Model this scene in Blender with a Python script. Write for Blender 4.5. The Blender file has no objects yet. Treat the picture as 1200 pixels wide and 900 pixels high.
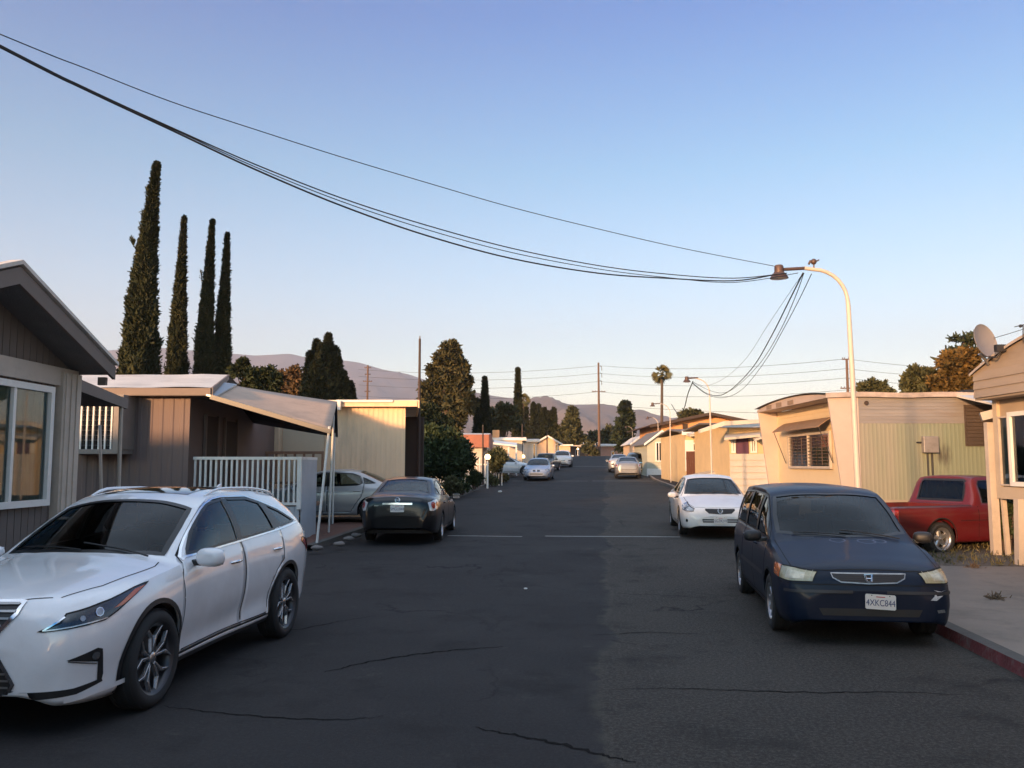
import bpy, bmesh, math, random
import numpy as np
from mathutils import Vector, Matrix, Euler
from mathutils.bvhtree import BVHTree
from mathutils.geometry import delaunay_2d_cdt
R = math.radians
random.seed(7); rng = np.random.default_rng(7)
SC = bpy.context.scene
COL = SC.collection

# ------------------------------------------------------------------ camera, world, sun, exposure
CAM = Vector((0, 0, 1.9)); PITCH = math.atan(0.095)
cd = bpy.data.cameras.new('camera'); cam = bpy.data.objects.new('camera', cd); COL.objects.link(cam)
cd.sensor_width = 36; cd.lens = 30.0; cd.clip_start = 0.1; cd.clip_end = 20000
cam.location = CAM; cam.rotation_euler = (R(90) + PITCH, 0, 0)
SC.camera = cam

SUN_EL, SUN_AZ = 7.0, 31.0          # azimuth: degrees to the left of straight behind the camera
to_sun = Vector((-math.sin(R(SUN_AZ)) * math.cos(R(SUN_EL)), -math.cos(R(SUN_AZ)) * math.cos(R(SUN_EL)), math.sin(R(SUN_EL))))
w = bpy.data.worlds.new('World'); SC.world = w; w.use_nodes = True
nt = w.node_tree; nt.nodes.clear()
sky = nt.nodes.new('ShaderNodeTexSky'); sky.sky_type = 'NISHITA'; sky.sun_disc = False
sky.sun_elevation = R(SUN_EL); sky.sun_rotation = math.atan2(to_sun.x, to_sun.y)
sky.altitude = 300; sky.air_density = 1.0; sky.dust_density = 1.2; sky.ozone_density = 1.0
bg = nt.nodes.new('ShaderNodeBackground'); bg.inputs['Strength'].default_value = 0.15
wo = nt.nodes.new('ShaderNodeOutputWorld')
gco = nt.nodes.new('ShaderNodeTexCoord'); gsx = nt.nodes.new('ShaderNodeSeparateXYZ'); nt.links.new(gco.outputs['Generated'], gsx.inputs[0])
grade = nt.nodes.new('ShaderNodeValToRGB')          # pink-grey low, bluer higher, zenith brightened and warmed to lift shaded surfaces (scaled below)
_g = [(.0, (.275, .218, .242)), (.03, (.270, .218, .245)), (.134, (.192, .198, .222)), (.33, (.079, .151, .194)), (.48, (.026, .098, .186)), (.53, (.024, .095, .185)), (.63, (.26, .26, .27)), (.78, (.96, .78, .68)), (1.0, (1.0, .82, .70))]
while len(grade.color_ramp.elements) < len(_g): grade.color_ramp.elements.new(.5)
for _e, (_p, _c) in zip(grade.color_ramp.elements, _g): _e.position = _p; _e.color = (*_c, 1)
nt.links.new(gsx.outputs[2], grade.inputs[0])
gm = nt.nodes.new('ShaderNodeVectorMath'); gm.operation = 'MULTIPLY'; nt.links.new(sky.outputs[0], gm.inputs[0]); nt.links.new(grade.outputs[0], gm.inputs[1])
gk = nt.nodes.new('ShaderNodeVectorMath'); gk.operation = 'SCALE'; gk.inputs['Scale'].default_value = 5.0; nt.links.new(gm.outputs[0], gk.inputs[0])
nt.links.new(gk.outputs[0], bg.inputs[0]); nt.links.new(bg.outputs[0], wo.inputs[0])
sl = bpy.data.lights.new('sun', 'SUN'); sl.energy = 3.0; sl.angle = R(2.2); sl.color = (1.0, 0.56, 0.27)
so = bpy.data.objects.new('sun', sl); COL.objects.link(so)
so.rotation_euler = (-to_sun).to_track_quat('-Z', 'Y').to_euler(); so.location = (0, 0, 30)
SC.view_settings.view_transform = 'Standard'; SC.view_settings.look = 'None'
SC.view_settings.exposure = 1.2; SC.view_settings.gamma = 1
SC.cycles.use_denoising = True
SC.cycles.max_bounces = 8; SC.cycles.transparent_max_bounces = 12
SC.cycles.volume_bounces = 0

# ------------------------------------------------------------------ projection and ground
def P(px, py, d):
    x = (px - 600) / 1000.0; y = (450 - py) / 1000.0
    v = Vector((x, math.cos(PITCH) - y * math.sin(PITCH), math.sin(PITCH) + y * math.cos(PITCH)))
    return CAM + v * (d / v.y)
TH = R(6.28)
def st(X, s, z=0.0):
    return Vector((X * math.cos(TH) + s * math.sin(TH), -X * math.sin(TH) + s * math.cos(TH), z))
_ps = [-60, 12, 20, 35, 55, 88, 104, 114, 124, 150, 300, 900, 20000]
_pz = [0, 0, .15, .45, .88, 1.75, 2.4, 2.95, 3.2, 3.1, 1.0, -2, -2]
def gs(s):
    return float(np.interp(s, _ps, _pz))
def gz(x, y):
    return gs(x * math.sin(TH) + y * math.cos(TH))

# ------------------------------------------------------------------ object helpers
def tag(o, label=None, cat=None, group=None, kind=None):
    if label: o['label'] = label
    if cat: o['category'] = cat
    if group: o['group'] = group
    if kind: o['kind'] = kind
    return o
def thing(name, label, cat, loc=(0, 0, 0), rz=0.0, group=None):
    o = bpy.data.objects.new(name, None); COL.objects.link(o)
    o.location = loc; o.rotation_euler = (0, 0, rz); o.empty_display_size = .2
    return tag(o, label, cat, group)
def copy_tree(o, parent=None):
    c = o.copy(); COL.objects.link(c)
    if parent: c.parent = parent
    for ch in list(o.children): copy_tree(ch, c)
    return c
def mat_of(o):
    m = Matrix.LocRotScale(o.location, o.rotation_euler, o.scale)
    return (mat_of(o.parent) @ m) if o.parent else m

class MB:
    def __init__(s): s.v = []; s.f = []; s.m = []
    def add(s, vs, fs, mi=0):
        b = len(s.v); s.v += [tuple(v) for v in vs]
        for f in fs: s.f.append([b + i for i in f]); s.m.append(mi)
        return s
    def box(s, x0, x1, y0, y1, z0, z1, mi=0):
        vs = [(x, y, z) for z in (z0, z1) for y in (y0, y1) for x in (x0, x1)]
        return s.add(vs, [(0, 2, 3, 1), (4, 5, 7, 6), (0, 1, 5, 4), (2, 6, 7, 3), (0, 4, 6, 2), (1, 3, 7, 5)], mi)
    def prism(s, pts, vec, mi=0):
        n = len(pts); pts = [Vector(p) for p in pts]; vec = Vector(vec)
        vs = pts + [p + vec for p in pts]
        fs = [list(range(n))[::-1], list(range(n, 2 * n))] + [(i, (i + 1) % n, n + (i + 1) % n, n + i) for i in range(n)]
        return s.add(vs, fs, mi)
    def beam(s, p, q, w, h, up=(0, 0, 1), mi=0):
        p = Vector(p); q = Vector(q); d = (q - p).normalized(); up = Vector(up)
        sd = d.cross(up)
        if sd.length < 1e-4: sd = d.cross(Vector((0, 1, 0)))
        sd.normalize(); u = sd.cross(d).normalized()
        a = sd * (w / 2); b = u * (h / 2)
        return s.prism([p - a - b, p + a - b, p + a + b, p - a + b], q - p, mi)
    def tube(s, pts, r, n=8, mi=0, caps=True):
        pts = [Vector(p) for p in pts]; k = len(pts)
        rs = r if isinstance(r, (list, tuple)) else [r] * k
        prev = None; vs = []
        for i, p in enumerate(pts):
            t = (pts[min(i + 1, k - 1)] - pts[max(i - 1, 0)])
            t.normalize()
            if prev is None:
                a = t.orthogonal().normalized()
            else:
                a = (prev - t * prev.dot(t))
                if a.length < 1e-6: a = t.orthogonal()
                a.normalize()
            prev = a; b = t.cross(a)
            for j in range(n):
                an = 2 * math.pi * j / n
                vs.append(p + (a * math.cos(an) + b * math.sin(an)) * rs[i])
        fs = [(i * n + j, i * n + (j + 1) % n, (i + 1) * n + (j + 1) % n, (i + 1) * n + j) for i in range(k - 1) for j in range(n)]
        if caps: fs += [list(range(n))[::-1], [(k - 1) * n + j for j in range(n)]]
        return s.add(vs, fs, mi)
    def lathe(s, prof, n=24, M=None, mi=0, closed=False):
        """prof: (r, h) pairs turned round local z, placed by matrix M"""
        M = M or Matrix.Identity(4); k = len(prof); vs = []
        for r, h in prof:
            for j in range(n):
                an = 2 * math.pi * j / n
                vs.append(M @ Vector((r * math.cos(an), r * math.sin(an), h)))
        kk = k if closed else k - 1
        fs = [(i * n + j, i * n + (j + 1) % n, ((i + 1) % k) * n + (j + 1) % n, ((i + 1) % k) * n + j) for i in range(kk) for j in range(n)]
        return s.add(vs, fs, mi)
    def sphere(s, c, r, n=16, m=10, mi=0, sc=(1, 1, 1)):
        prof = [(math.sin(math.pi * i / m) * r, -math.cos(math.pi * i / m) * r) for i in range(m + 1)]
        prof[0] = (1e-4, -r); prof[-1] = (1e-4, r)
        return s.lathe(prof, n, Matrix.Translation(c) @ Matrix.Diagonal((sc[0], sc[1], sc[2], 1)), mi)
    def grid(s, fn, us, vs_, mi=0):
        pts = [fn(u, v) for u in us for v in vs_]; n = len(vs_)
        return s.add(pts, [(i * n + j, i * n + j + 1, (i + 1) * n + j + 1, (i + 1) * n + j) for i in range(len(us) - 1) for j in range(n - 1)], mi)
    def build(s, name, mats, parent=None, world=False, smooth=None, bevel=0, flip=False):
        me = bpy.data.meshes.new(name)
        vs = s.v
        if world and parent is not None:
            inv = mat_of(parent).inverted(); vs = [tuple(inv @ Vector(v)) for v in vs]
        me.from_pydata(vs, [], s.f); me.validate()
        if not isinstance(mats, (list, tuple)): mats = [mats]
        for m in mats: me.materials.append(m)
        if len(me.polygons) == len(s.m): me.polygons.foreach_set('material_index', s.m)
        bm = bmesh.new(); bm.from_mesh(me); bmesh.ops.recalc_face_normals(bm, faces=bm.faces); bm.to_mesh(me); bm.free()
        if smooth is not None:
            me.polygons.foreach_set('use_smooth', [True] * len(me.polygons)); me.set_sharp_from_angle(angle=R(smooth))
        o = bpy.data.objects.new(name, me); COL.objects.link(o)
        if parent is not None: o.parent = parent
        if bevel:
            b = o.modifiers.new('bevel', 'BEVEL'); b.width = bevel; b.segments = 2; b.limit_method = 'ANGLE'; b.angle_limit = R(40)
        return o

# ------------------------------------------------------------------ materials
MATS = {}
def mat(name, col, rough=.6, metal=0.0, coat=0.0, var=0.12, vs=2.0, bump=0.0, bs=60.0, spec=0.5, stretch=(1, 1, 1), dirt=None, dirt_amt=.5, ds=1.5, em=None, ems=0):
    if name in MATS: return MATS[name]
    m = bpy.data.materials.new(name); m.use_nodes = True; MATS[name] = m
    n = m.node_tree; b = n.nodes['Principled BSDF']; L = n.links.new
    b.inputs['Roughness'].default_value = rough; b.inputs['Metallic'].default_value = metal
    b.inputs['Coat Weight'].default_value = coat; b.inputs['Coat Roughness'].default_value = .06
    b.inputs['Specular IOR Level'].default_value = spec
    b.inputs['Base Color'].default_value = (*col, 1)
    if em: b.inputs['Emission Color'].default_value = (*em, 1); b.inputs['Emission Strength'].default_value = ems
    tc = n.nodes.new('ShaderNodeTexCoord'); mp = n.nodes.new('ShaderNodeMapping'); mp.inputs['Scale'].default_value = stretch
    L(tc.outputs['Object'], mp.inputs[0])
    last = None
    if var:
        no = n.nodes.new('ShaderNodeTexNoise'); no.inputs['Scale'].default_value = vs; no.inputs['Detail'].default_value = 6; no.inputs['Roughness'].default_value = .65
        L(mp.outputs[0], no.inputs['Vector'])
        cr = n.nodes.new('ShaderNodeValToRGB'); cr.color_ramp.elements[0].position = .3; cr.color_ramp.elements[1].position = .7
        cr.color_ramp.elements[0].color = (*[max(0, c * (1 - var)) for c in col], 1); cr.color_ramp.elements[1].color = (*[min(1, c * (1 + var)) for c in col], 1)
        L(no.outputs[0], cr.inputs[0]); L(cr.outputs[0], b.inputs['Base Color']); last = cr.outputs[0]
        mr = n.nodes.new('ShaderNodeMapRange'); mr.inputs['To Min'].default_value = max(0, rough * (1 - var)); mr.inputs['To Max'].default_value = min(1, rough * (1 + var))
        L(no.outputs[0], mr.inputs[0]); L(mr.outputs[0], b.inputs['Roughness'])
    if dirt:
        no = n.nodes.new('ShaderNodeTexNoise'); no.inputs['Scale'].default_value = ds; no.inputs['Detail'].default_value = 10; no.inputs['Roughness'].default_value = .75
        L(mp.outputs[0], no.inputs['Vector'])
        cr = n.nodes.new('ShaderNodeValToRGB'); cr.color_ramp.elements[0].position = .5; cr.color_ramp.elements[1].position = .72
        cr.color_ramp.elements[0].color = (0, 0, 0, 1); cr.color_ramp.elements[1].color = (dirt_amt,) * 3 + (1,)
        L(no.outputs[0], cr.inputs[0])
        mx = n.nodes.new('ShaderNodeMix'); mx.data_type = 'RGBA'; mx.inputs['B'].default_value = (*dirt, 1)
        L(cr.outputs[0], mx.inputs['Factor'])
        if last: L(last, mx.inputs['A'])
        else: mx.inputs['A'].default_value = (*col, 1)
        L(mx.outputs['Result'], b.inputs['Base Color']); last = mx.outputs['Result']
    if bump:
        no = n.nodes.new('ShaderNodeTexNoise'); no.inputs['Scale'].default_value = bs; no.inputs['Detail'].default_value = 5
        L(mp.outputs[0], no.inputs['Vector'])
        bu = n.nodes.new('ShaderNodeBump'); bu.inputs['Strength'].default_value = bump; bu.inputs['Distance'].default_value = .02
        L(no.outputs[0], bu.inputs['Height']); L(bu.outputs[0], b.inputs['Normal'])
    return m
def glass_mat(name, tint=(.02, .025, .03), amount=.55, rough=.02):
    """tinted see-through pane: a dark glossy coat over plain transparency"""
    m = bpy.data.materials.new(name); m.use_nodes = True; n = m.node_tree; n.nodes.clear(); L = n.links.new
    out = n.nodes.new('ShaderNodeOutputMaterial'); tr = n.nodes.new('ShaderNodeBsdfTransparent'); tr.inputs[0].default_value = (*tint, 1)
    gl = n.nodes.new('ShaderNodeBsdfGlossy'); gl.inputs['Roughness'].default_value = rough; gl.inputs[0].default_value = (.9, .93, .95, 1)
    fr = n.nodes.new('ShaderNodeFresnel'); fr.inputs[0].default_value = amount
    mx = n.nodes.new('ShaderNodeMixShader')
    L(fr.outputs[0], mx.inputs[0]); L(tr.outputs[0], mx.inputs[1]); L(gl.outputs[0], mx.inputs[2]); L(mx.outputs[0], out.inputs[0])
    MATS[name] = m; return m

white_trim = mat('white_trim', (.72, .70, .66), .5, var=.08, dirt=(.35, .31, .26), dirt_amt=.35)
dark_metal = mat('dark_metal', (.03, .03, .035), .45, .3)
chrome = mat('chrome', (.75, .75, .76), .12, 1.0, var=.04)
steel = mat('steel', (.35, .35, .35), .4, .9, var=.1)
rubber = mat('rubber', (.018, .018, .019), .85, var=.2, vs=6)
black_plastic = mat('black_plastic', (.014, .014, .015), .5, var=.15)
house_glass = mat('house_glass', (.02, .024, .028), .03, var=0, spec=1.0, coat=1)
wood_pole = mat('wood_pole', (.11, .065, .045), .85, var=.3, vs=3, stretch=(8, 8, .5))
cable_black = mat('cable_black', (.012, .012, .014), .6, var=0)
# ------------------------------------------------------------------ ground, road, kerbs
def nodes_of(name):
    m = bpy.data.materials.new(name); m.use_nodes = True; MATS[name] = m
    return m, m.node_tree, m.node_tree.nodes['Principled BSDF'], m.node_tree.links.new
def asphalt_mat(name, lane):
    m, n, b, L = nodes_of(name); N = n.nodes.new
    b.inputs['Roughness'].default_value = .88; b.inputs['Specular IOR Level'].default_value = .10
    tc = N('ShaderNodeTexCoord')
    def noise(scale, det=5, rough=.6, vec=None):
        t = N('ShaderNodeTexNoise'); t.inputs['Scale'].default_value = scale; t.inputs['Detail'].default_value = det; t.inputs['Roughness'].default_value = rough
        L(vec or tc.outputs['Object'], t.inputs['Vector']); return t.outputs[0]
    def ramp(src, stops):
        r = N('ShaderNodeValToRGB'); e = r.color_ramp.elements
        while len(e) < len(stops): e.new(.5)
        for el, (p, c) in zip(e, stops): el.position = p; el.color = (*([c] * 3 if isinstance(c, float) else c), 1)
        L(src, r.inputs[0]); return r.outputs[0]
    def mix(f, a, bb, mode='MIX'):
        x = N('ShaderNodeMix'); x.data_type = 'RGBA'; x.blend_type = mode
        if isinstance(f, float): x.inputs['Factor'].default_value = f
        else: L(f, x.inputs['Factor'])
        for nm, v in (('A', a), ('B', bb)):
            if isinstance(v, tuple): x.inputs[nm].default_value = (*v, 1)
            else: L(v, x.inputs[nm])
        return x.outputs['Result']
    def math_(op, a, bb=None):
        x = N('ShaderNodeMath'); x.operation = op
        for i, v in enumerate((a, bb)):
            if v is None: continue
            if isinstance(v, (int, float)): x.inputs[i].default_value = v
            else: L(v, x.inputs[i])
        return x.outputs[0]
    old = ramp(noise(.35, 6), [(.3, (.034, .029, .0255)), (.7, (.054, .047, .040))])
    new = ramp(noise(.5, 6), [(.3, (.030, .0275, .0275)), (.7, (.043, .0395, .0385))])
    grain = ramp(noise(30, 6, .95), [(.47, .0), (.66, 1.0)])
    old = mix(math_('MULTIPLY', grain, .9), old, (.135, .122, .108))
    new = mix(math_('MULTIPLY', grain, .45), new, (.078, .074, .074))
    if lane:
        sx = N('ShaderNodeSeparateXYZ'); L(tc.outputs['Object'], sx.inputs[0])
        wob = math_('MULTIPLY', math_('SUBTRACT', noise(.22, 2), .5), 1.2)
        fine = math_('MULTIPLY', math_('SUBTRACT', noise(6, 5), .5), .07)
        x = math_('ADD', math_('ADD', sx.outputs[0], wob), fine)
        side = ramp(math_('ADD', math_('MULTIPLY', x, 4.0), .55), [(.42, .0), (.58, 1.0)])
        seam = ramp(math_('ABSOLUTE', math_('ADD', x, .02)), [(.0, .55), (.10, .0)])
        seam = mix(1.0, seam, ramp(noise(3.0, 4), [(.4, .0), (.65, 1.0)]), 'MULTIPLY')
        c = mix(side, new, old)
        c = mix(seam, c, (.10, .09, .07))
    else:
        c = mix(ramp(noise(.2, 3), [(.4, .0), (.6, 1.0)]), new, old)
    # patches, oil stains and cracks
    st_ = ramp(noise(.9, 5, .7), [(.53, .0), (.70, .65)])
    c = mix(st_, c, (.020, .0185, .018))
    pale = ramp(noise(1.7, 6, .8), [(.60, .0), (.75, .45)])
    c = mix(pale, c, (.10, .09, .08))
    vo = N('ShaderNodeTexVoronoi'); vo.feature = 'DISTANCE_TO_EDGE'; vo.inputs['Scale'].default_value = .28
    dn = N('ShaderNodeTexNoise'); dn.inputs['Scale'].default_value = 1.2; dn.inputs['Detail'].default_value = 6; L(tc.outputs['Object'], dn.inputs['Vector'])
    vm = N('ShaderNodeVectorMath'); vm.operation = 'MULTIPLY_ADD'; vm.inputs[1].default_value = (1.6, 1.6, 0); L(dn.outputs['Color'], vm.inputs[0]); L(tc.outputs['Object'], vm.inputs[2])
    L(vm.outputs[0], vo.inputs['Vector'])
    crack = ramp(vo.outputs['Distance'], [(.0, 1.0), (.008, .0)])
    crack = mix(1.0, crack, ramp(noise(.25, 2), [(.47, .0), (.60, .8)]), 'MULTIPLY')
    c = mix(crack, c, (.006, .006, .007))
    L(c, b.inputs['Base Color'])
    bu = N('ShaderNodeBump'); bu.inputs['Strength'].default_value = .8; bu.inputs['Distance'].default_value = .010
    L(noise(70, 5, .9), bu.inputs['Height']); L(bu.outputs[0], b.inputs['Normal'])
    return m
road_mat = asphalt_mat('street_asphalt', True); lot_asphalt = asphalt_mat('lot_asphalt', False)
concrete = mat('concrete', (.215, .172, .140), .85, var=.14, vs=1.2, bump=.3, bs=90, dirt=(.10, .085, .07), dirt_amt=.7, ds=1.3)
concrete_dark = mat('kerb_concrete', (.075, .068, .06), .9, var=.3, vs=5, bump=.5, bs=40, dirt=(.05, .045, .04), dirt_amt=.8)
red_paint = mat('red_kerb_paint', (.14, .032, .034), .75, var=.3, vs=6, dirt=(.16, .13, .12), dirt_amt=1.0, ds=3.5, bump=.5, bs=30)
earth = mat('dry_earth', (.10, .078, .058), .95, var=.35, vs=1.5, bump=.6, bs=25, dirt=(.05, .055, .025), dirt_amt=.7)
mulch = mat('red_mulch', (.11, .045, .03), .95, var=.5, vs=14, bump=1.0, bs=40)
line_mat = mat('worn_white_line', (.27, .26, .24), .8, var=.2, vs=3, dirt=(.07, .07, .07), dirt_amt=.95, ds=6)

def street_obj(mb, name, m, **k):
    o = mb.build(name, m, **k); o.rotation_euler = (0, 0, -TH); return o   # built in street coordinates (X across, s along)
SS = sorted(set([-60, -30, 0, 6] + list(np.arange(8, 160, 2.0)) + list(np.arange(160, 320, 20.0))))
def right_edge(s): return float(np.interp(s, [-60, 40, 56, 400], [3.7, 3.7, 3.0, 3.0]))
def left_edge(s): return float(np.interp(s, [-60, 16.5, 17.5, 30, 50, 400], [-40, -40, -6.15, -6.3, -6.7, -6.7]))

mb = MB(); xs = [-9000, -2500, -600, -200, -60, -12, 12, 60, 200, 600, 2500, 9000]; ys = [-200, -60] + SS[1:] + [400, 900, 2500, 6000, 12000]
mb.grid(lambda s, X: (X, s, gs(s) - .06), ys, xs)
tag(street_obj(mb, 'ground', earth), kind='structure')
mb = MB(); mb.grid(lambda s, t: (left_edge(s) * (1 - t) + right_edge(s) * t, s, gs(s)), SS, [0, .1, .2, .3, .4, .5, .6, .7, .8, .9, 1])
tag(street_obj(mb, 'road', road_mat), kind='structure')
for side, name, m in ((1, 'lot_pavement_right', lot_asphalt), (-1, 'lot_pavement_left', lot_asphalt)):
    mb = MB(); ss = SS if side > 0 else [17.5] + [s for s in SS if s >= 18]
    if side > 0: mb.grid(lambda s, X: ((right_edge(s) + .17) if X == 0 else X, s, gs(s) + .11), ss, [0, 12, 20, 60])
    else: mb.grid(lambda s, X: ((left_edge(s) - .17) if X == 0 else X, s, gs(s) + .09), ss, [-60, -20, -12, 0])
    tag(street_obj(mb, 'lot_pavement', m), kind='structure')
def kerb(s0, s1, edge, sg, m_face, m_top, name='kerb'):
    mb = MB(); ss = [s0] + [s for s in SS if s0 < s < s1] + [s1]
    for a, c in zip(ss[:-1], ss[1:]):
        for (o0, z0, o1, z1, mi) in ((0, 0, .015, .12, 0), (.015, .12, .16, .125, 1), (.16, .125, .175, .0, 1)):
            mb.add([(edge(a) + sg * o0, a, gs(a) + z0), (edge(c) + sg * o0, c, gs(c) + z0), (edge(c) + sg * o1, c, gs(c) + z1), (edge(a) + sg * o1, a, gs(a) + z1)], [(0, 1, 2, 3)], mi)
    tag(street_obj(mb, name, [m_face, m_top]), kind='structure')
kerb(-20, 15.0, right_edge, 1, red_paint, concrete_dark)
kerb(15.0, 115, right_edge, 1, concrete_dark, concrete)
kerb(17.6, 115, left_edge, -1, concrete_dark, concrete_dark)
# white lines across the street
def strip(X0, X1, s, w, name='road_line', m=line_mat, z=.004):
    mb = MB(); mb.grid(lambda X, t: (X, s + w * t + .05 * math.sin(X * 1.3), gs(s + w * t) + z), np.linspace(X0, X1, 14), [-.5, .5])
    tag(street_obj(mb, name, m), kind='structure')
strip(-3.9, -2.05, 20.9, .10); strip(-1.5, 1.75, 21.1, .13)
strip(-6.0, -1.2, 55, .16); strip(-.9, 3.0, 55.2, .2); strip(-6.5, 2.9, 88.5, .3)
def pground(px, py):
    d = 10.0
    for _ in range(20):
        q = P(px, py, d); d += (q.z - gz(q.x, q.y)) / max(.02, (CAM.z - q.z) / d) if abs(CAM.z - q.z) > .05 else 0
    return P(px, py, d)
tar = mat('tar_crack', (.019, .0175, .017), 1.0, var=.2, vs=9, spec=0)
for ci, pts in enumerate(([(380, 788), (430, 776), (480, 768), (530, 762), (590, 758)], [(556, 853), (600, 861), (660, 873), (705, 885), (745, 894)], [(190, 828), (260, 836), (330, 842), (400, 844), (450, 840)], [(250, 745), (300, 742), (350, 738), (400, 728), (440, 722)], [(720, 808), (790, 807), (880, 810), (960, 812), (1050, 811), (1150, 816)], [(690, 745), (760, 741), (830, 744)])):
    g = [pground(*p) for p in pts]; mb = MB(); L_ = []; K = 14 * (len(g) - 1)
    for i in range(K + 1):
        t = i / 14; a = min(int(t), len(g) - 2); q = g[a].lerp(g[a + 1], t - a); dr = (g[a + 1] - g[a]).normalized(); nn = Vector((-dr.y, dr.x, 0)); q = q + nn * .022 * (math.sin(i * .9 + ci) * .5 + math.sin(i * 2.3) * .3 + random.uniform(-.3, .3))
        w_ = (.003 + .010 * math.sin(math.pi * i / K) * random.uniform(.5, 1.2)) * (1.6 if ci < 2 else .8); z = gz(q.x, q.y) + .003 + .0004 * ci
        L_ += [(q.x - nn.x * w_, q.y - nn.y * w_, z), (q.x + nn.x * w_, q.y + nn.y * w_, z)]
    mb.add(L_, [(2 * i, 2 * i + 1, 2 * i + 3, 2 * i + 2) for i in range(K)]); tag(mb.build('road_crack', tar), kind='structure')
# concrete apron on the right with joints, earth and mulch beds
mb = MB(); mb.grid(lambda s, X: (X, s, gs(s) + .116), [-4, 0, 4, 8, 12, 15.6], [3.875, 6, 9, 14])
tag(street_obj(mb, 'driveway', concrete), kind='structure')
mb = MB(); mb.grid(lambda s, X: (X, s, gs(s) + .12), [15.6, 17, 18.6, 21], [3.9, 7, 10, 13])
tag(street_obj(mb, 'verge', earth), kind='structure')
mb = MB(); mb.grid(lambda s, X: (X, s, gs(s) + .1 + .03 * random.random()), np.linspace(17.8, 23.2, 14), np.linspace(-9.4, -6.34, 9))
tag(street_obj(mb, 'mulch_bed', mulch), kind='structure')
mb = MB(); mb.grid(lambda s, X: (X, s, gs(s) + .1 + .05 * random.random()), np.linspace(28.5, 60, 60), np.linspace(-9.6, -6.9, 9))
tag(street_obj(mb, 'planting_bed', earth), kind='structure')

# ------------------------------------------------------------------ mountains
def fbm1(x, y, seed, octv=6):
    v = 0; a = 1; f = 1; r = np.random.default_rng(seed)
    for i in range(octv):
        ph = r.uniform(0, 6.28, 6); k = r.uniform(.6, 1.4, 6) * f
        an = r.uniform(0, 3.14, 6)
        w_ = sum(np.sin((x * np.cos(an[j]) + y * np.sin(an[j])) * k[j] + ph[j]) for j in range(6)) / 3
        v = v + a * (1 - np.abs(w_)); a *= .52; f *= 2.05
    return v
def mountain(name, d0, depth, ridge, col, seed, scale):
    """ridge: (px, py) outline seen from the street; real ground relief d0 metres away"""
    pr = np.array(ridge, float); nx, ny = 420, 110
    xs = np.linspace(-1.0, 1.0, nx) * d0 * 1.0
    t = np.linspace(0, 1, ny)
    X = np.repeat(xs[:, None], ny, 1); Y = d0 + (t[None, :] - .62) * depth + 0 * X
    px = 600 + X / d0 * 1000 * .9955
    py = np.interp(px, pr[:, 0], pr[:, 1])
    H = np.array([[P(p, q, d0).z for p, q in zip(a[:1], b_[:1])][0] for a, b_ in zip(px, py)])[:, None]
    prof = np.clip(np.minimum(t / .62, (1 - t) / .38), 0, 1)[None, :] ** .85
    n = fbm1(X / scale, Y / scale, seed); n = (n - n.mean()) / n.std()
    Z = H * prof + n * d0 * .014 * (np.clip(prof * 3, 0, 1)) * (1 - .985 * np.exp(-((t[None, :] - .62) / .17) ** 2)) - 40 * (1 - prof)
    vs = np.stack([X, Y, Z], -1).reshape(-1, 3)
    me = bpy.data.meshes.new(name)
    me.from_pydata(vs.tolist(), [], [(i * ny + j, (i + 1) * ny + j, (i + 1) * ny + j + 1, i * ny + j + 1) for i in range(nx - 1) for j in range(ny - 1)])
    me.polygons.foreach_set('use_smooth', [True] * len(me.polygons)); me.materials.append(col)
    o = bpy.data.objects.new('mountains', me); COL.objects.link(o); tag(o, kind='structure')
rock_far = mat('mountain_brush_far', (.14, .115, .10), .95, var=.35, vs=.004, dirt=(.055, .06, .04), dirt_amt=.8, ds=.006)
rock_near = mat('mountain_brush', (.14, .10, .075), .95, var=.45, vs=.006, dirt=(.035, .038, .02), dirt_amt=1.0, ds=.012)
mountain('mountains', 7000, 4200, [(-400, 440), (100, 412), (135, 409), (180, 406), (215, 409), (262, 413), (300, 416), (340, 414), (358, 418), (380, 426), (397, 421), (420, 424), (450, 433), (478, 438), (520, 452), (560, 470), (640, 500), (800, 530), (1600, 540)], rock_far, 3, 420)
mountain('mountains', 3600, 2200, [(-400, 535), (380, 520), (470, 480), (520, 462), (552, 458), (580, 464), (610, 468), (640, 471), (672, 474), (700, 473), (725, 479), (760, 485), (800, 494), (850, 512), (900, 530), (1600, 540)], rock_near, 11, 210)

# ------------------------------------------------------------------ haze
hz = MB(); hz.box(-7600, 7600, -300, 9600, -130, 1500)
hm = bpy.data.materials.new('haze_air'); hm.use_nodes = True; hn = hm.node_tree; hn.nodes.clear()
ho = hn.nodes.new('ShaderNodeOutputMaterial'); pv = hn.nodes.new('ShaderNodeVolumePrincipled')
pv.inputs['Color'].default_value = (.78, .82, 1.0, 1); pv.inputs['Density'].default_value = 0.000105; pv.inputs['Anisotropy'].default_value = 0.0
hn.links.new(pv.outputs[0], ho.inputs['Volume'])
HAZE = hz.build('haze', hm); tag(HAZE, kind='stuff')
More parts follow.
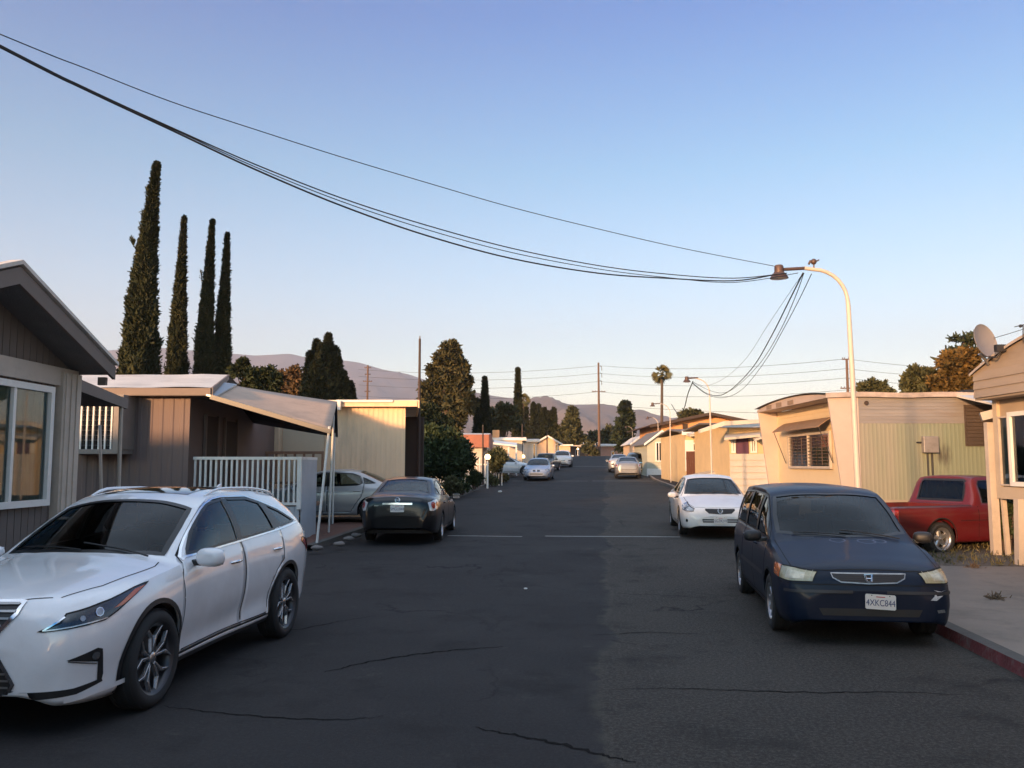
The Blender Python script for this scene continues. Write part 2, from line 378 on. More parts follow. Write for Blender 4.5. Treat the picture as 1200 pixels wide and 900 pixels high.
# ------------------------------------------------------------------ vehicles
def pchip(pts):
    x = np.array([p[0] for p in pts], float); y = np.array([p[1] for p in pts], float)
    h = np.diff(x); d = np.diff(y) / h; m = np.zeros(len(x)); m[0] = d[0]; m[-1] = d[-1]
    for i in range(1, len(x) - 1):
        if d[i - 1] * d[i] <= 0: m[i] = 0
        else:
            w1 = 2 * h[i] + h[i - 1]; w2 = h[i] + 2 * h[i - 1]; m[i] = (w1 + w2) / (w1 / d[i - 1] + w2 / d[i])
    def f(q):
        q = min(max(q, x[0]), x[-1]); i = min(int(np.searchsorted(x, q, 'right')) - 1, len(x) - 2); t = (q - x[i]) / h[i]
        return float((2 * t**3 - 3 * t**2 + 1) * y[i] + (t**3 - 2 * t**2 + t) * h[i] * m[i] + (-2 * t**3 + 3 * t**2) * y[i + 1] + (t**3 - t**2) * h[i] * m[i + 1])
    return f

class Car:
    """u runs from the front bumper back; the car's own frame has +X forward, +Y to its left, z up, origin under its middle."""
    def __init__(s, sp):
        s.sp = sp; s.L = sp['L']; s.f = {k: pchip(sp[k]) for k in ('top', 'belt', 'bot', 'w', 'wr')}
        s.cr = pchip(sp.get('crown', [(0, .02), (.3, .04), (s.L, .04)]))
        s.side = sp.get('side', [(0, .93), (.10, .965), (.3, .99), (.5, 1.0), (.72, .992), (.9, .965), (1, .925)])
        s.sf = pchip(s.side); s.n_low = 15; s.n_up = 9; s.n_roof = 9
        s.bm = s.shell(); s.bm.faces.ensure_lookup_table(); s.full = BVHTree.FromBMesh(s.bm)
        s.parts = []
    def row(s, u):
        bot, belt, top, w, wr = (s.f[k](u) for k in ('bot', 'belt', 'top', 'w', 'wr')); cr = s.cr(u)
        belt = min(belt, top - .004 - cr * .3); te = max(top - cr, belt + .002); wb = w * s.sf(1.0); wr = min(wr, wb)
        pts = []; X = s.L / 2 - u
        for i in range(s.n_low + 1):
            v = i / s.n_low; y = w * s.sf(v)
            for (uc, vc, su, sv, am) in s.sp.get('dents', []):
                y += am * math.exp(-((u - uc) / su) ** 2 - ((v - vc) / sv) ** 2)
            pts.append((X, y, bot + (belt - bot) * v))
        for i in range(1, s.n_up + 1):
            v = i / s.n_up; pts.append((X, wb + (wr - wb) * v + .03 * math.sin(math.pi * v) * min(1, (te - belt) / .3), belt + (te - belt) * v))
        for i in range(1, s.n_roof + 1):
            k = 1 - i / s.n_roof; pts.append((X, wr * k, top - (top - te) * k ** 2.6))
        return pts
    def stations(s):
        us = set(); L = s.L; n = s.sp.get('nst', 84)
        for i in range(n + 1): us.add(round(L * (0.5 - 0.5 * math.cos(math.pi * i / n)) * .5 + L * i / n * .5, 4))
        for i in range(9): us.add(round(.004 + .012 * i, 4)); us.add(round(L - .004 - .012 * i, 4))
        us = sorted(us); out = [us[0]]
        for q in us[1:]:
            if q - out[-1] > .003: out.append(q)
        out[-1] = L; return out
    def shell(s):
        bm = bmesh.new(); rows = []
        for u in s.stations():
            half = s.row(u); r = [bm.verts.new(p) for p in half]
            l = [bm.verts.new((p[0], -p[1], p[2])) for p in half[:-1]]
            rows.append(r + l[::-1])
        n = len(rows[0])
        for a, b in zip(rows[:-1], rows[1:]):
            for j in range(n - 1): bm.faces.new((a[j], a[j + 1], b[j + 1], b[j]))
        # end caps: horizontal bands between mirrored rim points
        for r, fl in ((rows[0], 0), (rows[-1], 1)):
            m = n // 2; k = 10; prev = None
            for j in range(m):
                a, b = r[j], r[n - 1 - j]
                cur = [a] + [bm.verts.new(a.co.lerp(b.co, i / k)) for i in range(1, k)] + [b]
                if prev:
                    for i in range(k):
                        q = (prev[i], prev[i + 1], cur[i + 1], cur[i]); bm.faces.new(q if fl else q[::-1])
                prev = cur
            bm.faces.new(([r[m]] + prev[::1]) if fl else ([r[m]] + prev[::-1]))
        bmesh.ops.remove_doubles(bm, verts=bm.verts, dist=.0004)
        # nose / tail shaping
        L = s.L; nose = s.sp.get('nose'); tail = s.sp.get('tail')
        for v in bm.verts:
            u = L / 2 - v.co.x
            if nose:
                k = max(0, 1 - u / nose[0]); v.co.x -= k * k * (nose[1] * (abs(v.co.y) / s.sp['w'][0][1]) ** 2 * .5)
        bmesh.ops.recalc_face_normals(bm, faces=bm.faces)
        c = sum((f.calc_center_median() * f.calc_area() for f in bm.faces), Vector()) / sum(f.calc_area() for f in bm.faces)
        big = max(bm.faces, key=lambda f: f.calc_center_median().z)
        if big.normal.z < 0: bmesh.ops.reverse_faces(bm, faces=bm.faces)
        for f in bm.faces: f.smooth = True
        return bm
    # ---- projection of side / front / rear / top drawings on the body
    def ray(s, axis, a, b):
        L = s.L
        if axis == 'L': o, d = Vector((L / 2 - a, 3, b)), Vector((0, -1, 0))
        elif axis == 'R': o, d = Vector((L / 2 - a, -3, b)), Vector((0, 1, 0))
        elif axis == 'F': o, d = Vector((L, a, b)), Vector((-1, 0, 0))
        elif axis == 'B': o, d = Vector((-L, a, b)), Vector((1, 0, 0))
        elif axis in ('FL', 'FR', 'BL', 'BR'):      # diagonal view of a corner: a > 0 towards the side, a < 0 towards the middle
            sy = 1 if axis[1] == 'L' else -1; sx = 1 if axis[0] == 'F' else -1; k = s.sp['w'][6][1] - .12
            e = Vector((-sx, sy, 0)) * .70711
            o = Vector((sx * (L / 2 - .25 + 2), sy * (k + 2), b)) + e * a; d = Vector((-sx, -sy, 0)) * .70711
        else: o, d = Vector((L / 2 - a, b, 4)), Vector((0, 0, -1))
        h = s.full.ray_cast(o, d)
        if h[0] is None:
            h = s.full.find_nearest(o + d * (2.3 if len(axis) == 1 and axis in 'LRT' else (2.8 if len(axis) == 2 else L * .6)))
        n = h[1]
        if n.dot(d) > 0: n = -n
        return h[0], n
    def dens(s, poly, res, closed=True):
        out = []; n = len(poly)
        for i in range(n if closed else n - 1):
            a = Vector(poly[i]); b = Vector(poly[(i + 1) % n]); k = max(1, int((b - a).length / res))
            out += [a.lerp(b, j / k) for j in range(k)]
        if not closed: out.append(Vector(poly[-1]))
        return out
    def panel(s, name, poly, axis, m, off=.004, res=.045, parent=None, flush=False):
        b = s.dens(poly, res); n = len(b)
        inside = []
        x0, x1 = min(p.x for p in b), max(p.x for p in b); y0, y1 = min(p.y for p in b), max(p.y for p in b)
        gx = np.arange(x0 + res * .5, x1, res); gy = np.arange(y0 + res * .5, y1, res)
        for x in gx:
            for y in gy:
                if pip((x, y), b) and min((p - Vector((x, y))).length for p in b) > res * .45: inside.append(Vector((x, y)))
        vs, es, fs, *_ = delaunay_2d_cdt(b + inside, [], [list(range(n))], 1, 1e-6)
        mb = MB(); pts = []
        for v in vs:
            p, nn = s.ray(axis, v.x, v.y); pts.append(p + nn * off)
        mb.add(pts, [tuple(f) for f in fs])
        o = mb.build(name, m, parent or s.root, smooth=60); return o
    def strip(s, name, line, axis, width, m, off=.003, res=.05, closed=False, parent=None, mb=None):
        own = mb is None; mb = mb or MB(); c = s.dens(line, res, closed); n = len(c); A = []
        for i, p in enumerate(c):
            a = c[(i - 1) % n] if (closed or i) else c[i]; b = c[(i + 1) % n] if (closed or i < n - 1) else c[i]
            t = (b - a); t = t.normalized() if t.length else Vector((1, 0)); q = Vector((-t.y, t.x)) * width / 2
            for e in (p - q, p + q):
                h, nn = s.ray(axis, e.x, e.y); A.append(h + nn * off)
        k = n if closed else n - 1
        mb.add(A, [(2 * i, 2 * i + 1, (2 * ((i + 1) % n)) + 1, 2 * ((i + 1) % n)) for i in range(k)])
        return mb.build(name, m, parent or s.root, smooth=60) if own else mb
    def take(s, poly, axis, bm=None, keep=True):
        """cut the drawing out of bm exactly along its outline; return the cut-out as a new bmesh"""
        bm = bm or s.bm; L = s.L
        def uv(co): return {'L': (L / 2 - co.x, co.z), 'R': (L / 2 - co.x, co.z), 'F': (co.y, co.z), 'B': (co.y, co.z), 'T': (L / 2 - co.x, co.y)}[axis]
        def facing(f):
            n = f.normal; c = f.calc_center_median()
            return {'L': c.y > .25 and n.y > .02, 'R': c.y < -.25 and n.y < -.02, 'F': n.x > .1, 'B': n.x < -.1, 'T': n.z > .1}[axis]
        x0, x1 = min(p[0] for p in poly) - .03, max(p[0] for p in poly) + .03; y0, y1 = min(p[1] for p in poly) - .03, max(p[1] for p in poly) + .03
        cur = []
        for f in bm.faces:
            if not facing(f): continue
            q = [uv(v.co) for v in f.verts]
            if any(x0 <= a[0] <= x1 and y0 <= a[1] <= y1 for a in q): cur.append(f)
        n = len(poly)
        for i in range(n):
            a = poly[i]; b = poly[(i + 1) % n]; dx, dy = b[0] - a[0], b[1] - a[1]
            if axis in 'LR': co = Vector((L / 2 - a[0], 0, a[1])); no = Vector((dy, 0, dx))
            elif axis in 'FB': co = Vector((0, a[0], a[1])); no = Vector((0, -dy, dx))
            else: co = Vector((L / 2 - a[0], a[1], 0)); no = Vector((dy, dx, 0))
            # only faces near this edge's own span
            ax0, ax1 = min(a[0], b[0]) - .06, max(a[0], b[0]) + .06; ay0, ay1 = min(a[1], b[1]) - .06, max(a[1], b[1]) + .06
            fs = []; rest = []
            for f in cur:
                if not f.is_valid: continue
                q = [uv(v.co) for v in f.verts]; qx = [p[0] for p in q]; qy = [p[1] for p in q]
                (fs if min(qx) <= ax1 and max(qx) >= ax0 and min(qy) <= ay1 and max(qy) >= ay0 else rest).append(f)
            geom = list({e for f in fs for e in f.edges} | {v for f in fs for v in f.verts}) + fs
            if geom:
                res = bmesh.ops.bisect_plane(bm, geom=geom, dist=1e-5, plane_co=co, plane_no=no.normalized())
                cur = rest + list({g for g in res['geom'] if isinstance(g, bmesh.types.BMFace) and g.is_valid})
        sel = [f for f in cur if f.is_valid and pip(uv(f.calc_center_median()), [Vector(p) for p in poly])]
        out = None
        if keep:
            out = bmesh.new(); mp = {}
            for f in sel:
                vs = []
                for v in f.verts:
                    if v not in mp: mp[v] = out.verts.new(v.co)
                    vs.append(mp[v])
                g = out.faces.new(vs); g.smooth = True
            out.normal_update()
        bmesh.ops.delete(bm, geom=sel, context='FACES')
        return out
    def put(s, bm, name, mats, parent=None, thick=.03, angle=38):
        me = bpy.data.meshes.new(name); bm.to_mesh(me); bm.free()
        for m in (mats if isinstance(mats, (list, tuple)) else [mats]): me.materials.append(m)
        me.polygons.foreach_set('use_smooth', [True] * len(me.polygons)); me.set_sharp_from_angle(angle=R(angle))
        o = bpy.data.objects.new(name, me); COL.objects.link(o); o.parent = parent or s.root
        if thick:
            md = o.modifiers.new('thickness', 'SOLIDIFY'); md.thickness = thick; md.offset = -1; md.material_offset = len(me.materials) - 1; md.material_offset_rim = 0
            md.use_quality_normals = False
        return o
def pip(p, poly):
    x, y = p[0], p[1]; c = False; n = len(poly); j = n - 1
    for i in range(n):
        xi, yi = poly[i][0], poly[i][1]; xj, yj = poly[j][0], poly[j][1]
        if (yi > y) != (yj > y) and x < (xj - xi) * (y - yi) / (yj - yi) + xi: c = not c
        j = i
    return c
def arch_poly(u, r, zc, zb, n=18):
    """wheel opening: half circle over a straight bottom"""
    pts = [(u - r * math.cos(math.pi * i / n), zc + r * math.sin(math.pi * i / n)) for i in range(n + 1)]
    return [(u - r * .99, zb)] + pts + [(u + r * .99, zb)]
def inset(poly, d):
    n = len(poly); A = sum(poly[i][0] * poly[(i + 1) % n][1] - poly[(i + 1) % n][0] * poly[i][1] for i in range(n)); sg = 1 if A > 0 else -1; out = []
    for i in range(n):
        p0, p1, p2 = Vector(poly[i - 1]), Vector(poly[i]), Vector(poly[(i + 1) % n])
        a = (p1 - p0).normalized(); b = (p2 - p1).normalized(); na = Vector((-a.y, a.x)) * sg; nb = Vector((-b.y, b.x)) * sg
        m = na + nb; m = m / max(.35, m.length_squared / 2) / 1.0
        out.append(tuple(p1 + m * d))
    return out

paint_in = mat('car_inner', (.05, .05, .052), .8, var=.15)
seat_dark = mat('seat_cloth', (.05, .048, .046), .85, var=.2, vs=8); seat_tan = mat('seat_tan', (.22, .19, .16), .8, var=.15, vs=8)
gasket = mat('window_gasket', (.012, .012, .013), .35, var=.1)
seam_m = mat('panel_gap', (.006, .006, .006), .9, var=0)
glass_light = glass_mat('car_glass_light', (.45, .52, .50), 1.5); glass_dark = glass_mat('car_glass_privacy', (.07, .08, .085), 1.5)
glass_front = glass_mat('car_windscreen', (.20, .235, .235), 1.36)
lens_clear = mat('headlight_lens', (.30, .31, .32), .08, .4, coat=1, var=.35, vs=22); lens_dark = mat('headlight_dark', (.035, .037, .042), .08, .3, coat=1, var=.3, vs=18)
lens_yellow = mat('aged_headlight_lens', (.36, .33, .21), .25, .15, coat=.8, var=.25, vs=12)
lens_red = mat('tail_lamp_red', (.30, .012, .015), .1, coat=1, var=.25, vs=25); lens_amber = mat('indicator_amber', (.50, .10, .02), .12, coat=1, var=.2, vs=25); lens_white = mat('lamp_white', (.55, .55, .56), .12, .3, coat=1, var=.2, vs=30)
mirror_m = mat('mirror_glass', (.7, .72, .75), .02, 1, var=0)
plate_m = mat('licence_plate', (.62, .58, .54), .45, var=.06); plate_ink = mat('plate_blue', (.04, .05, .13), .5, var=0); plate_red = mat('plate_red', (.45, .05, .05), .5, var=0)
alloy = mat('alloy', (.42, .42, .43), .3, .85, var=.1); alloy_dark = mat('alloy_dark', (.05, .05, .055), .35, .6, var=.1)
rust = mat('brake_disc', (.12, .11, .10), .5, .7, var=.2)

def text_mesh(txt, size, depth=.002):
    cu = bpy.data.curves.new('t', 'FONT'); cu.body = txt; cu.size = size; cu.extrude = depth; cu.align_x = 'CENTER'; cu.align_y = 'CENTER'
    o = bpy.data.objects.new('t', cu); COL.objects.link(o)
    dg = bpy.context.evaluated_depsgraph_get(); me = bpy.data.meshes.new_from_object(o.evaluated_get(dg))
    bpy.data.objects.remove(o); return me
def put_text(txt, size, M, m, name, parent, sx=1.0):
    me = text_mesh(txt, size); me.transform(M @ Matrix.Diagonal((sx, 1, 1, 1))); me.materials.clear(); me.materials.append(m)
    o = bpy.data.objects.new(name, me); COL.objects.link(o); o.parent = parent; return o
def plate(car, txt, front, z, y=0, tilt=0.0, proud=.02, sticker=False):
    """plate on the bumper, text upright and readable from outside"""
    ax = 'F' if front else 'B'; h, n = car.ray(ax, y, z); sg = 1 if front else -1
    M = Matrix.Translation(h + Vector((sg * proud, 0, 0))) @ Matrix.Rotation(R(90) * sg, 4, 'Z') @ Matrix.Rotation(R(90 - 4), 4, 'X') @ Matrix.Rotation(tilt, 4, 'Z')
    mb = MB(); w_, h_ = .152, .076; c = .012
    pts = [M @ Vector((x, y_, 0)) for x, y_ in ((-w_ + c, -h_), (w_ - c, -h_), (w_, -h_ + c), (w_, h_ - c), (w_ - c, h_), (-w_ + c, h_), (-w_, h_ - c), (-w_, -h_ + c))]
    mb.prism(pts, M.to_3x3() @ Vector((0, 0, -.012))); p = mb.build('licence_plate', plate_m, car.root)
    put_text(txt, .092, M @ Matrix.Translation((0, -.012, .001)), plate_ink, 'plate_number', p, .78)
    mb = MB()
    for sx in (-.09, .09): mb.lathe([(.0001, .004), (.006, .004), (.006, 0)], 8, M @ Matrix.Translation((sx, .064, .001)))
    mb.build('plate_screw', dark_metal, p)
    mb = MB(); mb.prism([M @ Vector(q) for q in ((-.045, .047, .001), (.045, .047, .001), (.045, .056, .001), (-.045, .056, .001))], M.to_3x3() @ Vector((0, 0, .001))); mb.build('plate_script', plate_red, p)
    return p

def wheel_mesh(r, wd, rim_r, style, rim_m, spoke_m):
    """wheel about local y; outer face towards +y"""
    M = Matrix.Rotation(R(-90), 4, 'X')        # local z of lathe -> +y
    t = MB(); h = wd / 2; s_ = r - rim_r
    prof = [(rim_r, -h * .86), (rim_r + s_ * .25, -h * .98), (rim_r + s_ * .6, -h), (r - .02, -h * .86), (r - .004, -h * .7), (r, -h * .35), (r, h * .35), (r - .004, h * .7), (r - .02, h * .86), (rim_r + s_ * .6, h), (rim_r + s_ * .25, h * .98), (rim_r, h * .86)]
    t.lathe(prof, 48, M, 0)
    for gy in (-.35, -.12, .12, .35):           # tread grooves as thin ribs between
        t.lathe([(r + .0, (gy - .07) * wd), (r + .004, (gy - .06) * wd), (r + .004, (gy + .06) * wd), (r + .0, (gy + .07) * wd)], 48, M)
    b = MB(); b.lathe([(rim_r + .004, -h * .86), (rim_r - .012, -h * .7), (rim_r - .03, -h * .5), (rim_r - .03, h * .55), (rim_r - .012, h * .8), (rim_r + .006, h * .90), (rim_r + .008, h * .84)], 48, M, 0)
    b.lathe([(.0001, -h * .1), (rim_r - .03, -h * .1)], 32, M, 1)
    dk = MB(); dk.lathe([(.0001, h * .12), (rim_r * .62, h * .12), (rim_r * .62, h * .02)], 32, M)
    sp = MB(); f = h * .78
    def spoke(a0, a1, r0, r1, w0, w1, d0, d1, mi=0):
        p0 = Vector((math.cos(a0) * r0, 0, math.sin(a0) * r0)); p1 = Vector((math.cos(a1) * r1, 0, math.sin(a1) * r1)); t_ = (p1 - p0).normalized(); q = Vector((-t_.z, 0, t_.x))
        vs = []
        for p, w_, d_ in ((p0, w0, d0), (p1, w1, d1)):
            for sgn in (-1, 1): vs += [p + q * sgn * w_ / 2 + Vector((0, d_ - .03, 0)), p + q * sgn * w_ / 2 * .55 + Vector((0, d_, 0))]
        sp.add(vs, [(0, 1, 5, 4), (1, 3, 7, 5), (3, 2, 6, 7), (0, 4, 6, 2), (0, 2, 3, 1), (4, 5, 7, 6)], mi)
    R1 = rim_r - .01
    if style == 'twin10':
        for k in range(5):
            a = 2 * math.pi * k / 5 + .3
            for sg in (-1, 1):
                spoke(a + sg * .10, a + sg * .20, rim_r * .18, rim_r * .66, .030, .040, f * .80, f * .95)
                spoke(a + sg * .20, a + sg * .44, rim_r * .64, R1, .040, .026, f * .95, f, 0)
    elif style == 'five':
        for k in range(5):
            a = 2 * math.pi * k / 5 + .5
            spoke(a, a, rim_r * .15, R1, .075, .055, f * .75, f * .95)
    elif style == 'cover7':
        sp.lathe([(.0001, f * .9), (rim_r * .45, f * .95), (rim_r * .5, f * .8)], 32, M)
        for k in range(9):
            a = 2 * math.pi * k / 9; spoke(a, a + .12, rim_r * .45, R1, .075, .09, f * .8, f * .95)
    elif style == 'round5':
        for k in range(5):
            a = 2 * math.pi * k / 5 + .2; spoke(a, a, rim_r * .15, rim_r * .8, .11, .10, f * .6, f * .5)
        sp.lathe([(rim_r * .74, f * .45), (rim_r * .80, f * .75), (R1 + .01, f)], 40, M)
    cap = MB(); cap.lathe([(.0001, f * .92), (rim_r * .11, f * .90), (rim_r * .17, f * .80), (rim_r * .19, f * .5)], 20, M)
    return t, b, dk, sp, cap, rim_m, spoke_m
WCACHE = {}
def add_wheel(root, key, args, u_x, y, z, sg, steer=0.0):
    if key not in WCACHE:
        t, b, dk, sp, cap, rm, sm = wheel_mesh(*args)
        e = bpy.data.objects.new('wheel', None); COL.objects.link(e); e.empty_display_size = .1
        t.build('tyre', rubber, e, smooth=40); b.build('rim', [rm, black_plastic], e, smooth=40); dk.build('brake_disc', rust, e, smooth=40)
        sp.build('spokes', sm, e, smooth=25, bevel=.003); cap.build('hub_cap', sm, e, smooth=30); WCACHE[key] = e; w_ = e
    else: w_ = copy_tree(WCACHE[key])
    w_.parent = root; w_.location = (u_x, y, z); w_.rotation_euler = (0, random.random() * 0 , (0 if sg > 0 else math.pi) + steer)
    if w_ is not WCACHE[key]: pass
    return w_

def seats(car, zf, rows, ybs, m, hh=.62):
    mb = MB()
    for u in rows:
        for y in ybs:
            X = car.L / 2 - u; zc = zf
            M_ = Matrix.Translation((X, y, 0))
            mb.prism([M_ @ Vector(q) for q in ((.28, -.24, zc), (-.22, -.24, zc), (-.22, -.24, zc + .16), (.28, -.24, zc + .18))], (0, .48, 0))
            mb.prism([M_ @ Vector(q) for q in ((-.12, -.23, zc + .12), (-.26, -.23, zc + .12), (-.40, -.22, zc + hh), (-.33, -.22, zc + hh))], (0, .46, 0))
            mb.prism([M_ @ Vector(q) for q in ((-.34, -.12, zc + hh + .04), (-.42, -.12, zc + hh + .04), (-.44, -.10, zc + hh + .20), (-.38, -.10, zc + hh + .20))], (0, .22, 0))
            mb.tube([M_ @ Vector((-.38, 0, zc + hh - .02)), M_ @ Vector((-.385, 0, zc + hh + .06))], .012, 6)
    return mb.build('seats', m, car.root, smooth=40, bevel=.03)

def clamp_side(c, poly, margin, closed=True):
    pts = c.dens(poly, .12, closed); out = []
    for p in pts:
        u = p.x; top = c.f['top'](u); cr = c.cr(u); belt = min(c.f['belt'](u), top - .004 - cr * .3); te = max(top - cr, belt + .002)
        out.append((u, min(p.y, te - margin)) if p.y > belt + .03 else (u, p.y))
    return out
def make_car(sp, name, label, cat, loc, heading, paint, glassS, glassB, detail=True, group=None):
    """heading: direction of travel, radians from +X"""
    c = Car(sp); L = sp['L']; root = thing(name, label, cat, loc, heading, group); c.root = root
    W = max(p[1] for p in sp['w']); fu, ru = sp['axles']; wr_ = sp['wheel_r']; wz = wr_
    sp['side_windows'] = [clamp_side(c, q, .040) for q in sp['side_windows']]; sp['doors'] = [clamp_side(c, q, .014) for q in sp.get('doors', [])]
    sp['pillars'] = [clamp_side(c, q, .030) for q in sp.get('pillars', [])]
    if sp.get('chrome_line'): sp['chrome_line'] = clamp_side(c, sp['chrome_line'], .020)
    # wheel openings, then doors, then windows
    for ax in 'LR':
        for u in (fu, ru): c.take(arch_poly(u, sp.get('arch_r', wr_ + .045), wz + .01, .0), ax, keep=False)
    for ax in 'LR':
        for u in (fu, ru):
            rr = sp.get('arch_r', wr_ + .045)
            an = [math.pi * (.0 + 1.0 * i / 22) for i in range(23)]
            line = [(u - rr * 1.012 * math.cos(a), wz + .01 + rr * 1.012 * math.sin(a)) for a in an]
            line = [(line[0][0], c.f['bot'](line[0][0]) + .01)] + line + [(line[-1][0], c.f['bot'](line[-1][0]) + .01)]
            c.strip('arch_trim', line, ax, sp.get('arch_trim', .022), sp.get('arch_mat', seam_m), .004, .06)
    win = sp['side_windows']; doors = sp.get('doors', []); inner = paint_in
    for ax in 'LR':
        for i, dpoly in enumerate(doors):
            d = c.take(dpoly, ax)
            for wpoly in win:
                cx = sum(p[0] for p in wpoly) / len(wpoly); cz = sum(p[1] for p in wpoly) / len(wpoly)
                if pip((cx, cz), dpoly): c.take(wpoly, ax, bm=d, keep=False)
            do = c.put(d, 'door', [paint, inner], thick=.025)
            c.strip('door_gap', dpoly, ax, .011, seam_m, .0012, .05, True, parent=do)
            hu, hz = sp['handles'][i]; sg = 1 if ax == 'L' else -1
            h, n = c.ray(ax, hu, hz); hb = MB()
            hb.tube([h + Vector((.10, 0, 0)) - n * .004, h + Vector((.075, 0, .002)) + n * .024, h + n * .03, h + Vector((-.075, 0, .002)) + n * .024, h + Vector((-.10, 0, 0)) - n * .004], [.012, .014, .015, .014, .012], 8)
            hb.build('door_handle', sp.get('handle_mat', paint), do, smooth=50)
        for wpoly in win:
            cx = sum(p[0] for p in wpoly) / len(wpoly); cz = sum(p[1] for p in wpoly) / len(wpoly)
            if not any(pip((cx, cz), d) for d in doors): c.take(wpoly, ax, keep=False)
            g = glassB if cx > sp.get('b_pillar', 99) else glassS
            o = c.panel('side_window', wpoly, ax, g, -.006, .06)
            c.strip('window_trim', wpoly, ax, .022, gasket, .0035, .05, True, parent=o)
        if sp.get('chrome_line'):
            c.strip('window_moulding', sp['chrome_line'], ax, .016, chrome, .006, .05)
        for pl in sp.get('pillars', []): c.panel('pillar_cover', pl, ax, gasket, .0045, .06)
    ws, wax = sp['windscreen'], sp.get('ws_axis', 'T')
    c.take(ws, wax, keep=False); o = c.panel('windscreen', ws, wax, glass_front, -.006, .07); c.strip('windscreen_trim', ws, wax, .05, gasket, .002, .06, True, parent=o)
    rw, rax = sp['rear_window'], sp.get('rw_axis', 'T')
    c.take(rw, rax, keep=False); o = c.panel('rear_window', rw, rax, glassB, -.006, .07); c.strip('rear_window_trim', rw, rax, .045, gasket, .002, .06, True, parent=o)
    # interior
    zf = sp.get('seat_z', .38); mb = MB(); fb = sp.get('bed_from')
    yl = min(W - .12, .80)
    mb.box(-L / 2 + .55, L / 2 - .75, -yl, yl, .24, .30)
    cu = sp['cowl']; zc = c.f['belt'](cu)
    mb.prism([(L / 2 - cu + .05, -yl + .03, zf + .2), (L / 2 - cu - .55, -yl + .03, zf + .25), (L / 2 - cu - .50, -yl + .03, zc - .06), (L / 2 - cu + .05, -yl + .03, zc - .05)], (0, 2 * yl - .06, 0))
    mb.build('dashboard', sp.get('dash_mat', black_plastic), root, smooth=30, bevel=.02)
    mb = MB(); M = Matrix.Translation((L / 2 - cu - .72, .37, zc - .04)) @ Matrix.Rotation(R(-68), 4, 'Y')
    mb.lathe([(.175 + .014 * math.cos(a), .014 * math.sin(a)) for a in np.linspace(0, 2 * math.pi, 8, endpoint=False)], 24, M, closed=True)
    mb.tube([M @ Vector((-.17, 0, 0)), M @ Vector((0, 0, -.03)), M @ Vector((.17, 0, 0))], .016, 6); mb.build('steering_wheel', black_plastic, root, smooth=50)
    seats(c, zf, sp['seat_rows'], (-.37, .37), sp.get('seat_mat', seat_dark))
    mb = MB(); hm_, n_ = c.ray('T', cu + .95, 0); mb.box(hm_.x + .02, hm_.x + .06, -.12, .12, hm_.z - .18, hm_.z - .11); mb.tube([(hm_.x + .05, 0, hm_.z - .03), (hm_.x + .04, 0, hm_.z - .12)], .01, 6); mb.build('interior_mirror', black_plastic, root, bevel=.01)
    # underside and wheel wells
    mb = MB(); zb = min(p[1] for p in sp['bot'])
    mb.box(-L / 2 + .35, L / 2 - .35, -W + .16, W - .16, zb + .02, zb + .10)
    for u in (fu, ru):
        for sg in (-1, 1):
            X = L / 2 - u; rr = wr_ + .05
            an = list(np.linspace(0, math.pi, 17)); prof = [(X + rr, zb + .04)] + [(X + rr * math.cos(a_), wz + rr * math.sin(a_)) for a_ in an] + [(X - rr, zb + .04)]
            ya, yb = sg * (W - .56), sg * (W - .07); vs = [(p_[0], yy, p_[1]) for yy in (ya, yb) for p_ in prof]; k_ = len(prof)
            mb.add(vs, [(i_, i_ + 1, k_ + i_ + 1, k_ + i_) for i_ in range(k_ - 1)] + [list(range(k_))])
    mb.build('underbody', black_plastic, root)
    tr = W - .11 + sp.get('track', 0)
    for u in (fu, ru):
        for sg in (-1, 1):
            add_wheel(root, sp['wheel_key'], sp['wheel'], L / 2 - u, sg * (tr - .0), wz, sg)
    # mirrors
    if sp.get('mirror'):
        mu, mz = sp['mirror']
        for ax, sg in (('L', 1), ('R', -1)):
            h, n = c.ray(ax, mu, mz); mbm = MB(); ctr = h + Vector((.02, sg * .165, .035))
            M = Matrix.Translation(ctr) @ Matrix.Rotation(-sg * R(12), 4, 'Z') @ Matrix.Diagonal((.07 * sp.get('ms', 1), .108 * sp.get('ms', 1), .070 * sp.get('ms', 1), 1))
            k = 14; vs = []; fs = []
            for i in range(k + 1):
                th = math.pi * i / k
                for j in range(20):
                    ph = 2 * math.pi * j / 20; X_, Y_, Z_ = math.cos(th), math.sin(th) * math.cos(ph), math.sin(th) * math.sin(ph)
                    f_ = lambda q, e: math.copysign(abs(q) ** e, q)
                    X2 = f_(X_, .8) if X_ > 0 else max(X_, -.35)
                    vs.append(M @ Vector((X2, f_(Y_, .7), f_(Z_, .7) * (.95 if Z_ < 0 else 1))))
            fs = [(i * 20 + j, i * 20 + (j + 1) % 20, (i + 1) * 20 + (j + 1) % 20, (i + 1) * 20 + j) for i in range(k) for j in range(20)]
            mbm.add(vs, fs); mo = mbm.build('side_mirror', sp.get('mirror_mat', paint), root, smooth=50)
            mg = MB(); mg.add([M @ Vector((-.37, y_, z_)) for y_, z_ in ((-.8, -.75), (.8, -.75), (.85, .75), (-.8, .8))], [(0, 1, 2, 3)]); mg.build('mirror_glass', mirror_m, mo)
            ma = MB(); ma.beam(h - n * .02, ctr + Vector((0, -sg * .05, -.05)), .07, .045); ma.build('mirror_arm', black_plastic, mo, bevel=.008)
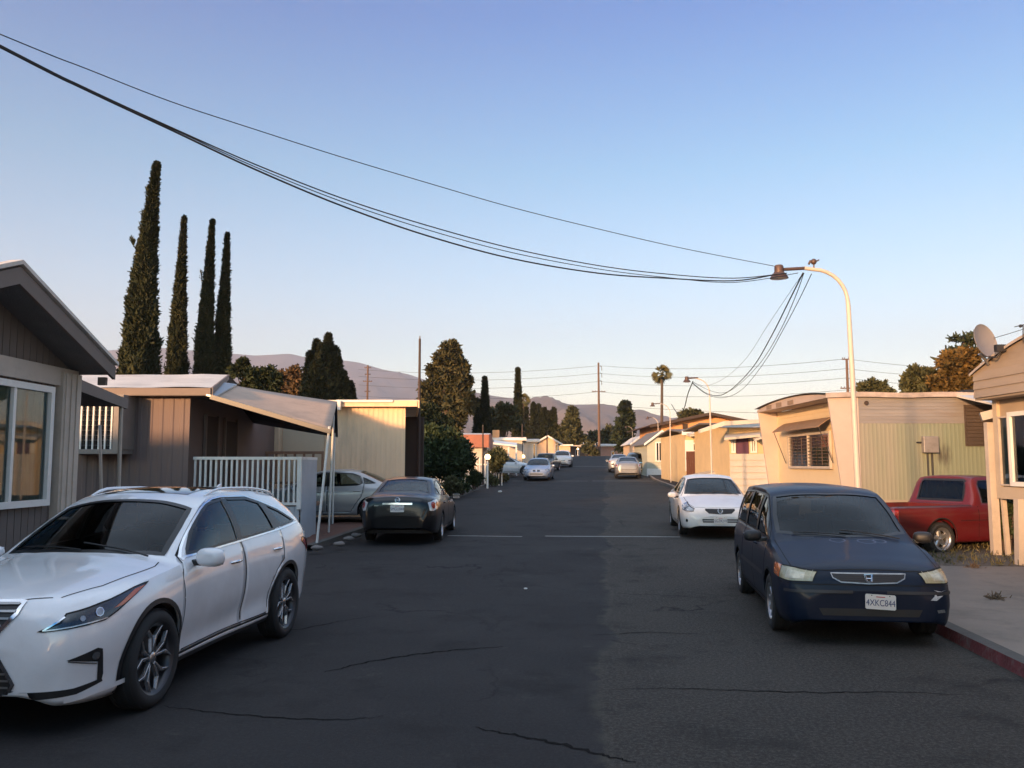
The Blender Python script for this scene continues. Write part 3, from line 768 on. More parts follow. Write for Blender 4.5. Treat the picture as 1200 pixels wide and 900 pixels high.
    if sp.get('wipers', True):
        mb = MB()
        for (a, b_) in (((cu + .00, .62), (cu + .10, -.02)), ((cu + .00, .02), (cu + .10, -.56))):
            pts = []
            for t_ in np.linspace(0, 1, 10):
                u_ = a[0] + (b_[0] - a[0]) * t_; y_ = a[1] + (b_[1] - a[1]) * t_; h, n = c.ray('T', u_, y_); pts.append(h + n * .018)
            mb.tube(pts, .008, 5)
        mb.build('wipers', black_plastic, root)
    sp['extra'](c, paint)
    # lens panels: (name, polygon, axis, material, offset)
    c.put(c.bm, 'body', [paint, inner], thick=.025)
    return c
# ------------------------------------------------------------------ vehicle specifications
def sym(half):
    return list(half) + [(a, -b) for a, b in half[::-1] if abs(b) > 1e-6]
def front_end(c, y0, z0, y1, z1, lens, grille=None, slats=4, emblem=None, frame=chrome, gm=black_plastic, slat_m=None, fwid=.018):
    if grille:
        g = c.panel('grille', grille, 'F', gm, .004, .05)
        if frame: c.strip('grille_frame', grille, 'F', fwid, frame, .010, .04, True, parent=g)
        za, zb = min(p[1] for p in grille), max(p[1] for p in grille)
        for i in range(1, slats + 1):
            z = za + (zb - za) * i / (slats + 1); xs_ = []
            for k in range(-60, 61):
                if pip((k * .01, z), grille): xs_.append(k * .01)
            if len(xs_) > 4: c.strip('slat', [(xs_[0] + .01, z), (xs_[-1] - .01, z)], 'F', .010, slat_m or (steel if frame else dark_metal), .010, .06, parent=g)
def mirrored(c, name, poly, pair, m, off=.004, res=.04, rim=None):
    out = []
    for ax in pair:
        o = c.panel(name, poly, ax, m, off, res)
        if rim: c.strip(name + '_rim', poly, ax, .012, rim, off + .001, .04, True, parent=o)
        out.append(o)
    return out
def ring(cx, cy, r, n=18, k=1.0):
    return [(cx + r * math.cos(2 * math.pi * i / n), cy + r * k * math.sin(2 * math.pi * i / n)) for i in range(n)]
def emblem_tube(c, ax, pts_list, off=.012, r=.005, name='emblem', m=chrome):
    mb = MB()
    for pts in pts_list: mb.tube([c.ray(ax, a, b)[0] + c.ray(ax, a, b)[1] * off for a, b in pts], r, 6)
    return mb.build(name, m, c.root, smooth=60)
def round_badge(c, ax, y, z, r):
    emblem_tube(c, ax, [ring(y, z, r) + [(y + r, z)], [(y - r * 1.25, z), (y + r * 1.25, z)]], .012, .006)

# -------- white crossover
lexus = dict(L=4.89, axles=(.97, 3.76), wheel_r=.378, wheel=(.378, .235, .272, 'twin10', alloy_dark, mat('machined_alloy', (.45, .45, .46), .25, .9, var=.1)), wheel_key='crossover', arch_r=.43,
    top=[(0, .66), (.03, .80), (.08, .90), (.16, .965), (.35, 1.015), (.8, 1.085), (1.2, 1.13), (1.34, 1.155), (1.6, 1.30), (1.95, 1.48), (2.2, 1.585), (2.45, 1.645), (2.8, 1.675), (3.3, 1.67), (3.8, 1.635), (4.25, 1.575), (4.40, 1.53), (4.6, 1.33), (4.75, 1.12), (4.84, 1.0), (4.88, .85), (4.89, .75)],
    belt=[(0, .58), (.1, .80), (.3, .885), (.8, .985), (1.3, 1.04), (1.6, 1.075), (2.5, 1.12), (3.5, 1.17), (4.2, 1.20), (4.6, 1.14), (4.8, .98), (4.89, .70)],
    bot=[(0, .32), (.1, .24), (.5, .21), (1.4, .24), (3.5, .25), (4.3, .27), (4.75, .35), (4.89, .45)],
    w=[(0, .50), (.02, .60), (.06, .70), (.14, .80), (.3, .875), (.6, .93), (1.0, .947), (2.4, .930), (3.76, .947), (4.3, .925), (4.6, .86), (4.78, .76), (4.86, .65), (4.89, .55)],
    wr=[(0, .45), (.1, .62), (.3, .76), (.8, .80), (1.25, .80), (1.5, .765), (2.0, .68), (2.4, .63), (3.5, .61), (4.2, .59), (4.6, .60), (4.89, .45)],
    crown=[(0, .05), (.3, .07), (1.2, .07), (1.5, .10), (2.0, .08), (2.5, .05), (4, .05), (4.6, .10), (4.89, .05)],
    side=[(0, .91), (.08, .945), (.2, .955), (.34, .97), (.5, .992), (.66, 1.0), (.8, .99), (.92, .965), (1, .93)],
    dents=[(2.35, .20, .85, .13, -.028), (3.05, .12, .45, .10, .030), (.97, .62, .42, .3, .012), (3.76, .62, .5, .3, .014)],
    side_windows=[[(1.60, 1.125), (2.62, 1.165), (2.62, 1.555), (2.32, 1.530), (1.98, 1.395)], [(2.71, 1.170), (3.52, 1.205), (3.60, 1.26), (3.44, 1.490), (3.18, 1.545), (2.71, 1.560)], [(3.70, 1.225), (4.17, 1.255), (3.86, 1.385), (3.56, 1.475)]],
    pillars=[[(2.615, 1.16), (2.715, 1.165), (2.715, 1.565), (2.615, 1.56)], [(3.50, 1.20), (3.715, 1.225), (3.57, 1.49), (3.42, 1.51)]],
    chrome_line=[(1.50, 1.085), (1.56, 1.105), (2.62, 1.145), (3.60, 1.19), (4.28, 1.235), (3.88, 1.405), (3.45, 1.515), (3.18, 1.572), (2.62, 1.585), (2.28, 1.555), (1.92, 1.41), (1.50, 1.10)],
    doors=[[(1.42, .31), (2.66, .33), (2.66, 1.572), (2.3, 1.548), (1.95, 1.405), (1.50, 1.12), (1.40, .95)], [(2.675, .33), (3.25, .34), (3.31, .62), (3.44, .78), (3.62, .88), (3.66, 1.195), (3.50, 1.505), (3.18, 1.565), (2.675, 1.575)]],
    handles=[(2.45, .965), (3.45, .995)], handle_mat=None,
    windscreen=sym([(1.36, 0), (1.38, .4), (1.46, .70), (1.80, .655), (2.10, .60), (2.14, .3), (2.15, 0)]), rear_window=sym([(4.42, 0), (4.43, .45), (4.62, .50), (4.72, .50), (4.73, 0)]),
    cowl=1.36, seat_z=.62, seat_rows=(2.35, 3.25), mirror=(1.66, 1.06), ms=1.22, arch_trim=.04, arch_mat=black_plastic, seat_mat=seat_tan, b_pillar=2.66)
def ex_lexus(c, paint):
    G = [(-.40, .93), (.40, .93), (.39, .86), (.245, .68), (.44, .40), (.40, .33), (-.40, .33), (-.44, .40), (-.245, .68), (-.39, .86)]
    g = c.panel('grille', G, 'F', black_plastic, .004, .05); c.strip('grille_frame', G, 'F', .028, chrome, .012, .03, True, parent=g)
    for z in np.arange(.38, .93, .045):
        xs_ = [k * .01 for k in range(-60, 61) if pip((k * .01, z), G)]
        if len(xs_) > 4: c.strip('slat', [(xs_[0] + .01, z), (xs_[-1] - .01, z)], 'F', .014, steel, .016, .06, parent=g)
    # emblem: ring with an angular L
    emblem_tube(c, 'F', [ring(0, .76, .075, 24, .78) + [(.075, .76)], [(-.025, .80), (.01, .73), (-.045, .73)], [(.01, .73), (.06, .73)]], .03, .007)
    H = [(-.33, .745), (-.10, .765), (.10, .785), (.20, .83), (.34, .905), (.50, .985), (.36, .965), (.16, .915), (-.04, .875), (-.16, .855), (-.20, .80)]
    for ax, l in (('FL', 1), ('FR', -1)):
        h = c.panel('headlight', H, ax, lens_dark, .005, .035); c.strip('headlight_rim', H, ax, .010, seam_m, .006, .03, True, parent=h)
        c.panel('projector', ring(.06, .842, .024), ax, lens_clear, .010, .02, parent=h); c.strip('projector_ring', ring(.06, .842, .028, 8), ax, .006, chrome, .012, .01, True, parent=h)
        c.panel('projector', ring(-.06, .815, .018), ax, lens_clear, .010, .02, parent=h)
        c.strip('light_guide', [(-.30, .752), (-.17, .835)], ax, .010, chrome, .011, .03, parent=h); c.strip('light_guide', [(-.29, .752), (.12, .795)], ax, .008, lens_white, .011, .03, parent=h)
        c.panel('indicator', [(.17, .85), (.24, .86), (.46, .965), (.36, .95)], ax, lens_amber, .011, .03, parent=h)
        F_ = [(-.16, .545), (.05, .60), (.09, .585), (.11, .40), (.10, .355), (.065, .36), (.06, .50)]
        f = c.panel('fog_lamp_recess', F_, ax, black_plastic, .004, .03); c.panel('fog_lamp', ring(.035, .548, .028), ax, chrome, .014, .02, parent=f); c.strip('fog_trim', [(-.15, .538), (.05, .49)], ax, .010, chrome, .008, .03, parent=f)
        c.panel('lower_intake', [(-.42, .345), (-.10, .345), (.10, .37), (.11, .345), (-.08, .30), (-.42, .29)], ax, black_plastic, .004, .04)
        c.strip('bumper_lip', [(-.16, .275), (.08, .292), (.30, .30)], ax, .035, paint, .016, .05)
        t = c.panel('tail_lamp', [(-.30, .98), (.05, .99), (.34, 1.06), (.38, 1.02), (.20, .90), (-.05, .92), (-.30, .93)], 'B' + ax[1], lens_red, .006, .04); c.strip('tail_lamp_rim', [(-.30, .98), (.05, .99), (.34, 1.06)], 'B' + ax[1], .01, seam_m, .007, .04, parent=t)
        s_ = ax[1]
        c.strip('rocker_trim', [(1.42, .285), (2.5, .295), (3.30, .30)], s_, .085, black_plastic, .006, .06)
        c.strip('rocker_moulding', [(1.45, .345), (2.5, .355), (3.20, .36)], s_, .012, chrome, .008, .06)
        rr = MB(); pts = []
        for t_ in np.linspace(0, 1, 14):
            u = 2.42 + 1.75 * t_; q, n = c.ray('T', u, l * (.585 + .02 * math.sin(math.pi * t_))); pts.append(q + Vector((0, 0,   .028 * min(1, 6 * t_, 6 * (1 - t_)) ** .6 + .004)))
        rr.tube(pts, [.007] + [.015] * 12 + [.007], 8); rr.build('roof_rail', paint, c.root, smooth=50)
    c.panel('sunroof', sym([(2.36, 0), (2.37, .44), (3.05, .44), (3.06, 0)]), 'T', house_glass, .004, .06)
    for y in (.25,): pass
    c.strip('bonnet_gap', [(.22, -.55), (.12, -.30), (.12, .30), (.22, .55)], 'T', .010, seam_m, .002, .04)
    for l in (1, -1): c.strip('bonnet_gap', [(.24, l * .60), (.55, l * .72), (.95, l * .76), (1.20, l * .775), (1.32, l * .74)], 'T', .010, seam_m, .002, .05)
    q, n = c.ray('T', 3.95, 0); mb = MB(); mb.prism([q + Vector((.09, -.012, 0)), q + Vector((-.05, -.012, 0)), q + Vector((-.07, -.004, .065)), q + Vector((-.03, -.004, .055))], (0, .024, 0)); mb.build('antenna_fin', paint, c.root, bevel=.004)
lexus['extra'] = ex_lexus; lexus['handle_mat'] = chrome

# -------- dark blue minivan
van = dict(L=4.75, axles=(.93, 3.76), wheel_r=.325, wheel=(.325, .205, .20, 'cover7', alloy, alloy), wheel_key='minivan', arch_r=.365,
    top=[(0, .58), (.03, .70), (.07, .78), (.15, .83), (.5, .925), (.9, 1.025), (1.0, 1.05), (1.3, 1.225), (1.65, 1.43), (1.9, 1.54), (2.1, 1.595), (2.6, 1.635), (3.5, 1.64), (4.2, 1.62), (4.45, 1.58), (4.55, 1.48), (4.65, 1.15), (4.70, .95), (4.74, .8), (4.75, .6)],
    belt=[(0, .52), (.1, .72), (.3, .80), (.9, .95), (1.3, .985), (3, 1.0), (4.4, 1.02), (4.65, .95), (4.75, .55)],
    bot=[(0, .27), (.1, .225), (.5, .21), (1.3, .22), (4, .23), (4.6, .27), (4.75, .35)],
    w=[(0, .64), (.02, .70), (.06, .78), (.15, .84), (.35, .88), (.8, .895), (2, .895), (4, .895), (4.4, .87), (4.6, .82), (4.72, .70), (4.75, .62)],
    wr=[(0, .5), (.2, .72), (.9, .775), (1.2, .77), (1.7, .715), (2.1, .67), (3, .66), (4.4, .63), (4.75, .5)],
    crown=[(0, .03), (.3, .05), (1.0, .06), (1.4, .11), (2.1, .06), (4.2, .05), (4.75, .03)],
    dents=[(2.4, .42, 2.0, .035, .012)],
    side_windows=[[(1.34, 1.03), (2.16, 1.05), (2.16, 1.50), (1.90, 1.47), (1.62, 1.30)], [(2.25, 1.05), (3.20, 1.06), (3.20, 1.535), (2.25, 1.515)], [(3.30, 1.06), (4.36, 1.08), (4.24, 1.50), (3.30, 1.535)]],
    pillars=[[(2.15, 1.04), (2.26, 1.04), (2.26, 1.52), (2.15, 1.51)], [(3.19, 1.05), (3.31, 1.05), (3.31, 1.54), (3.19, 1.54)]],
    doors=[[(1.20, .30), (2.20, .30), (2.20, 1.53), (1.88, 1.49), (1.58, 1.32), (1.22, 1.03)], [(2.215, .30), (3.14, .30), (3.24, .48), (3.25, 1.545), (2.215, 1.532)]],
    handles=[(2.02, .90), (3.05, .92)],
    windscreen=sym([(1.04, 0), (1.08, .45), (1.22, .715), (1.55, .695), (1.93, .63), (1.90, .3), (1.88, 0)]), rear_window=sym([(1.52, 0), (1.50, .52), (1.10, .60), (1.09, 0)]), rw_axis='B',
    cowl=1.04, seat_z=.55, seat_rows=(1.95, 2.85, 3.70), mirror=(1.42, 1.00), mirror_mat=black_plastic, b_pillar=2.2)
van['rear_window'] = sym([(0, 1.50), (.50, 1.47), (.56, 1.10), (0, 1.08)]) if False else [(-.50, 1.47), (.50, 1.47), (.56, 1.10), (-.56, 1.10)]
lamp_bowl = mat('lamp_bowl', (.50, .47, .36), .2, .3, coat=.6, var=.2, vs=30)
def ex_van(c, paint):
    G = [(-.375, .755), (.375, .755), (.36, .71), (.28, .668), (0, .655), (-.28, .668), (-.36, .71)]
    front_end(c, 0, 0, 0, 0, None, G, 4, frame=mat('dull_chrome', (.33, .32, .31), .3, .8, var=.2, vs=20), slat_m=dark_metal, fwid=.012)
    # letter H in a rounded frame
    emblem_tube(c, 'F', [[(-.030, .738), (-.019, .678)], [(.030, .738), (.019, .678)], [(-.024, .704), (.024, .704)]], .022, .0055); emblem_tube(c, 'F', [[(-.043, .742), (.043, .742), (.036, .69), (.026, .670), (-.026, .670), (-.036, .69), (-.043, .742)]], .018, .0035)
    H = [(-.30, .66), (-.31, .775), (-.10, .805), (.10, .815), (.28, .825), (.27, .70), (.12, .675), (-.10, .66)]
    for ax in ('FL', 'FR'):
        h = c.panel('headlight', [(a, z) for a, z in H if a < .15] + [] if False else [(-.30, .665), (-.31, .765), (-.10, .795), (.10, .805), (.10, .675), (-.10, .662)], ax, lens_yellow, .006, .035); c.strip('headlight_rim', [(-.30, .665), (-.31, .765), (-.10, .795), (.10, .805), (.10, .675), (-.10, .662)], ax, .010, seam_m, .007, .03, True, parent=h)
        c.panel('reflector', [(-.22, .69), (-.22, .75), (-.02, .775), (-.02, .69)], ax, lamp_bowl, .010, .03, parent=h)
        for k_ in range(7): c.strip('flute', [(-.27 + k_ * .055, .672), (-.27 + k_ * .055, .775)], ax, .004, lamp_bowl, .0115, .03, parent=h)
        c.panel('indicator', [(.11, .675), (.11, .805), (.29, .815), (.27, .70)], ax, lens_amber if ax == 'FR' else lens_white, .006, .035, parent=h)
        c.panel('tail_lamp', [(-.10, .80), (-.10, 1.45), (.06, 1.42), (.10, .82)], 'B' + ax[1], lens_red, .006, .05)
    c.strip('bumper_gap', [(-.86, .640), (-.4, .642), (0, .640), (.4, .642), (.86, .640)], 'F', .010, seam_m, .003, .05)
    c.panel('lower_intake', [(-.52, .40), (.52, .40), (.48, .325), (-.48, .325)], 'F', black_plastic, .003, .05)
    for ax in ('F',):
        c.strip('bumper_moulding', [(-.84, .565), (-.5, .57), (-.17, .57)], ax, .030, dark_metal, .010, .05); c.strip('bumper_moulding', [(.17, .57), (.5, .57), (.84, .565)], ax, .030, dark_metal, .010, .05)
        c.strip('bumper_crease', [(-.80, .295), (0, .292), (.80, .295)], ax, .018, steel, .004, .05) if False else None
    scr = mat('bare_scrape', (.45, .44, .45), .7, var=.3, vs=30)
    c.panel('bumper_scrape', [(.60, .50), (.64, .535), (.655, .575), (.67, .54), (.735, .545), (.69, .515), (.66, .495)], 'F', scr, .008, .03); c.panel('bumper_scrape', [(.64, .60), (.72, .585), (.77, .60), (.70, .575)], 'F', scr, .008, .03)
    c.panel('bumper_scrape', [(.66, .40), (.74, .405), (.75, .375), (.67, .37)], 'F', mat('grey_scrape', (.12, .12, .12), .8, var=.4, vs=40), .008, .03)
    c.strip('bonnet_gap', [(.13, -.74), (.085, -.40), (.085, .40), (.13, .74)], 'T', .010, seam_m, .002, .04)
    for l in (1, -1): c.strip('bonnet_gap', [(.15, l * .745), (.5, l * .765), (.85, l * .775), (1.08, l * .78)], 'T', .010, seam_m, .002, .05)
    # sun-faded blotches of the clear coat on the bonnet
    fd = mat('faded_clearcoat', (.055, .065, .10), .55, coat=.3, var=.5, vs=18)
    for (u, y, r, k) in ((.92, -.10, .085, .75), (.90, .22, .10, .7), (.93, .37, .07, .8)):
        c.strip('clearcoat_fade', [(u + r * k * math.sin(t) * (1 + .15 * math.sin(3 * t)), y + r * math.cos(t)) for t in np.linspace(0, 6.28, 22)[:-1]], 'T', .018, fd, .0015, .03, True)
    for ax in 'LR': c.strip('side_moulding', [(1.32, .60), (3.3, .60)], ax, .05, dark_metal, .008, .08)
    plate(c, '4XKC844', True, .475, y=.10, tilt=-.045, proud=.022)
van['extra'] = ex_van

# -------- four-door saloon
def sedan(**k):
    d = dict(L=4.86, axles=(.96, 3.76), wheel_r=.322, wheel=(.322, .205, .212, 'five', alloy, alloy), wheel_key='saloon', arch_r=.362,
    top=[(0, .50), (.03, .60), (.08, .67), (.2, .725), (.6, .83), (1.1, .935), (1.24, .965), (1.5, 1.10), (1.9, 1.295), (2.15, 1.385), (2.5, 1.445), (2.9, 1.455), (3.3, 1.42), (3.7, 1.31), (4.05, 1.15), (4.25, 1.075), (4.6, 1.06), (4.76, 1.03), (4.83, .90), (4.86, .62)],
    belt=[(0, .44), (.1, .60), (.3, .68), (.8, .80), (1.2, .87), (2, .91), (3.3, .955), (4.2, .985), (4.6, .97), (4.78, .86), (4.86, .56)],
    bot=[(0, .27), (.1, .21), (.5, .19), (4.2, .2), (4.7, .26), (4.86, .34)],
    w=[(0, .52), (.02, .60), (.06, .69), (.15, .78), (.35, .85), (.8, .89), (2.4, .895), (4, .89), (4.5, .85), (4.68, .79), (4.80, .70), (4.86, .58)],
    wr=[(0, .42), (.2, .66), (1.1, .74), (1.3, .73), (1.8, .64), (2.3, .575), (2.9, .56), (3.5, .575), (4.1, .66), (4.4, .70), (4.86, .5)],
    crown=[(0, .03), (.3, .06), (1.1, .06), (1.5, .09), (2.3, .05), (3.2, .05), (3.8, .09), (4.3, .05), (4.86, .03)],
    side_windows=[[(1.60, .965), (2.50, .985), (2.50, 1.345), (2.2, 1.315), (1.88, 1.18)], [(2.59, .985), (3.36, 1.01), (3.50, 1.06), (3.40, 1.245), (3.2, 1.32), (2.59, 1.350)], [(3.56, 1.05), (3.86, 1.065), (3.62, 1.175), (3.50, 1.22)]],
    pillars=[[(2.49, .98), (2.60, .98), (2.60, 1.355), (2.49, 1.35)]],
    doors=[[(1.38, .29), (2.54, .29), (2.54, 1.362), (2.18, 1.335), (1.85, 1.20), (1.40, .92)], [(2.555, .29), (3.20, .29), (3.34, .52), (3.50, .72), (3.54, 1.03), (3.42, 1.26), (3.2, 1.335), (2.555, 1.362)]],
    handles=[(2.36, .82), (3.36, .85)],
    windscreen=sym([(1.28, 0), (1.30, .4), (1.42, .68), (1.75, .62), (2.08, .54), (2.06, 0)]), rear_window=sym([(3.42, 0), (3.41, .49), (3.70, .53), (4.02, .60), (4.06, 0)]),
    cowl=1.28, seat_z=.42, seat_rows=(2.10, 3.05), mirror=(1.64, .90), b_pillar=2.54)
    d.update(k); return d
def ex_sedan(face, txtF=None, txtR=None, bar=True):
    def f(c, paint):
        if face == 'oval':
            G = [(-.34, .665), (.34, .665), (.345, .63), (.26, .555), (0, .54), (-.26, .555), (-.345, .63)]; front_end(c, 0, 0, 0, 0, None, G, 3, frame=None); round_badge(c, 'F', 0, .612, .052)
            hl = [(-.24, .60), (-.22, .66), (-.05, .70), (.16, .765), (.26, .80), (.27, .74), (.16, .64), (-.06, .60)]
        elif face == 'kidney':
            for s_ in (-1, 1):
                G = [(s_ * .03, .67), (s_ * .25, .66), (s_ * .22, .54), (s_ * .05, .53)]; front_end(c, 0, 0, 0, 0, None, G, 0, frame=chrome)
            hl = [(-.26, .60), (-.24, .68), (.0, .70), (.2, .735), (.26, .73), (.16, .64), (-.06, .60)]
        else:
            G = [(-.40, .66), (.40, .66), (.36, .57), (-.36, .57)]; front_end(c, 0, 0, 0, 0, None, G, 3, frame=chrome)
            hl = [(-.26, .58), (-.24, .67), (.0, .70), (.2, .74), (.26, .73), (.16, .64), (-.06, .58)]
        for ax in ('FL', 'FR'):
            h = c.panel('headlight', hl, ax, lens_clear, .006, .035); c.strip('headlight_rim', hl, ax, .010, seam_m, .007, .03, True, parent=h)
            c.panel('bulb', ring(.02, .67, .042), ax, lens_dark, .010, .02, parent=h); c.panel('bulb', ring(.13, .70, .034), ax, lens_white, .010, .02, parent=h)
            c.panel('fog_lamp', ring(-.10, .39, .038), ax, lens_dark, .006, .02)
            t = c.panel('tail_lamp', [(-.17, .73), (-.19, .90), (.00, .955), (.20, .96), (.26, .90), (.12, .76), (-.06, .72)], 'B' + ax[1], lens_white, .006, .04)
            c.panel('brake_lamp', ring(-.045, .845, .075), 'B' + ax[1], lens_red, .010, .025, parent=t); c.panel('brake_lamp', ring(.125, .865, .052), 'B' + ax[1], lens_red, .010, .025, parent=t)
        c.panel('lower_intake', [(-.42, .43), (.42, .43), (.40, .35), (-.40, .35)], 'F', black_plastic, .004, .05); c.strip('intake_bar', [(-.40, .39), (.40, .39)], 'F', .016, paint, .012, .06)
        c.strip('bonnet_gap', [(.20, -.56), (.11, -.30), (.11, .30), (.20, .56)], 'T', .010, seam_m, .002, .04)
        for l in (1, -1): c.strip('bonnet_gap', [(.22, l * .58), (.5, l * .68), (.9, l * .72), (1.24, l * .735)], 'T', .010, seam_m, .002, .05)
        c.strip('boot_gap', [(-.62, .99), (-.66, .80), (-.56, .60), (-.30, .565), (.30, .565), (.56, .60), (.66, .80), (.62, .99)], 'B', .012, seam_m, .002, .04)
        c.strip('bumper_gap', [(-.82, .70), (-.68, .69)], 'B', .010, seam_m, .002, .04); c.strip('bumper_gap', [(.82, .70), (.68, .69)], 'B', .010, seam_m, .002, .04)
        if bar: c.strip('chrome_bar', [(-.33, .875), (0, .88), (.33, .875)], 'B', .038, chrome, .018, .05)
        round_badge(c, 'B', 0, .955, .05)
        c.strip('maker_script', [(.42, .835), (.52, .838)], 'B', .016, chrome, .006, .03)
        for ax in 'LR': c.strip('side_moulding', [(1.42, .47), (3.25, .49)], ax, .028, paint, .010, .08)
        c.panel('lower_valance', [(-.5, .36), (.5, .36), (.45, .30), (-.45, .30)], 'B', black_plastic, .004, .05)
        if txtF: plate(c, txtF, True, .40)
        if txtR: plate(c, txtR, False, .775, proud=.012)
    return f

# -------- low pickup with extended cab
pickup = dict(L=5.15, axles=(.82, 3.98), wheel_r=.315, wheel=(.315, .225, .215, 'round5', alloy, alloy), wheel_key='pickup', arch_r=.385,
    top=[(0, .60), (.03, .76), (.08, .86), (.2, .91), (.8, .98), (1.25, 1.02), (1.35, 1.05), (1.6, 1.24), (1.85, 1.43), (2.05, 1.50), (2.4, 1.535), (2.8, 1.535), (2.92, 1.51), (2.98, 1.42), (3.10, 1.02), (3.14, .95), (3.3, .95), (5.0, .95), (5.12, .93), (5.15, .86)],
    belt=[(0, .54), (.1, .78), (.3, .86), (1.3, .93), (2.9, .94), (3.15, .925), (5.1, .92), (5.15, .78)],
    bot=[(0, .32), (.1, .24), (.5, .22), (4.6, .24), (5.0, .30), (5.15, .38)],
    w=[(0, .70), (.02, .75), (.06, .80), (.15, .84), (.35, .87), (.8, .885), (2.4, .885), (4.5, .885), (5.0, .875), (5.1, .86), (5.15, .83)],
    wr=[(0, .6), (.2, .76), (1.2, .78), (1.4, .76), (1.85, .69), (2.2, .66), (2.9, .66), (3.08, .74), (3.2, .80), (5.15, .78)],
    crown=[(0, .03), (.3, .05), (1.2, .05), (1.5, .08), (2.2, .04), (2.9, .04), (3.15, .01), (5.15, .01)],
    side=[(0, .92), (.1, .96), (.25, .975), (.45, .98), (.55, .995), (.75, 1.0), (.9, .99), (1, .965)],
    side_windows=[[(1.58, .99), (2.22, .99), (2.22, 1.42), (2.06, 1.405), (1.80, 1.25)], [(2.32, .99), (2.88, .99), (2.86, 1.36), (2.80, 1.425), (2.32, 1.435)]],
    doors=[[(1.36, .34), (2.27, .34), (2.27, 1.445), (2.04, 1.425), (1.76, 1.27), (1.40, .96)]], handles=[(2.12, .84)],
    windscreen=sym([(1.38, 0), (1.40, .5), (1.46, .70), (1.70, .66), (1.94, .61), (1.92, 0)]), rear_window=[(-.58, 1.03), (.58, 1.03), (.55, 1.40), (.50, 1.44), (-.50, 1.44), (-.55, 1.40)], rw_axis='B',
    cowl=1.38, seat_z=.45, seat_rows=(2.2,), mirror=(1.66, .95), mirror_mat=black_plastic, nst=96, b_pillar=2.3)
def ex_pickup(c, paint):
    front_end(c, 0, 0, 0, 0, None, [(-.46, .80), (.46, .80), (.44, .60), (-.44, .60)], 3, frame=chrome)
    for ax in ('FL', 'FR'):
        c.panel('headlight', [(-.30, .63), (-.30, .79), (.10, .80), (.10, .64)], ax, lens_clear, .006, .04)
        c.panel('tail_lamp', [(-.20, .62), (-.20, .88), (-.02, .88), (-.02, .62)], 'B' + ax[1], lens_red, .006, .04)
    # open load bed
    bed = [(3.20, -.72), (5.08, -.72), (5.08, .72), (3.20, .72)]
    c.take(bed, 'T', keep=False); L = c.L; x0, x1 = L / 2 - 5.08, L / 2 - 3.20; mb = MB()
    mb.box(x0, x1, -.72, .72, .50, .52); mb.box(x0, x0 + .015, -.72, .72, .52, .945); mb.box(x1 - .015, x1, -.72, .72, .52, .945); mb.box(x0 + .015, x1 - .015, -.72, -.705, .52, .945); mb.box(x0 + .015, x1 - .015, .705, .72, .52, .945)
    mb.build('load_bed', paint, c.root)
    for ax in 'LR':
        c.strip('body_crease', [(1.30, .66), (3.50, .655)], ax, .012, seam_m, .002, .08); c.strip('cab_gap', [(3.02, .32), (3.02, .93)], ax, .014, seam_m, .002, .08)
        c.strip('bed_rail', [(3.16, .925), (5.10, .925)], ax, .03, black_plastic, .006, .1)
    c.panel('rear_bumper', [(-.80, .40), (.80, .40), (.80, .53), (-.80, .53)], 'B', chrome, .05, .08)
pickup['extra'] = ex_pickup

def car_paint(name, col, rough=.32, coat=.9, dust=(.16, .14, .12), da=.25, metal=0.0):
    return mat(name, col, rough, metal, coat, var=.05, vs=1.5, dirt=dust, dirt_amt=da, ds=1.3)
p_white = car_paint('pearl_white_paint', (.74, .73, .74), .22, 1.0, (.45, .43, .40), .25)
p_white2 = car_paint('white_paint', (.66, .65, .64), .35, .7, (.42, .39, .34), .4)
p_blue = car_paint('dark_blue_paint', (.004, .0095, .024), .42, .14, (.016, .018, .03), .4)
MATS['dark_blue_paint'].node_tree.nodes['Principled BSDF'].inputs['Specular IOR Level'].default_value = .2
p_black = car_paint('black_paint', (.005, .005, .006), .28, .5, (.03, .028, .026), .25)
MATS['black_paint'].node_tree.nodes['Principled BSDF'].inputs['Specular IOR Level'].default_value = .3
p_silver = car_paint('silver_paint', (.36, .37, .39), .34, .7, (.2, .18, .16), .3, .35)
p_grey = car_paint('grey_paint', (.20, .205, .22), .34, .7, metal=.35)
p_red = car_paint('red_paint', (.095, .006, .008), .40, .4, (.10, .05, .045), .35)
p_dark = car_paint('dark_green_paint', (.015, .028, .032), .34, .7); p_beige = car_paint('beige_paint', (.42, .38, .32), .35, .6)

def park(sp, name, label, X, s, face_cam, paint, gS, gB, yaw=0.0, world=None, extra=None, rz=None, **k):
    """place by street coordinates of the car's middle, or by world (x, y) and heading rz"""
    if world is None:
        p = st(X, s); z = gs(s); hd = (math.pi / 2 - TH) + (math.pi if face_cam else 0) + yaw
    else: p = Vector((world[0], world[1], 0)); z = k.pop('z', gz(*world) + .11); hd = rz
    sp = dict(sp)
    if extra: sp['extra'] = extra
    return make_car(sp, name, label, k.pop('cat', 'car'), (p.x, p.y, z), hd, paint, gS, gB, **k)
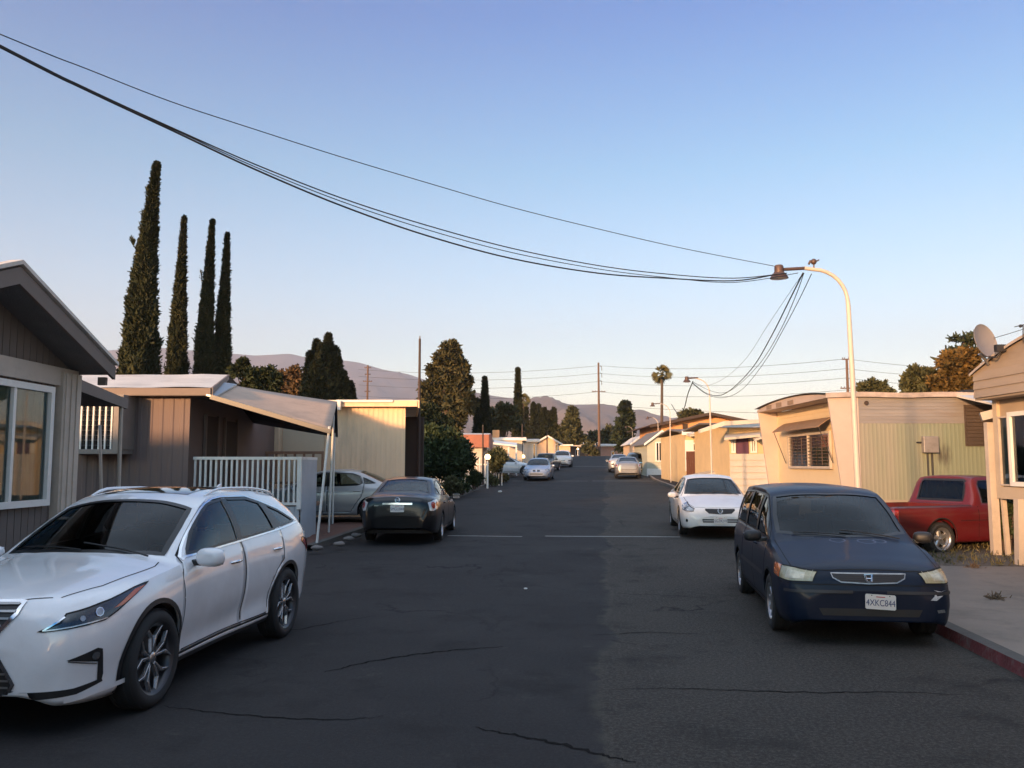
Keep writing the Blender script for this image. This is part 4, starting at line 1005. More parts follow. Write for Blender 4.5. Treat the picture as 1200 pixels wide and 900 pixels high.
# ------------------------------------------------------------------ homes
mauve = mat('mauve_siding', (.155, .108, .096), .7, var=.10, vs=1.5, dirt=(.10, .08, .07), dirt_amt=.4, stretch=(1, 1, .35))
mauve_trim = mat('mauve_trim', (.17, .125, .105), .65, var=.1)
taupe = mat('taupe_siding', (.145, .116, .100), .75, var=.12, vs=2, stretch=(1, 1, .3), dirt=(.10, .085, .07), dirt_amt=.4)
taupe_dark = mat('taupe_fascia', (.15, .118, .10), .7, var=.12)
cream_trim = mat('cream_trim', (.46, .39, .325), .6, var=.1, dirt=(.28, .24, .2), dirt_amt=.5, ds=2.5)
cream_ribs = mat('cream_siding', (.80, .55, .35), .6, var=.07, vs=1.5, stretch=(1, 1, .3), dirt=(.33, .25, .17), dirt_amt=.45, ds=1.2)
roof_white = mat('white_roof_coating', (.58, .53, .48), .8, var=.12, vs=1.2, bump=.5, bs=8, dirt=(.32, .27, .23), dirt_amt=.6, ds=1.6)
roof_grey = mat('grey_roofing', (.14, .13, .125), .85, var=.2, bump=.4, bs=60)
awn_tan = mat('tan_awning_sheet', (.42, .29, .21), .75, var=.12, vs=2, dirt=(.2, .15, .11), dirt_amt=.5)
awn_dark = mat('dark_awning_cloth', (.022, .022, .03), .9, var=.2)
green_ribs = None
peach = mat('peach_stucco', (.56, .30, .145), .8, var=.1, vs=1, bump=.3, dirt=(.35, .2, .12), dirt_amt=.4)
peach_light = mat('peach_siding', (.58, .42, .28), .75, var=.1)
yellow_w = mat('yellow_siding', (.60, .44, .24), .7, var=.08)
pale_green = mat('pale_green_siding', (.40, .40, .32), .7, var=.08)
off_white = mat('off_white_siding', (.50, .45, .39), .7, var=.08, dirt=(.40, .35, .3), dirt_amt=.4)
brick_pink = mat('pink_brick', (.36, .17, .12), .85, var=.25, vs=8)
brown_wood = mat('brown_wood', (.10, .035, .02), .8, var=.25, vs=6, stretch=(6, 6, .6))
brown_dark = mat('dark_brown_paint', (.045, .028, .022), .75, var=.2)
wood_rail = mat('weathered_wood', (.23, .13, .08), .85, var=.3, vs=6, stretch=(1, 6, 6))
tan_lap = mat('tan_lap_siding', (.30, .24, .185), .6, var=.1, vs=2, stretch=(.3, .3, 2), dirt=(.16, .12, .09), dirt_amt=.45)
curtain = mat('net_curtain', (.30, .34, .30), .9, var=.3, vs=9, stretch=(3, 3, .2)); curtain_t = mat('teal_curtain', (.10, .19, .17), .9, var=.3, vs=9, stretch=(3, 3, .2))
purple_m = mat('purple_door_paint', (.10, .035, .07), .6, var=.1); louvre = mat('brown_louvre', (.06, .042, .032), .6, var=.2)
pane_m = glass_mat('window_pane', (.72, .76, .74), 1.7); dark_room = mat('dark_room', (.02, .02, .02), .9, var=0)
red_fascia = mat('red_brown_fascia', (.30, .11, .07), .7, var=.15)
grey_box = mat('grey_meter_box', (.26, .24, .23), .5, .3, var=.1, dirt=(.1, .08, .07), dirt_amt=.5, ds=6)

def green_mat():
    m, n, b, L = nodes_of('green_ribbed_siding'); N = n.nodes.new
    b.inputs['Roughness'].default_value = .6
    ge = N('ShaderNodeNewGeometry'); sx = N('ShaderNodeSeparateXYZ'); L(ge.outputs['Position'], sx.inputs[0])
    no = N('ShaderNodeTexNoise'); no.inputs['Scale'].default_value = 1.4; no.inputs['Detail'].default_value = 8; mp = N('ShaderNodeMapping'); mp.inputs['Scale'].default_value = (2.2, 1, .35); L(ge.outputs['Position'], mp.inputs[0]); L(mp.outputs[0], no.inputs['Vector'])
    # paint ages from cream at the street end to green at the far end
    mr = N('ShaderNodeMapRange'); mr.inputs['From Min'].default_value = 8.5; mr.inputs['From Max'].default_value = 12.6; L(sx.outputs[0], mr.inputs[0])
    ad = N('ShaderNodeMath'); ad.operation = 'MULTIPLY_ADD'; L(no.outputs[0], ad.inputs[0]); ad.inputs[1].default_value = .9; L(mr.outputs[0], ad.inputs[2])
    cr = N('ShaderNodeValToRGB'); e = cr.color_ramp.elements; e[0].position = .45; e[1].position = 1.35 if False else 1.0; e[0].color = (.255, .235, .19, 1); e[1].color = (.175, .20, .14, 1); L(ad.outputs[0], cr.inputs[0])
    # soot stain to the right of the meter box
    dv = N('ShaderNodeVectorMath'); dv.operation = 'SUBTRACT'; L(ge.outputs['Position'], dv.inputs[0]); dv.inputs[1].default_value = (10.62, 21, 2.12)
    ds_ = N('ShaderNodeVectorMath'); ds_.operation = 'MULTIPLY'; L(dv.outputs[0], ds_.inputs[0]); ds_.inputs[1].default_value = (2.3, 0, 1.35)
    le = N('ShaderNodeVectorMath'); le.operation = 'LENGTH'; L(ds_.outputs[0], le.inputs[0])
    n2 = N('ShaderNodeTexNoise'); n2.inputs['Scale'].default_value = 5; n2.inputs['Detail'].default_value = 6; m2 = N('ShaderNodeMapping'); m2.inputs['Scale'].default_value = (1.5, 1, .4); L(ge.outputs['Position'], m2.inputs[0]); L(m2.outputs[0], n2.inputs['Vector'])
    sm = N('ShaderNodeMath'); sm.operation = 'MULTIPLY_ADD'; L(n2.outputs[0], sm.inputs[0]); sm.inputs[1].default_value = 1.1; L(le.outputs['Value'], sm.inputs[2])
    r2 = N('ShaderNodeValToRGB'); r2.color_ramp.elements[0].position = .62; r2.color_ramp.elements[1].position = 1.25 if False else 1.0; r2.color_ramp.elements[0].color = (.85, .85, .85, 1); r2.color_ramp.elements[1].color = (0, 0, 0, 1); L(sm.outputs[0], r2.inputs[0])
    mx = N('ShaderNodeMix'); mx.data_type = 'RGBA'; L(r2.outputs[0], mx.inputs['Factor']); L(cr.outputs[0], mx.inputs['A']); mx.inputs['B'].default_value = (.045, .035, .03, 1)
    L(mx.outputs['Result'], b.inputs['Base Color']); return m
green_ribs = green_mat()

def ribbed(mb, p0, p1, z0, z1, pitch=.2, depth=.02, out=(0, -1, 0), mi=0):
    """vertical-ribbed wall sheet between two ground points; z1 may be a function of t"""
    p0 = Vector((*p0, 0)); p1 = Vector((*p1, 0)); Lg = (p1 - p0).length; n = max(1, int(Lg / pitch)); o = Vector(out) * depth; ts = []
    for i in range(n):
        for f, on in ((0, 0), (.12, 1), (.42, 1), (.54, 0)): ts.append(((i + f) / n, on))
    ts.append((1, 0)); zt = z1 if callable(z1) else (lambda t: z1); vs = []
    for t, on in ts:
        q = p0.lerp(p1, t) + (o if on else Vector()); vs += [(q.x, q.y, z0), (q.x, q.y, zt(t))]
    mb.add(vs, [(2 * i, 2 * i + 2, 2 * i + 3, 2 * i + 1) for i in range(len(ts) - 1)], mi)
def lap(mb, p0, p1, z0, z1, board=.2, depth=.02, out=(0, -1, 0), mi=0, zt=None):
    p0 = Vector((*p0, 0)); p1 = Vector((*p1, 0)); o = Vector(out) * depth; n = max(1, round((z1 - z0) / board)); K = 1 if zt is None else 16
    for i in range(n):
        a, b = z0 + (z1 - z0) * i / n, z0 + (z1 - z0) * (i + 1) / n
        for k in range(K):
            q0 = p0.lerp(p1, k / K); q1 = p0.lerp(p1, (k + 1) / K)
            if zt:
                b0, b1 = min(b, zt(k / K)), min(b, zt((k + 1) / K))
                if b0 <= a and b1 <= a: continue
                b0 = max(b0, a); b1 = max(b1, a)
            else: b0 = b1 = b
            mb.add([q0 + o + Vector((0, 0, a)), q1 + o + Vector((0, 0, a)), q1 + Vector((0, 0, b1)), q0 + Vector((0, 0, b0)), q0 + Vector((0, 0, a)), q1 + Vector((0, 0, a))], [(0, 1, 2, 3), (4, 5, 1, 0)], mi)
def window(parent, a, b, z0, z1, out, frame=None, fw=.06, mull=(), dark=True, curt=None, name='window'):
    """window between wall points a and b: frame, panes and curtain; stands proud of the wall along out"""
    frame = frame or white_trim; a = Vector((*a, 0)); b = Vector((*b, 0)); o = Vector(out); d = (b - a).normalized(); mb = MB(); H = z1 - z0
    def bar(p, q, w_, h_): mb.beam(p, q, w_, h_, up=o)
    c = o * .035
    for z in (z0 + fw / 2, z1 - fw / 2): bar(a + c + Vector((0, 0, z)), b + c + Vector((0, 0, z)), fw, .07)
    for p in (a + d * fw / 2, b - d * fw / 2): bar(p + c + Vector((0, 0, z0 + fw)), p + c + Vector((0, 0, z1 - fw)), fw, .068)
    for t in mull: p = a.lerp(b, t); bar(p + c * .9 + Vector((0, 0, z0 + fw)), p + c * .9 + Vector((0, 0, z1 - fw)), fw * .7, .06)
    f = mb.build(name, frame, parent, world=True)
    mb = MB(); g = o * .022; mb.add([a + g + Vector((0, 0, z0 + .02)), b + g + Vector((0, 0, z0 + .02)), b + g + Vector((0, 0, z1 - .02)), a + g + Vector((0, 0, z1 - .02))], [(0, 1, 2, 3)])
    mb.build('pane', house_glass if dark else pane_m, f, world=True)
    if not dark:
        mb = MB(); cc = curt or curtain; n = 40; vs = []
        for i in range(n + 1):
            p = a.lerp(b, i / n) + o * (.008 + .006 * math.sin(i * 2.1)); vs += [p + Vector((0, 0, z0 + .03)), p + Vector((0, 0, z1 - .03))]
        mb.add(vs, [(2 * i, 2 * i + 2, 2 * i + 3, 2 * i + 1) for i in range(n)]); mb.build('curtain', cc, f, world=True, smooth=60)
    return f
def slab(mb, pts, th, mi=0): mb.prism(pts, (0, 0, -th), mi)
def home(name, label, loc, group=None): return thing(name, label, 'mobile home', (loc[0], loc[1], gz(loc[0], loc[1])), 0, group)

# -- A: near left home, gable end to the street
A = home('mobile_home', 'taupe home nearest on the left, with wide gable eaves and a white-framed sliding window', (-8.6, 8.6))
rz_ = lambda y: 3.84 - .365 * abs(y - 8.75)                     # underside of the roof
mb = MB(); n = 34; ys_ = np.linspace(6.3, 10.8, n)
for y0_, y1_ in zip(ys_[:-1], ys_[1:]):                         # grooved plywood
    mb.add([(-5.6, y0_, 0), (-5.6, y1_ - .012, 0), (-5.6, y1_ - .012, rz_(y1_)), (-5.6, y0_, rz_(y0_)), (-5.615, y1_ - .012, 0), (-5.615, y1_, 0), (-5.615, y1_, rz_(y1_)), (-5.615, y1_ - .012, rz_(y1_)), (-5.6, y1_, 0), (-5.6, y1_, rz_(y1_))], [(0, 1, 2, 3), (1, 4, 7, 2), (4, 5, 6, 7), (5, 8, 9, 6)])
mb.box(-21, -5.62, 6.3, 10.8, 0, 3.05); mb.build('wall', taupe, A, world=True)  # box lengthened out of view so that it shades the mauve home
mb = MB(); mb.beam((-5.56, 6.3, 2.98), (-5.56, 10.84, 2.98), .05, .22); mb.build('beam', cream_trim, A, world=True)
mb = MB(); mb.box(-5.62, -5.50, 10.42, 10.86, 0, 3.04)
for i in range(3): mb.box(-5.50, -5.485, 10.47 + .13 * i, 10.54 + .13 * i, 0, 3.03)
mb.build('corner_post', cream_trim, A, world=True)
mb = MB()
for sg in (-1, 1):
    e = 8.75 + sg * 2.2; zt = rz_(e)
    mb.prism([(-5.17, 8.75, 3.98), (-5.17, e, zt + .16), (-5.17, e, zt + .02), (-5.17, 8.75, 3.84)], (-16, 0, 0))
mb.build('roof', roof_grey, A, world=True)
mb = MB()
for sg in (-1, 1):
    e = 8.75 + sg * 2.22; zt = rz_(e); mb.prism([(-5.165, 8.75, 3.96), (-5.165, e, zt + .13), (-5.165, e, zt - .03), (-5.165, 8.75, 3.78)], (.04, 0, 0))
mb.build('fascia', taupe_dark, A, world=True)
mb = MB()
for sg in (-1, 1):
    e = 8.75 + sg * 2.25; zt = rz_(e); mb.prism([(-5.22, 8.75, 4.035), (-5.22, e, zt + .205), (-5.22, e, zt + .165), (-5.22, 8.75, 3.99)], (.12, 0, 0))
mb.build('roof_edging', roof_white, A, world=True)
mb = MB(); mb.box(-5.30, -5.2, 10.86, 10.92, 2.92, 3.02); mb.build('soffit_bracket', taupe_dark, A, world=True)
wA = window(A, (-5.6, 8.05), (-5.6, 10.30), 1.42, 2.84, (1, 0, 0), fw=.075, mull=(.64,), dark=False, curt=curtain_t)
mb = MB(); slab(mb, [(-5.75, 10.95, 3.04), (-6.45, 14.2, 2.97), (-11, 14.2, 3.0), (-11, 10.95, 3.06)], .10); mb.beam((-5.73, 10.95, 2.98), (-6.43, 14.2, 2.91), .05, .16); mb.build('patio_cover', taupe_dark, A, world=True)
mb = MB(); mb.tube([(-6.35, 13.9, 0), (-6.38, 13.9, 2.9)], .035, 8); mb.build('cover_post', cream_trim, A, world=True)

# -- B: mauve ribbed home
B = home('mobile_home', 'mauve ribbed-metal home with a white coated roof and a barred bay window on the left', (-11, 21))
mb = MB(); ribbed(mb, (-18, 19), (-7.18, 19), .1, 3.5, .235, .014); mb.box(-18, -7.2, 19.04, 25.9, .1, 3.45); mb.build('wall', mauve, B, world=True)
mb = MB(); lum = lambda x, y: .008 * math.sin(x * 4.1 + y) + .007 * math.sin(y * 7 + x * 2.2)
def broof(u, v):
    y = 18.68 + (22.6 - 18.68) * v; xr = -6.62 - .95 * v; x = -18.3 + (xr + 18.3) * u; return (x, y, 3.60 + .70 * v + lum(x, y))
mb.grid(broof, np.linspace(0, 1, 46), np.linspace(0, 1, 12)); mb.grid(lambda u, v: (-18.3 + (-7.57 + 18.3) * u, 22.6 + 3.6 * v, 4.30 - .7 * v), [0, 1], [0, 1]); mb.build('roof', roof_white, B, world=True, smooth=60)
mb = MB(); mb.box(-18.3, -6.62, 18.66, 18.72, 3.42, 3.585); mb.prism([(-6.62, 18.7, 3.60), (-7.57, 22.6, 4.30), (-7.57, 22.6, 4.16), (-6.62, 18.7, 3.43)], (.04, 0, 0)); mb.build('fascia', mauve_trim, B, world=True)
mb = MB(); slab(mb, [(-18.2, 18.75, 3.43), (-6.68, 18.75, 3.43), (-7.2, 22.4, 3.43), (-18.2, 22.4, 3.43)], .02); mb.build('soffit', mauve_trim, B, world=True)
mb = MB(); mb.box(-7.19, -7.15, 20.0, 20.75, 1.0, 3.05); mb.box(-7.19, -7.15, 21.35, 22.2, 1.0, 3.0); mb.build('door', brown_dark, B, world=True)
mb = MB()
for y in (19.95, 20.8, 21.3, 22.25): mb.box(-7.19, -7.13, y - .04, y + .04, 1.0, 3.08)
mb.build('door_frame', mauve_trim, B, world=True)
bay = MB(); bay.box(-9.62, -8.42, 18.38, 19, 2.14, 2.24); bay.box(-8.60, -8.40, 18.40, 19, 2.24, 3.42); bay.box(-9.62, -9.5, 18.40, 19, 2.24, 3.3); bay.box(-9.62, -8.42, 18.38, 19, 3.30, 3.38)
bo = bay.build('bay_window', mat('grey_sill', (.22, .19, .17), .7, var=.15), B, world=True)
mb = MB(); mb.box(-9.5, -8.6, 18.62, 18.64, 2.24, 3.3); mb.build('pane', house_glass, bo, world=True)
for i in range(7):
    x = -9.44 + i * .132; mb = MB(); mb.box(x - .016, x + .016, 18.42, 18.45, 2.24, 3.28); mb.build('bar', white_trim, bo, world=True)
mb = MB()
for k in range(9): mb.box(-9.5, -8.6, 18.50, 18.53, 2.32 + k * .108, 2.335 + k * .108)
mb.build('louvre', mat('pale_slats', (.10, .09, .085), .6, var=.1), bo, world=True)
# deck with railing
D = thing('wooden_deck', 'raised entrance deck with white slatted railing in front of the mauve home', 'deck', (-6, 20.4, gz(-6, 20.4)))
mb = MB(); mb.box(-7.12, -4.74, 19.25, 21.6, .92, 1.0); mb.build('floor', wood_rail, D, world=True)
mb = MB(); 
for i in range(22): mb.box(-7.12 + i * .108, -7.12 + i * .108 + .10, 19.20, 19.225, .12, .98)
for i in range(19): mb.box(-4.73, -4.705, 19.26 + i * .075, 19.26 + i * .075 + .07, .12, 2.02)
mb.build('skirting', mat('pale_blue_skirting', (.42, .44, .47), .6, var=.08, dirt=(.35, .33, .3), dirt_amt=.4), D, world=True)
mb = MB(); mb.box(-7.13, -4.70, 19.15, 19.24, 2.02, 2.085); mb.box(-7.13, -4.75, 19.17, 19.22, 1.01, 1.07); mb.build('rail', white_trim, D, world=True)
for i in range(21):
    mb = MB(); x = -7.09 + i * .117; mb.box(x - .021, x + .021, 19.175, 19.215, 1.07, 2.02); mb.build('baluster', white_trim, D, world=True)
mb = MB(); mb.box(-4.80, -4.71, 19.16, 19.25, .92, 2.018); mb.build('post', white_trim, D, world=True)
mb = MB(); mb.box(-4.79, -4.70, 19.25, 20.7, 2.02, 2.085); mb.build('rail', white_trim, D, world=True)
# tent-shaped carport awning on thin poles
K = thing('carport_awning', 'tan ridge-shaped awning with dark underside on thin white poles beside the mauve home', 'awning', (-4.8, 20.8, gz(-4.8, 20.8)))
nA, nB = P(247, 465, 18.65), P(387, 506, 18.6); rD, rC = P(272, 452, 21.2), P(395, 471, 21.2); fD, fE = P(262, 489, 23.8), P(396, 512, 23.7)
def sagq(p00, p10, p11, p01, s_=.05):
    def f(u, v):
        q = p00.lerp(p10, u).lerp(p01.lerp(p11, u), v); q = q.copy(); q.z -= s_ * 4 * u * (1 - u) * (.4 + .6 * (1 - abs(2 * v - 1))); return q
    return f
mb = MB(); mb.grid(sagq(nA, nB, rC, rD, .03), np.linspace(0, 1, 14), np.linspace(0, 1, 7), 0); o_ = mb.build('near_slope', [awn_tan, awn_dark], K, world=True, smooth=60)
for q in (o_,):
    md = q.modifiers.new('t', 'SOLIDIFY'); md.thickness = .025; md.offset = 0
mb = MB(); mb.grid(sagq(rD, rC, fE, fD, .03), np.linspace(0, 1, 14), np.linspace(0, 1, 7)); o_ = mb.build('far_slope', awn_dark, K, world=True, smooth=60)
md = o_.modifiers.new('t', 'SOLIDIFY'); md.thickness = .025; md.offset = 0
mb = MB(); lo = Vector((0, 0, -.04)); mb.grid(sagq(nA + lo, nB + lo, rC + lo, rD + lo, .03), np.linspace(0, 1, 14), np.linspace(0, 1, 7)); mb.build('lining', awn_dark, K, world=True, smooth=60)
mb = MB(); mb.beam(nA + Vector((0, -.02, .0)), nB + Vector((.02, -.02, 0)), .05, .10); mb.build('edge_beam', mat('awning_gutter', (.13, .12, .11), .5, .3, var=.1), K, world=True)
mb = MB(); mb.prism([nA + Vector((-.1, 0, .02)), nA + Vector((.12, 0, -.02)), rD + Vector((.12, 0, .0)), rD + Vector((-.3, 0, .06))], (0, 0, .04)); mb.build('flashing', steel, K, world=True)
for (b0, t0, d_) in (((371, 642), (386, 500), 18.62), ((385, 629), (391, 486), 21.1), ((389.5, 617), (392, 505), 23.4)):
    g = P(*b0, d_); t = P(*t0, d_); g.z = gz(g.x, g.y) + .08; mb = MB(); mb.tube([g, t], .028, 8); mb.build('pole', white_trim, K, world=True)

# -- C: cream ribbed home
C_ = home('mobile_home', 'cream ribbed-metal home glowing in the sun behind the silver car', (-5.5, 29))
mb = MB(); ribbed(mb, (-14.5, 26), (-3.25, 26), .3, 3.72, .15, .009); mb.prism([(-14.5, 26.04, .3), (-3.28, 26.04, .3), (-4.3, 33, .3), (-14.5, 33, .3)], (0, 0, 3.4)); mb.build('wall', cream_ribs, C_, world=True)
mb = MB(); ribbed(mb, (-8.5, 25.2), (-7.65, 25.2), .3, 3.35, .17, .02); mb.box(-8.5, -7.65, 25.22, 26, .3, 3.35); mb.build('porch_wall', cream_ribs, C_, world=True)
mb = MB(); slab(mb, [(-14.8, 25.75, 3.86), (-2.85, 25.75, 3.86), (-3.3, 29.5, 3.98), (-14.8, 29.5, 3.98)], .08); slab(mb, [(-14.8, 29.5, 3.98), (-3.3, 29.5, 3.98), (-3.75, 33.2, 3.86), (-14.8, 33.2, 3.86)], .08); mb.build('roof', roof_white, C_, world=True)
mb = MB(); mb.box(-14.8, -2.86, 25.72, 25.77, 3.66, 3.84); mb.prism([(-2.84, 25.72, 3.86), (-3.29, 29.5, 3.98), (-3.74, 33.2, 3.86), (-3.74, 33.2, 3.62), (-2.84, 25.72, 3.62)], (.04, 0, 0)); mb.build('fascia', cream_ribs, C_, world=True)
mb = MB(); mb.box(-5.32, -5.15, 25.55, 25.72, 3.55, 3.83); mb.box(-5.3, -3.6, 25.66, 25.71, 3.79, 3.86); mb.build('gutter_end', white_trim, C_, world=True)
mb = MB(); mb.box(-6.95, -5.0 - .7, 25.93, 25.97, 1.2, 3.3); mb.build('door', mat('cream_door', (.50, .38, .26), .5, var=.05), C_, world=True)
mb = MB(); mb.box(-7.72, -7.5, 25.1, 25.3, .3, 3.4); mb.build('downspout', mat('brown_trim', (.20, .13, .09), .6), C_, world=True)
mb = MB(); mb.box(-7.5, -5.1 - .4, 24.96, 25.04, 2.22, 2.30); mb.box(-7.5, -5.5, 24.97, 25.03, 1.35, 1.42)
for i in range(8): mb.box(-7.45 + i * .27, -7.39 + i * .27, 24.97, 25.03, 1.42, 2.22)
mb.build('porch_railing', wood_rail, C_, world=True)
mb = MB(); mb.box(-3.9, -3.12, 30.2, 30.3, .4, 3.6); mb.build('carport_shade_sheet', brown_dark, C_, world=True)  # dark sheet painted in for the shade of the carport opening

# -- T: pale green home with swept end walls
T_ = home('mobile_home', 'pale green and cream vintage home with a curved roof end behind the red pickup', (11, 23.5))
mb = MB(); ribbed(mb, (8.52, 21), (16.5, 21), 1.05, 2.92, .10, .003); mb.build('side_wall', green_ribs, T_, world=True)
alu = mat('silvered_lap_siding', (.25, .23, .215), .55, .25, var=.15, vs=2, stretch=(.3, 1, 3), dirt=(.22, .16, .12), dirt_amt=.5)
mb = MB(); lap(mb, (8.52, 21), (16.5, 21), 2.92, 3.60, .085, .012); mb.build('upper_siding', alu, T_, world=True)
mb = MB(); lap(mb, (8.3, 21), (16.5, 21), .1, 1.05, .12, .016); mb.build('skirting', tan_lap, T_, world=True)
wing = mat('smooth_cream_panel', (.46, .37, .32), .55, var=.06, dirt=(.40, .30, .24), dirt_amt=.4, ds=3)
for y in (21.0, 26.96):
    mb = MB(); mb.prism([(7.78, y - .03, 3.60), (8.53, y - .03, 3.60), (8.53, y - .03, .95), (8.10, y - .03, .95)], (0, .06, 0)); mb.build('end_wing', wing, T_, world=True)
mb = MB(); lap(mb, (8.38, 26.93), (8.38, 21.03), 2.86, 3.55, .11, .014, (-1, 0, 0)); lap(mb, (8.38, 26.93), (8.38, 21.03), .9, 2.86, .98, .006, (-1, 0, 0)); mb.box(8.42, 16.5, 21.05, 26.9, .15, 3.55); mb.build('front_wall', mat('warm_cream_panel', (.66, .52, .33), .55, var=.05, dirt=(.45, .33, .2), dirt_amt=.35, ds=2), T_, world=True)
zt_ = lambda y: 3.62 + .16 * max(0, 1 - ((y - 24) / 3.05) ** 2)
ysn = np.linspace(20.95, 27.05, 25)
mb = MB(); mb.prism([(7.78, y, zt_(y)) for y in ysn] + [(7.78, 27.05, 3.56), (7.78, 20.95, 3.56)], (.62, 0, 0)); mb.build('roof_end', wing, T_, world=True)
for yc in (25.55, 24.6, 23.55):
    mb = MB()
    mb.box(7.774, 7.779, yc - .02, yc + .48, 3.58, 3.70)
    for k in range(4): mb.box(7.765, 7.782, yc + k * .13, yc + k * .13 + .07, 3.585, 3.585 + .10 + (.03 if yc == 24.6 else 0))
    mb.build('vent', mat('dull_vent', (.22, .16, .12), .6, var=.1), T_, world=True)
mb = MB(); mb.grid(lambda x, y: (x, y, zt_(y) + .035 + .01 * math.sin(x * 2.3 + y)), np.linspace(7.7, 16.7, 24), np.linspace(20.88, 27.1, 25)); mb.grid(lambda x, k: (x, 20.88, 3.56 + k * .12 + .012 * math.sin(x * 3.1)), np.linspace(7.7, 16.7, 30), [0, 1]); mb.build('roof', mat('old_roof_edge', (.36, .30, .27), .8, var=.3, vs=4), T_, world=True)
wT = window(T_, (8.36, 25.75), (8.36, 22.35), 1.80, 2.80, (-1, 0, 0), frame=cream_trim, fw=.07, mull=(.5,), dark=True)
for yy in (25.25, 24.45, 23.65, 22.85):
    mb = MB()
    for k in range(9): mb.box(8.28, 8.31, yy - .33, yy + .33, 1.92 + k * .09, 1.935 + k * .09)
    mb.box(8.27, 8.28, yy - .02, yy + .02, 1.9, 2.68); mb.build('blind', mat('brown_blind', (.11, .07, .05), .7, var=.2), wT, world=True)
mb = MB(); 
for k in range(10):
    t0, t1 = k / 10, (k + 1) / 10 - .01; mb.prism([(8.34 - .42 * t0, 26.0, 3.16 - .26 * t0 ** 1.3), (8.34 - .42 * t1, 26.0, 3.16 - .26 * t1 ** 1.3), (8.34 - .42 * t1, 26.0, 3.135 - .26 * t1 ** 1.3), (8.34 - .42 * t0, 26.0, 3.135 - .26 * t0 ** 1.3)], (0, -3.9, 0))
mb.build('window_awning', mat('straw_awning', (.24, .15, .09), .8, var=.2, vs=8), T_, world=True)
for yy in (25.95, 22.15):
    mb = MB(); mb.tube([(7.95, yy, 2.90), (8.3, yy, 1.95)], .012, 5); mb.build('awning_arm', dark_metal, T_, world=True)
mb = MB(); mb.box(10.03, 10.40, 20.82, 20.975, 2.20, 2.60); mo = mb.build('meter_box', grey_box, T_, world=True, bevel=.015)
mb = MB(); mb.tube([(10.16, 20.94, 2.2), (10.16, 20.94, 1.05)], .018, 6); mb.tube([(10.27, 20.94, 2.2), (10.27, 20.94, 1.0)], .022, 6); mb.tube([(9.92, 20.96, 2.45), (10.05, 20.96, 2.45)], .02, 6); mb.build('conduit', dark_metal, mo, world=True)
mb = MB()
for k in range(11): mb.box(11.15, 12.6, 20.93, 20.965, 2.40 + k * .09, 2.47 + k * .09)
mb.box(11.12, 12.6, 20.966, 20.975, 2.36, 3.38); mb.build('shuttered_window', louvre, T_, world=True)
mb = MB(); mb.prism([(10.9, 20.96, 3.58), (13.2, 20.96, 3.58), (13.2, 18.6, 3.10), (11.3, 18.6, 3.02)], (0, 0, .05)); mb.build('side_awning', mat('white_awning_sheet', (.50, .47, .43), .6, var=.08), T_, world=True)
mb = MB(); mb.box(12.8, 13.35, 24.0, 24.5, 3.9, 4.02); mb.box(12.95, 13.2, 24.1, 24.4, 3.75, 3.9); mb.build('roof_vent', dark_metal, T_, world=True)
mb = MB(); mb.lathe([(.0001, 0), (.05, 0), (.055, .02)], 12, Matrix.Translation((8.72, 20.965, 3.42)) @ Matrix.Rotation(R(90), 4, 'X')); mb.build('pipe_outlet', brown_dark, T_, world=True)

# -- R: tan home at the right edge
Rh = home('mobile_home', 'tan home with an arched lap-sided roof front cut by the right picture edge', (11, 13.5))
za_ = lambda y: 3.60 + .62 * (1 - ((y - 12.9) / 3.3) ** 2); ysn = np.linspace(9.6, 16.2, 25)
mb = MB(); lap(mb, (8.78, 16.15), (8.78, 9.65), 3.16, 3.64, .16, .02, (-1, 0, 0)); mb.prism([(8.79, y, max(za_(y), 3.63)) for y in ysn] + [(8.79, 16.2, 3.60), (8.79, 9.6, 3.60)], (.06, 0, 0)); mb.box(8.80, 16, 9.62, 16.17, 3.12, 3.62); mb.build('roof_front', tan_lap, Rh, world=True)
mb = MB(); mb.grid(lambda x, y: (x, y, za_(y) + .03), [8.72, 10, 16], ysn); mb.grid(lambda k, y: (8.72, y, za_(y) + .03 - .05 * k), [0, 1], ysn); mb.build('roof', mat('pale_drip_edge', (.40, .34, .29), .6, var=.1), Rh, world=True)
mb = MB(); mb.box(9.16, 16, 9.7, 16.12, 1.30, 3.15); mb.build('wall', mat('tan_panel', (.36, .28, .20), .65, var=.08), Rh, world=True)
mb = MB(); mb.box(9.10, 9.16, 16.0, 16.14, 1.28, 3.13); mb.box(9.09, 9.16, 9.7, 16.0, 1.28, 1.50); mb.build('corner_board', mat('sand_trim', (.46, .37, .27), .6, var=.08), Rh, world=True)
window(Rh, (9.16, 16.0), (9.16, 15.66), 1.52, 2.80, (-1, 0, 0), frame=cream_trim, fw=.03, dark=False, name='screen_window')
window(Rh, (9.12, 15.60), (9.12, 13.6), 1.52, 2.86, (-1, 0, 0), fw=.08, mull=(.5,), dark=False, curt=dark_room)
mb = MB(); mb.beam((9.10, 16.55, 2.83), (9.75, 16.25, 3.02), .30, .16); mb.build('carport_gutter', mat('grey_gutter', (.22, .21, .21), .5, .3), Rh, world=True)
for (pb, pt, d_, w_) in (((1168, 657), (1159, 495), 16.3, .15), ((1182, 656), (1175, 575), 16.2, .08), ((1198, 672), (1196, 585), 14.9, .17)):
    g = P(*pb, d_); t = P(*pt, d_); g.z = gz(g.x, g.y) + .12; mb = MB(); mb.beam(g, t, w_, w_ * .8, up=(0, 1, 0)); mb.build('post', cream_trim, Rh, world=True)
mb = MB(); mb.box(9.05, 9.5, 14.75, 15.2, .12, .75); mb.build('pier', white_trim, Rh, world=True)

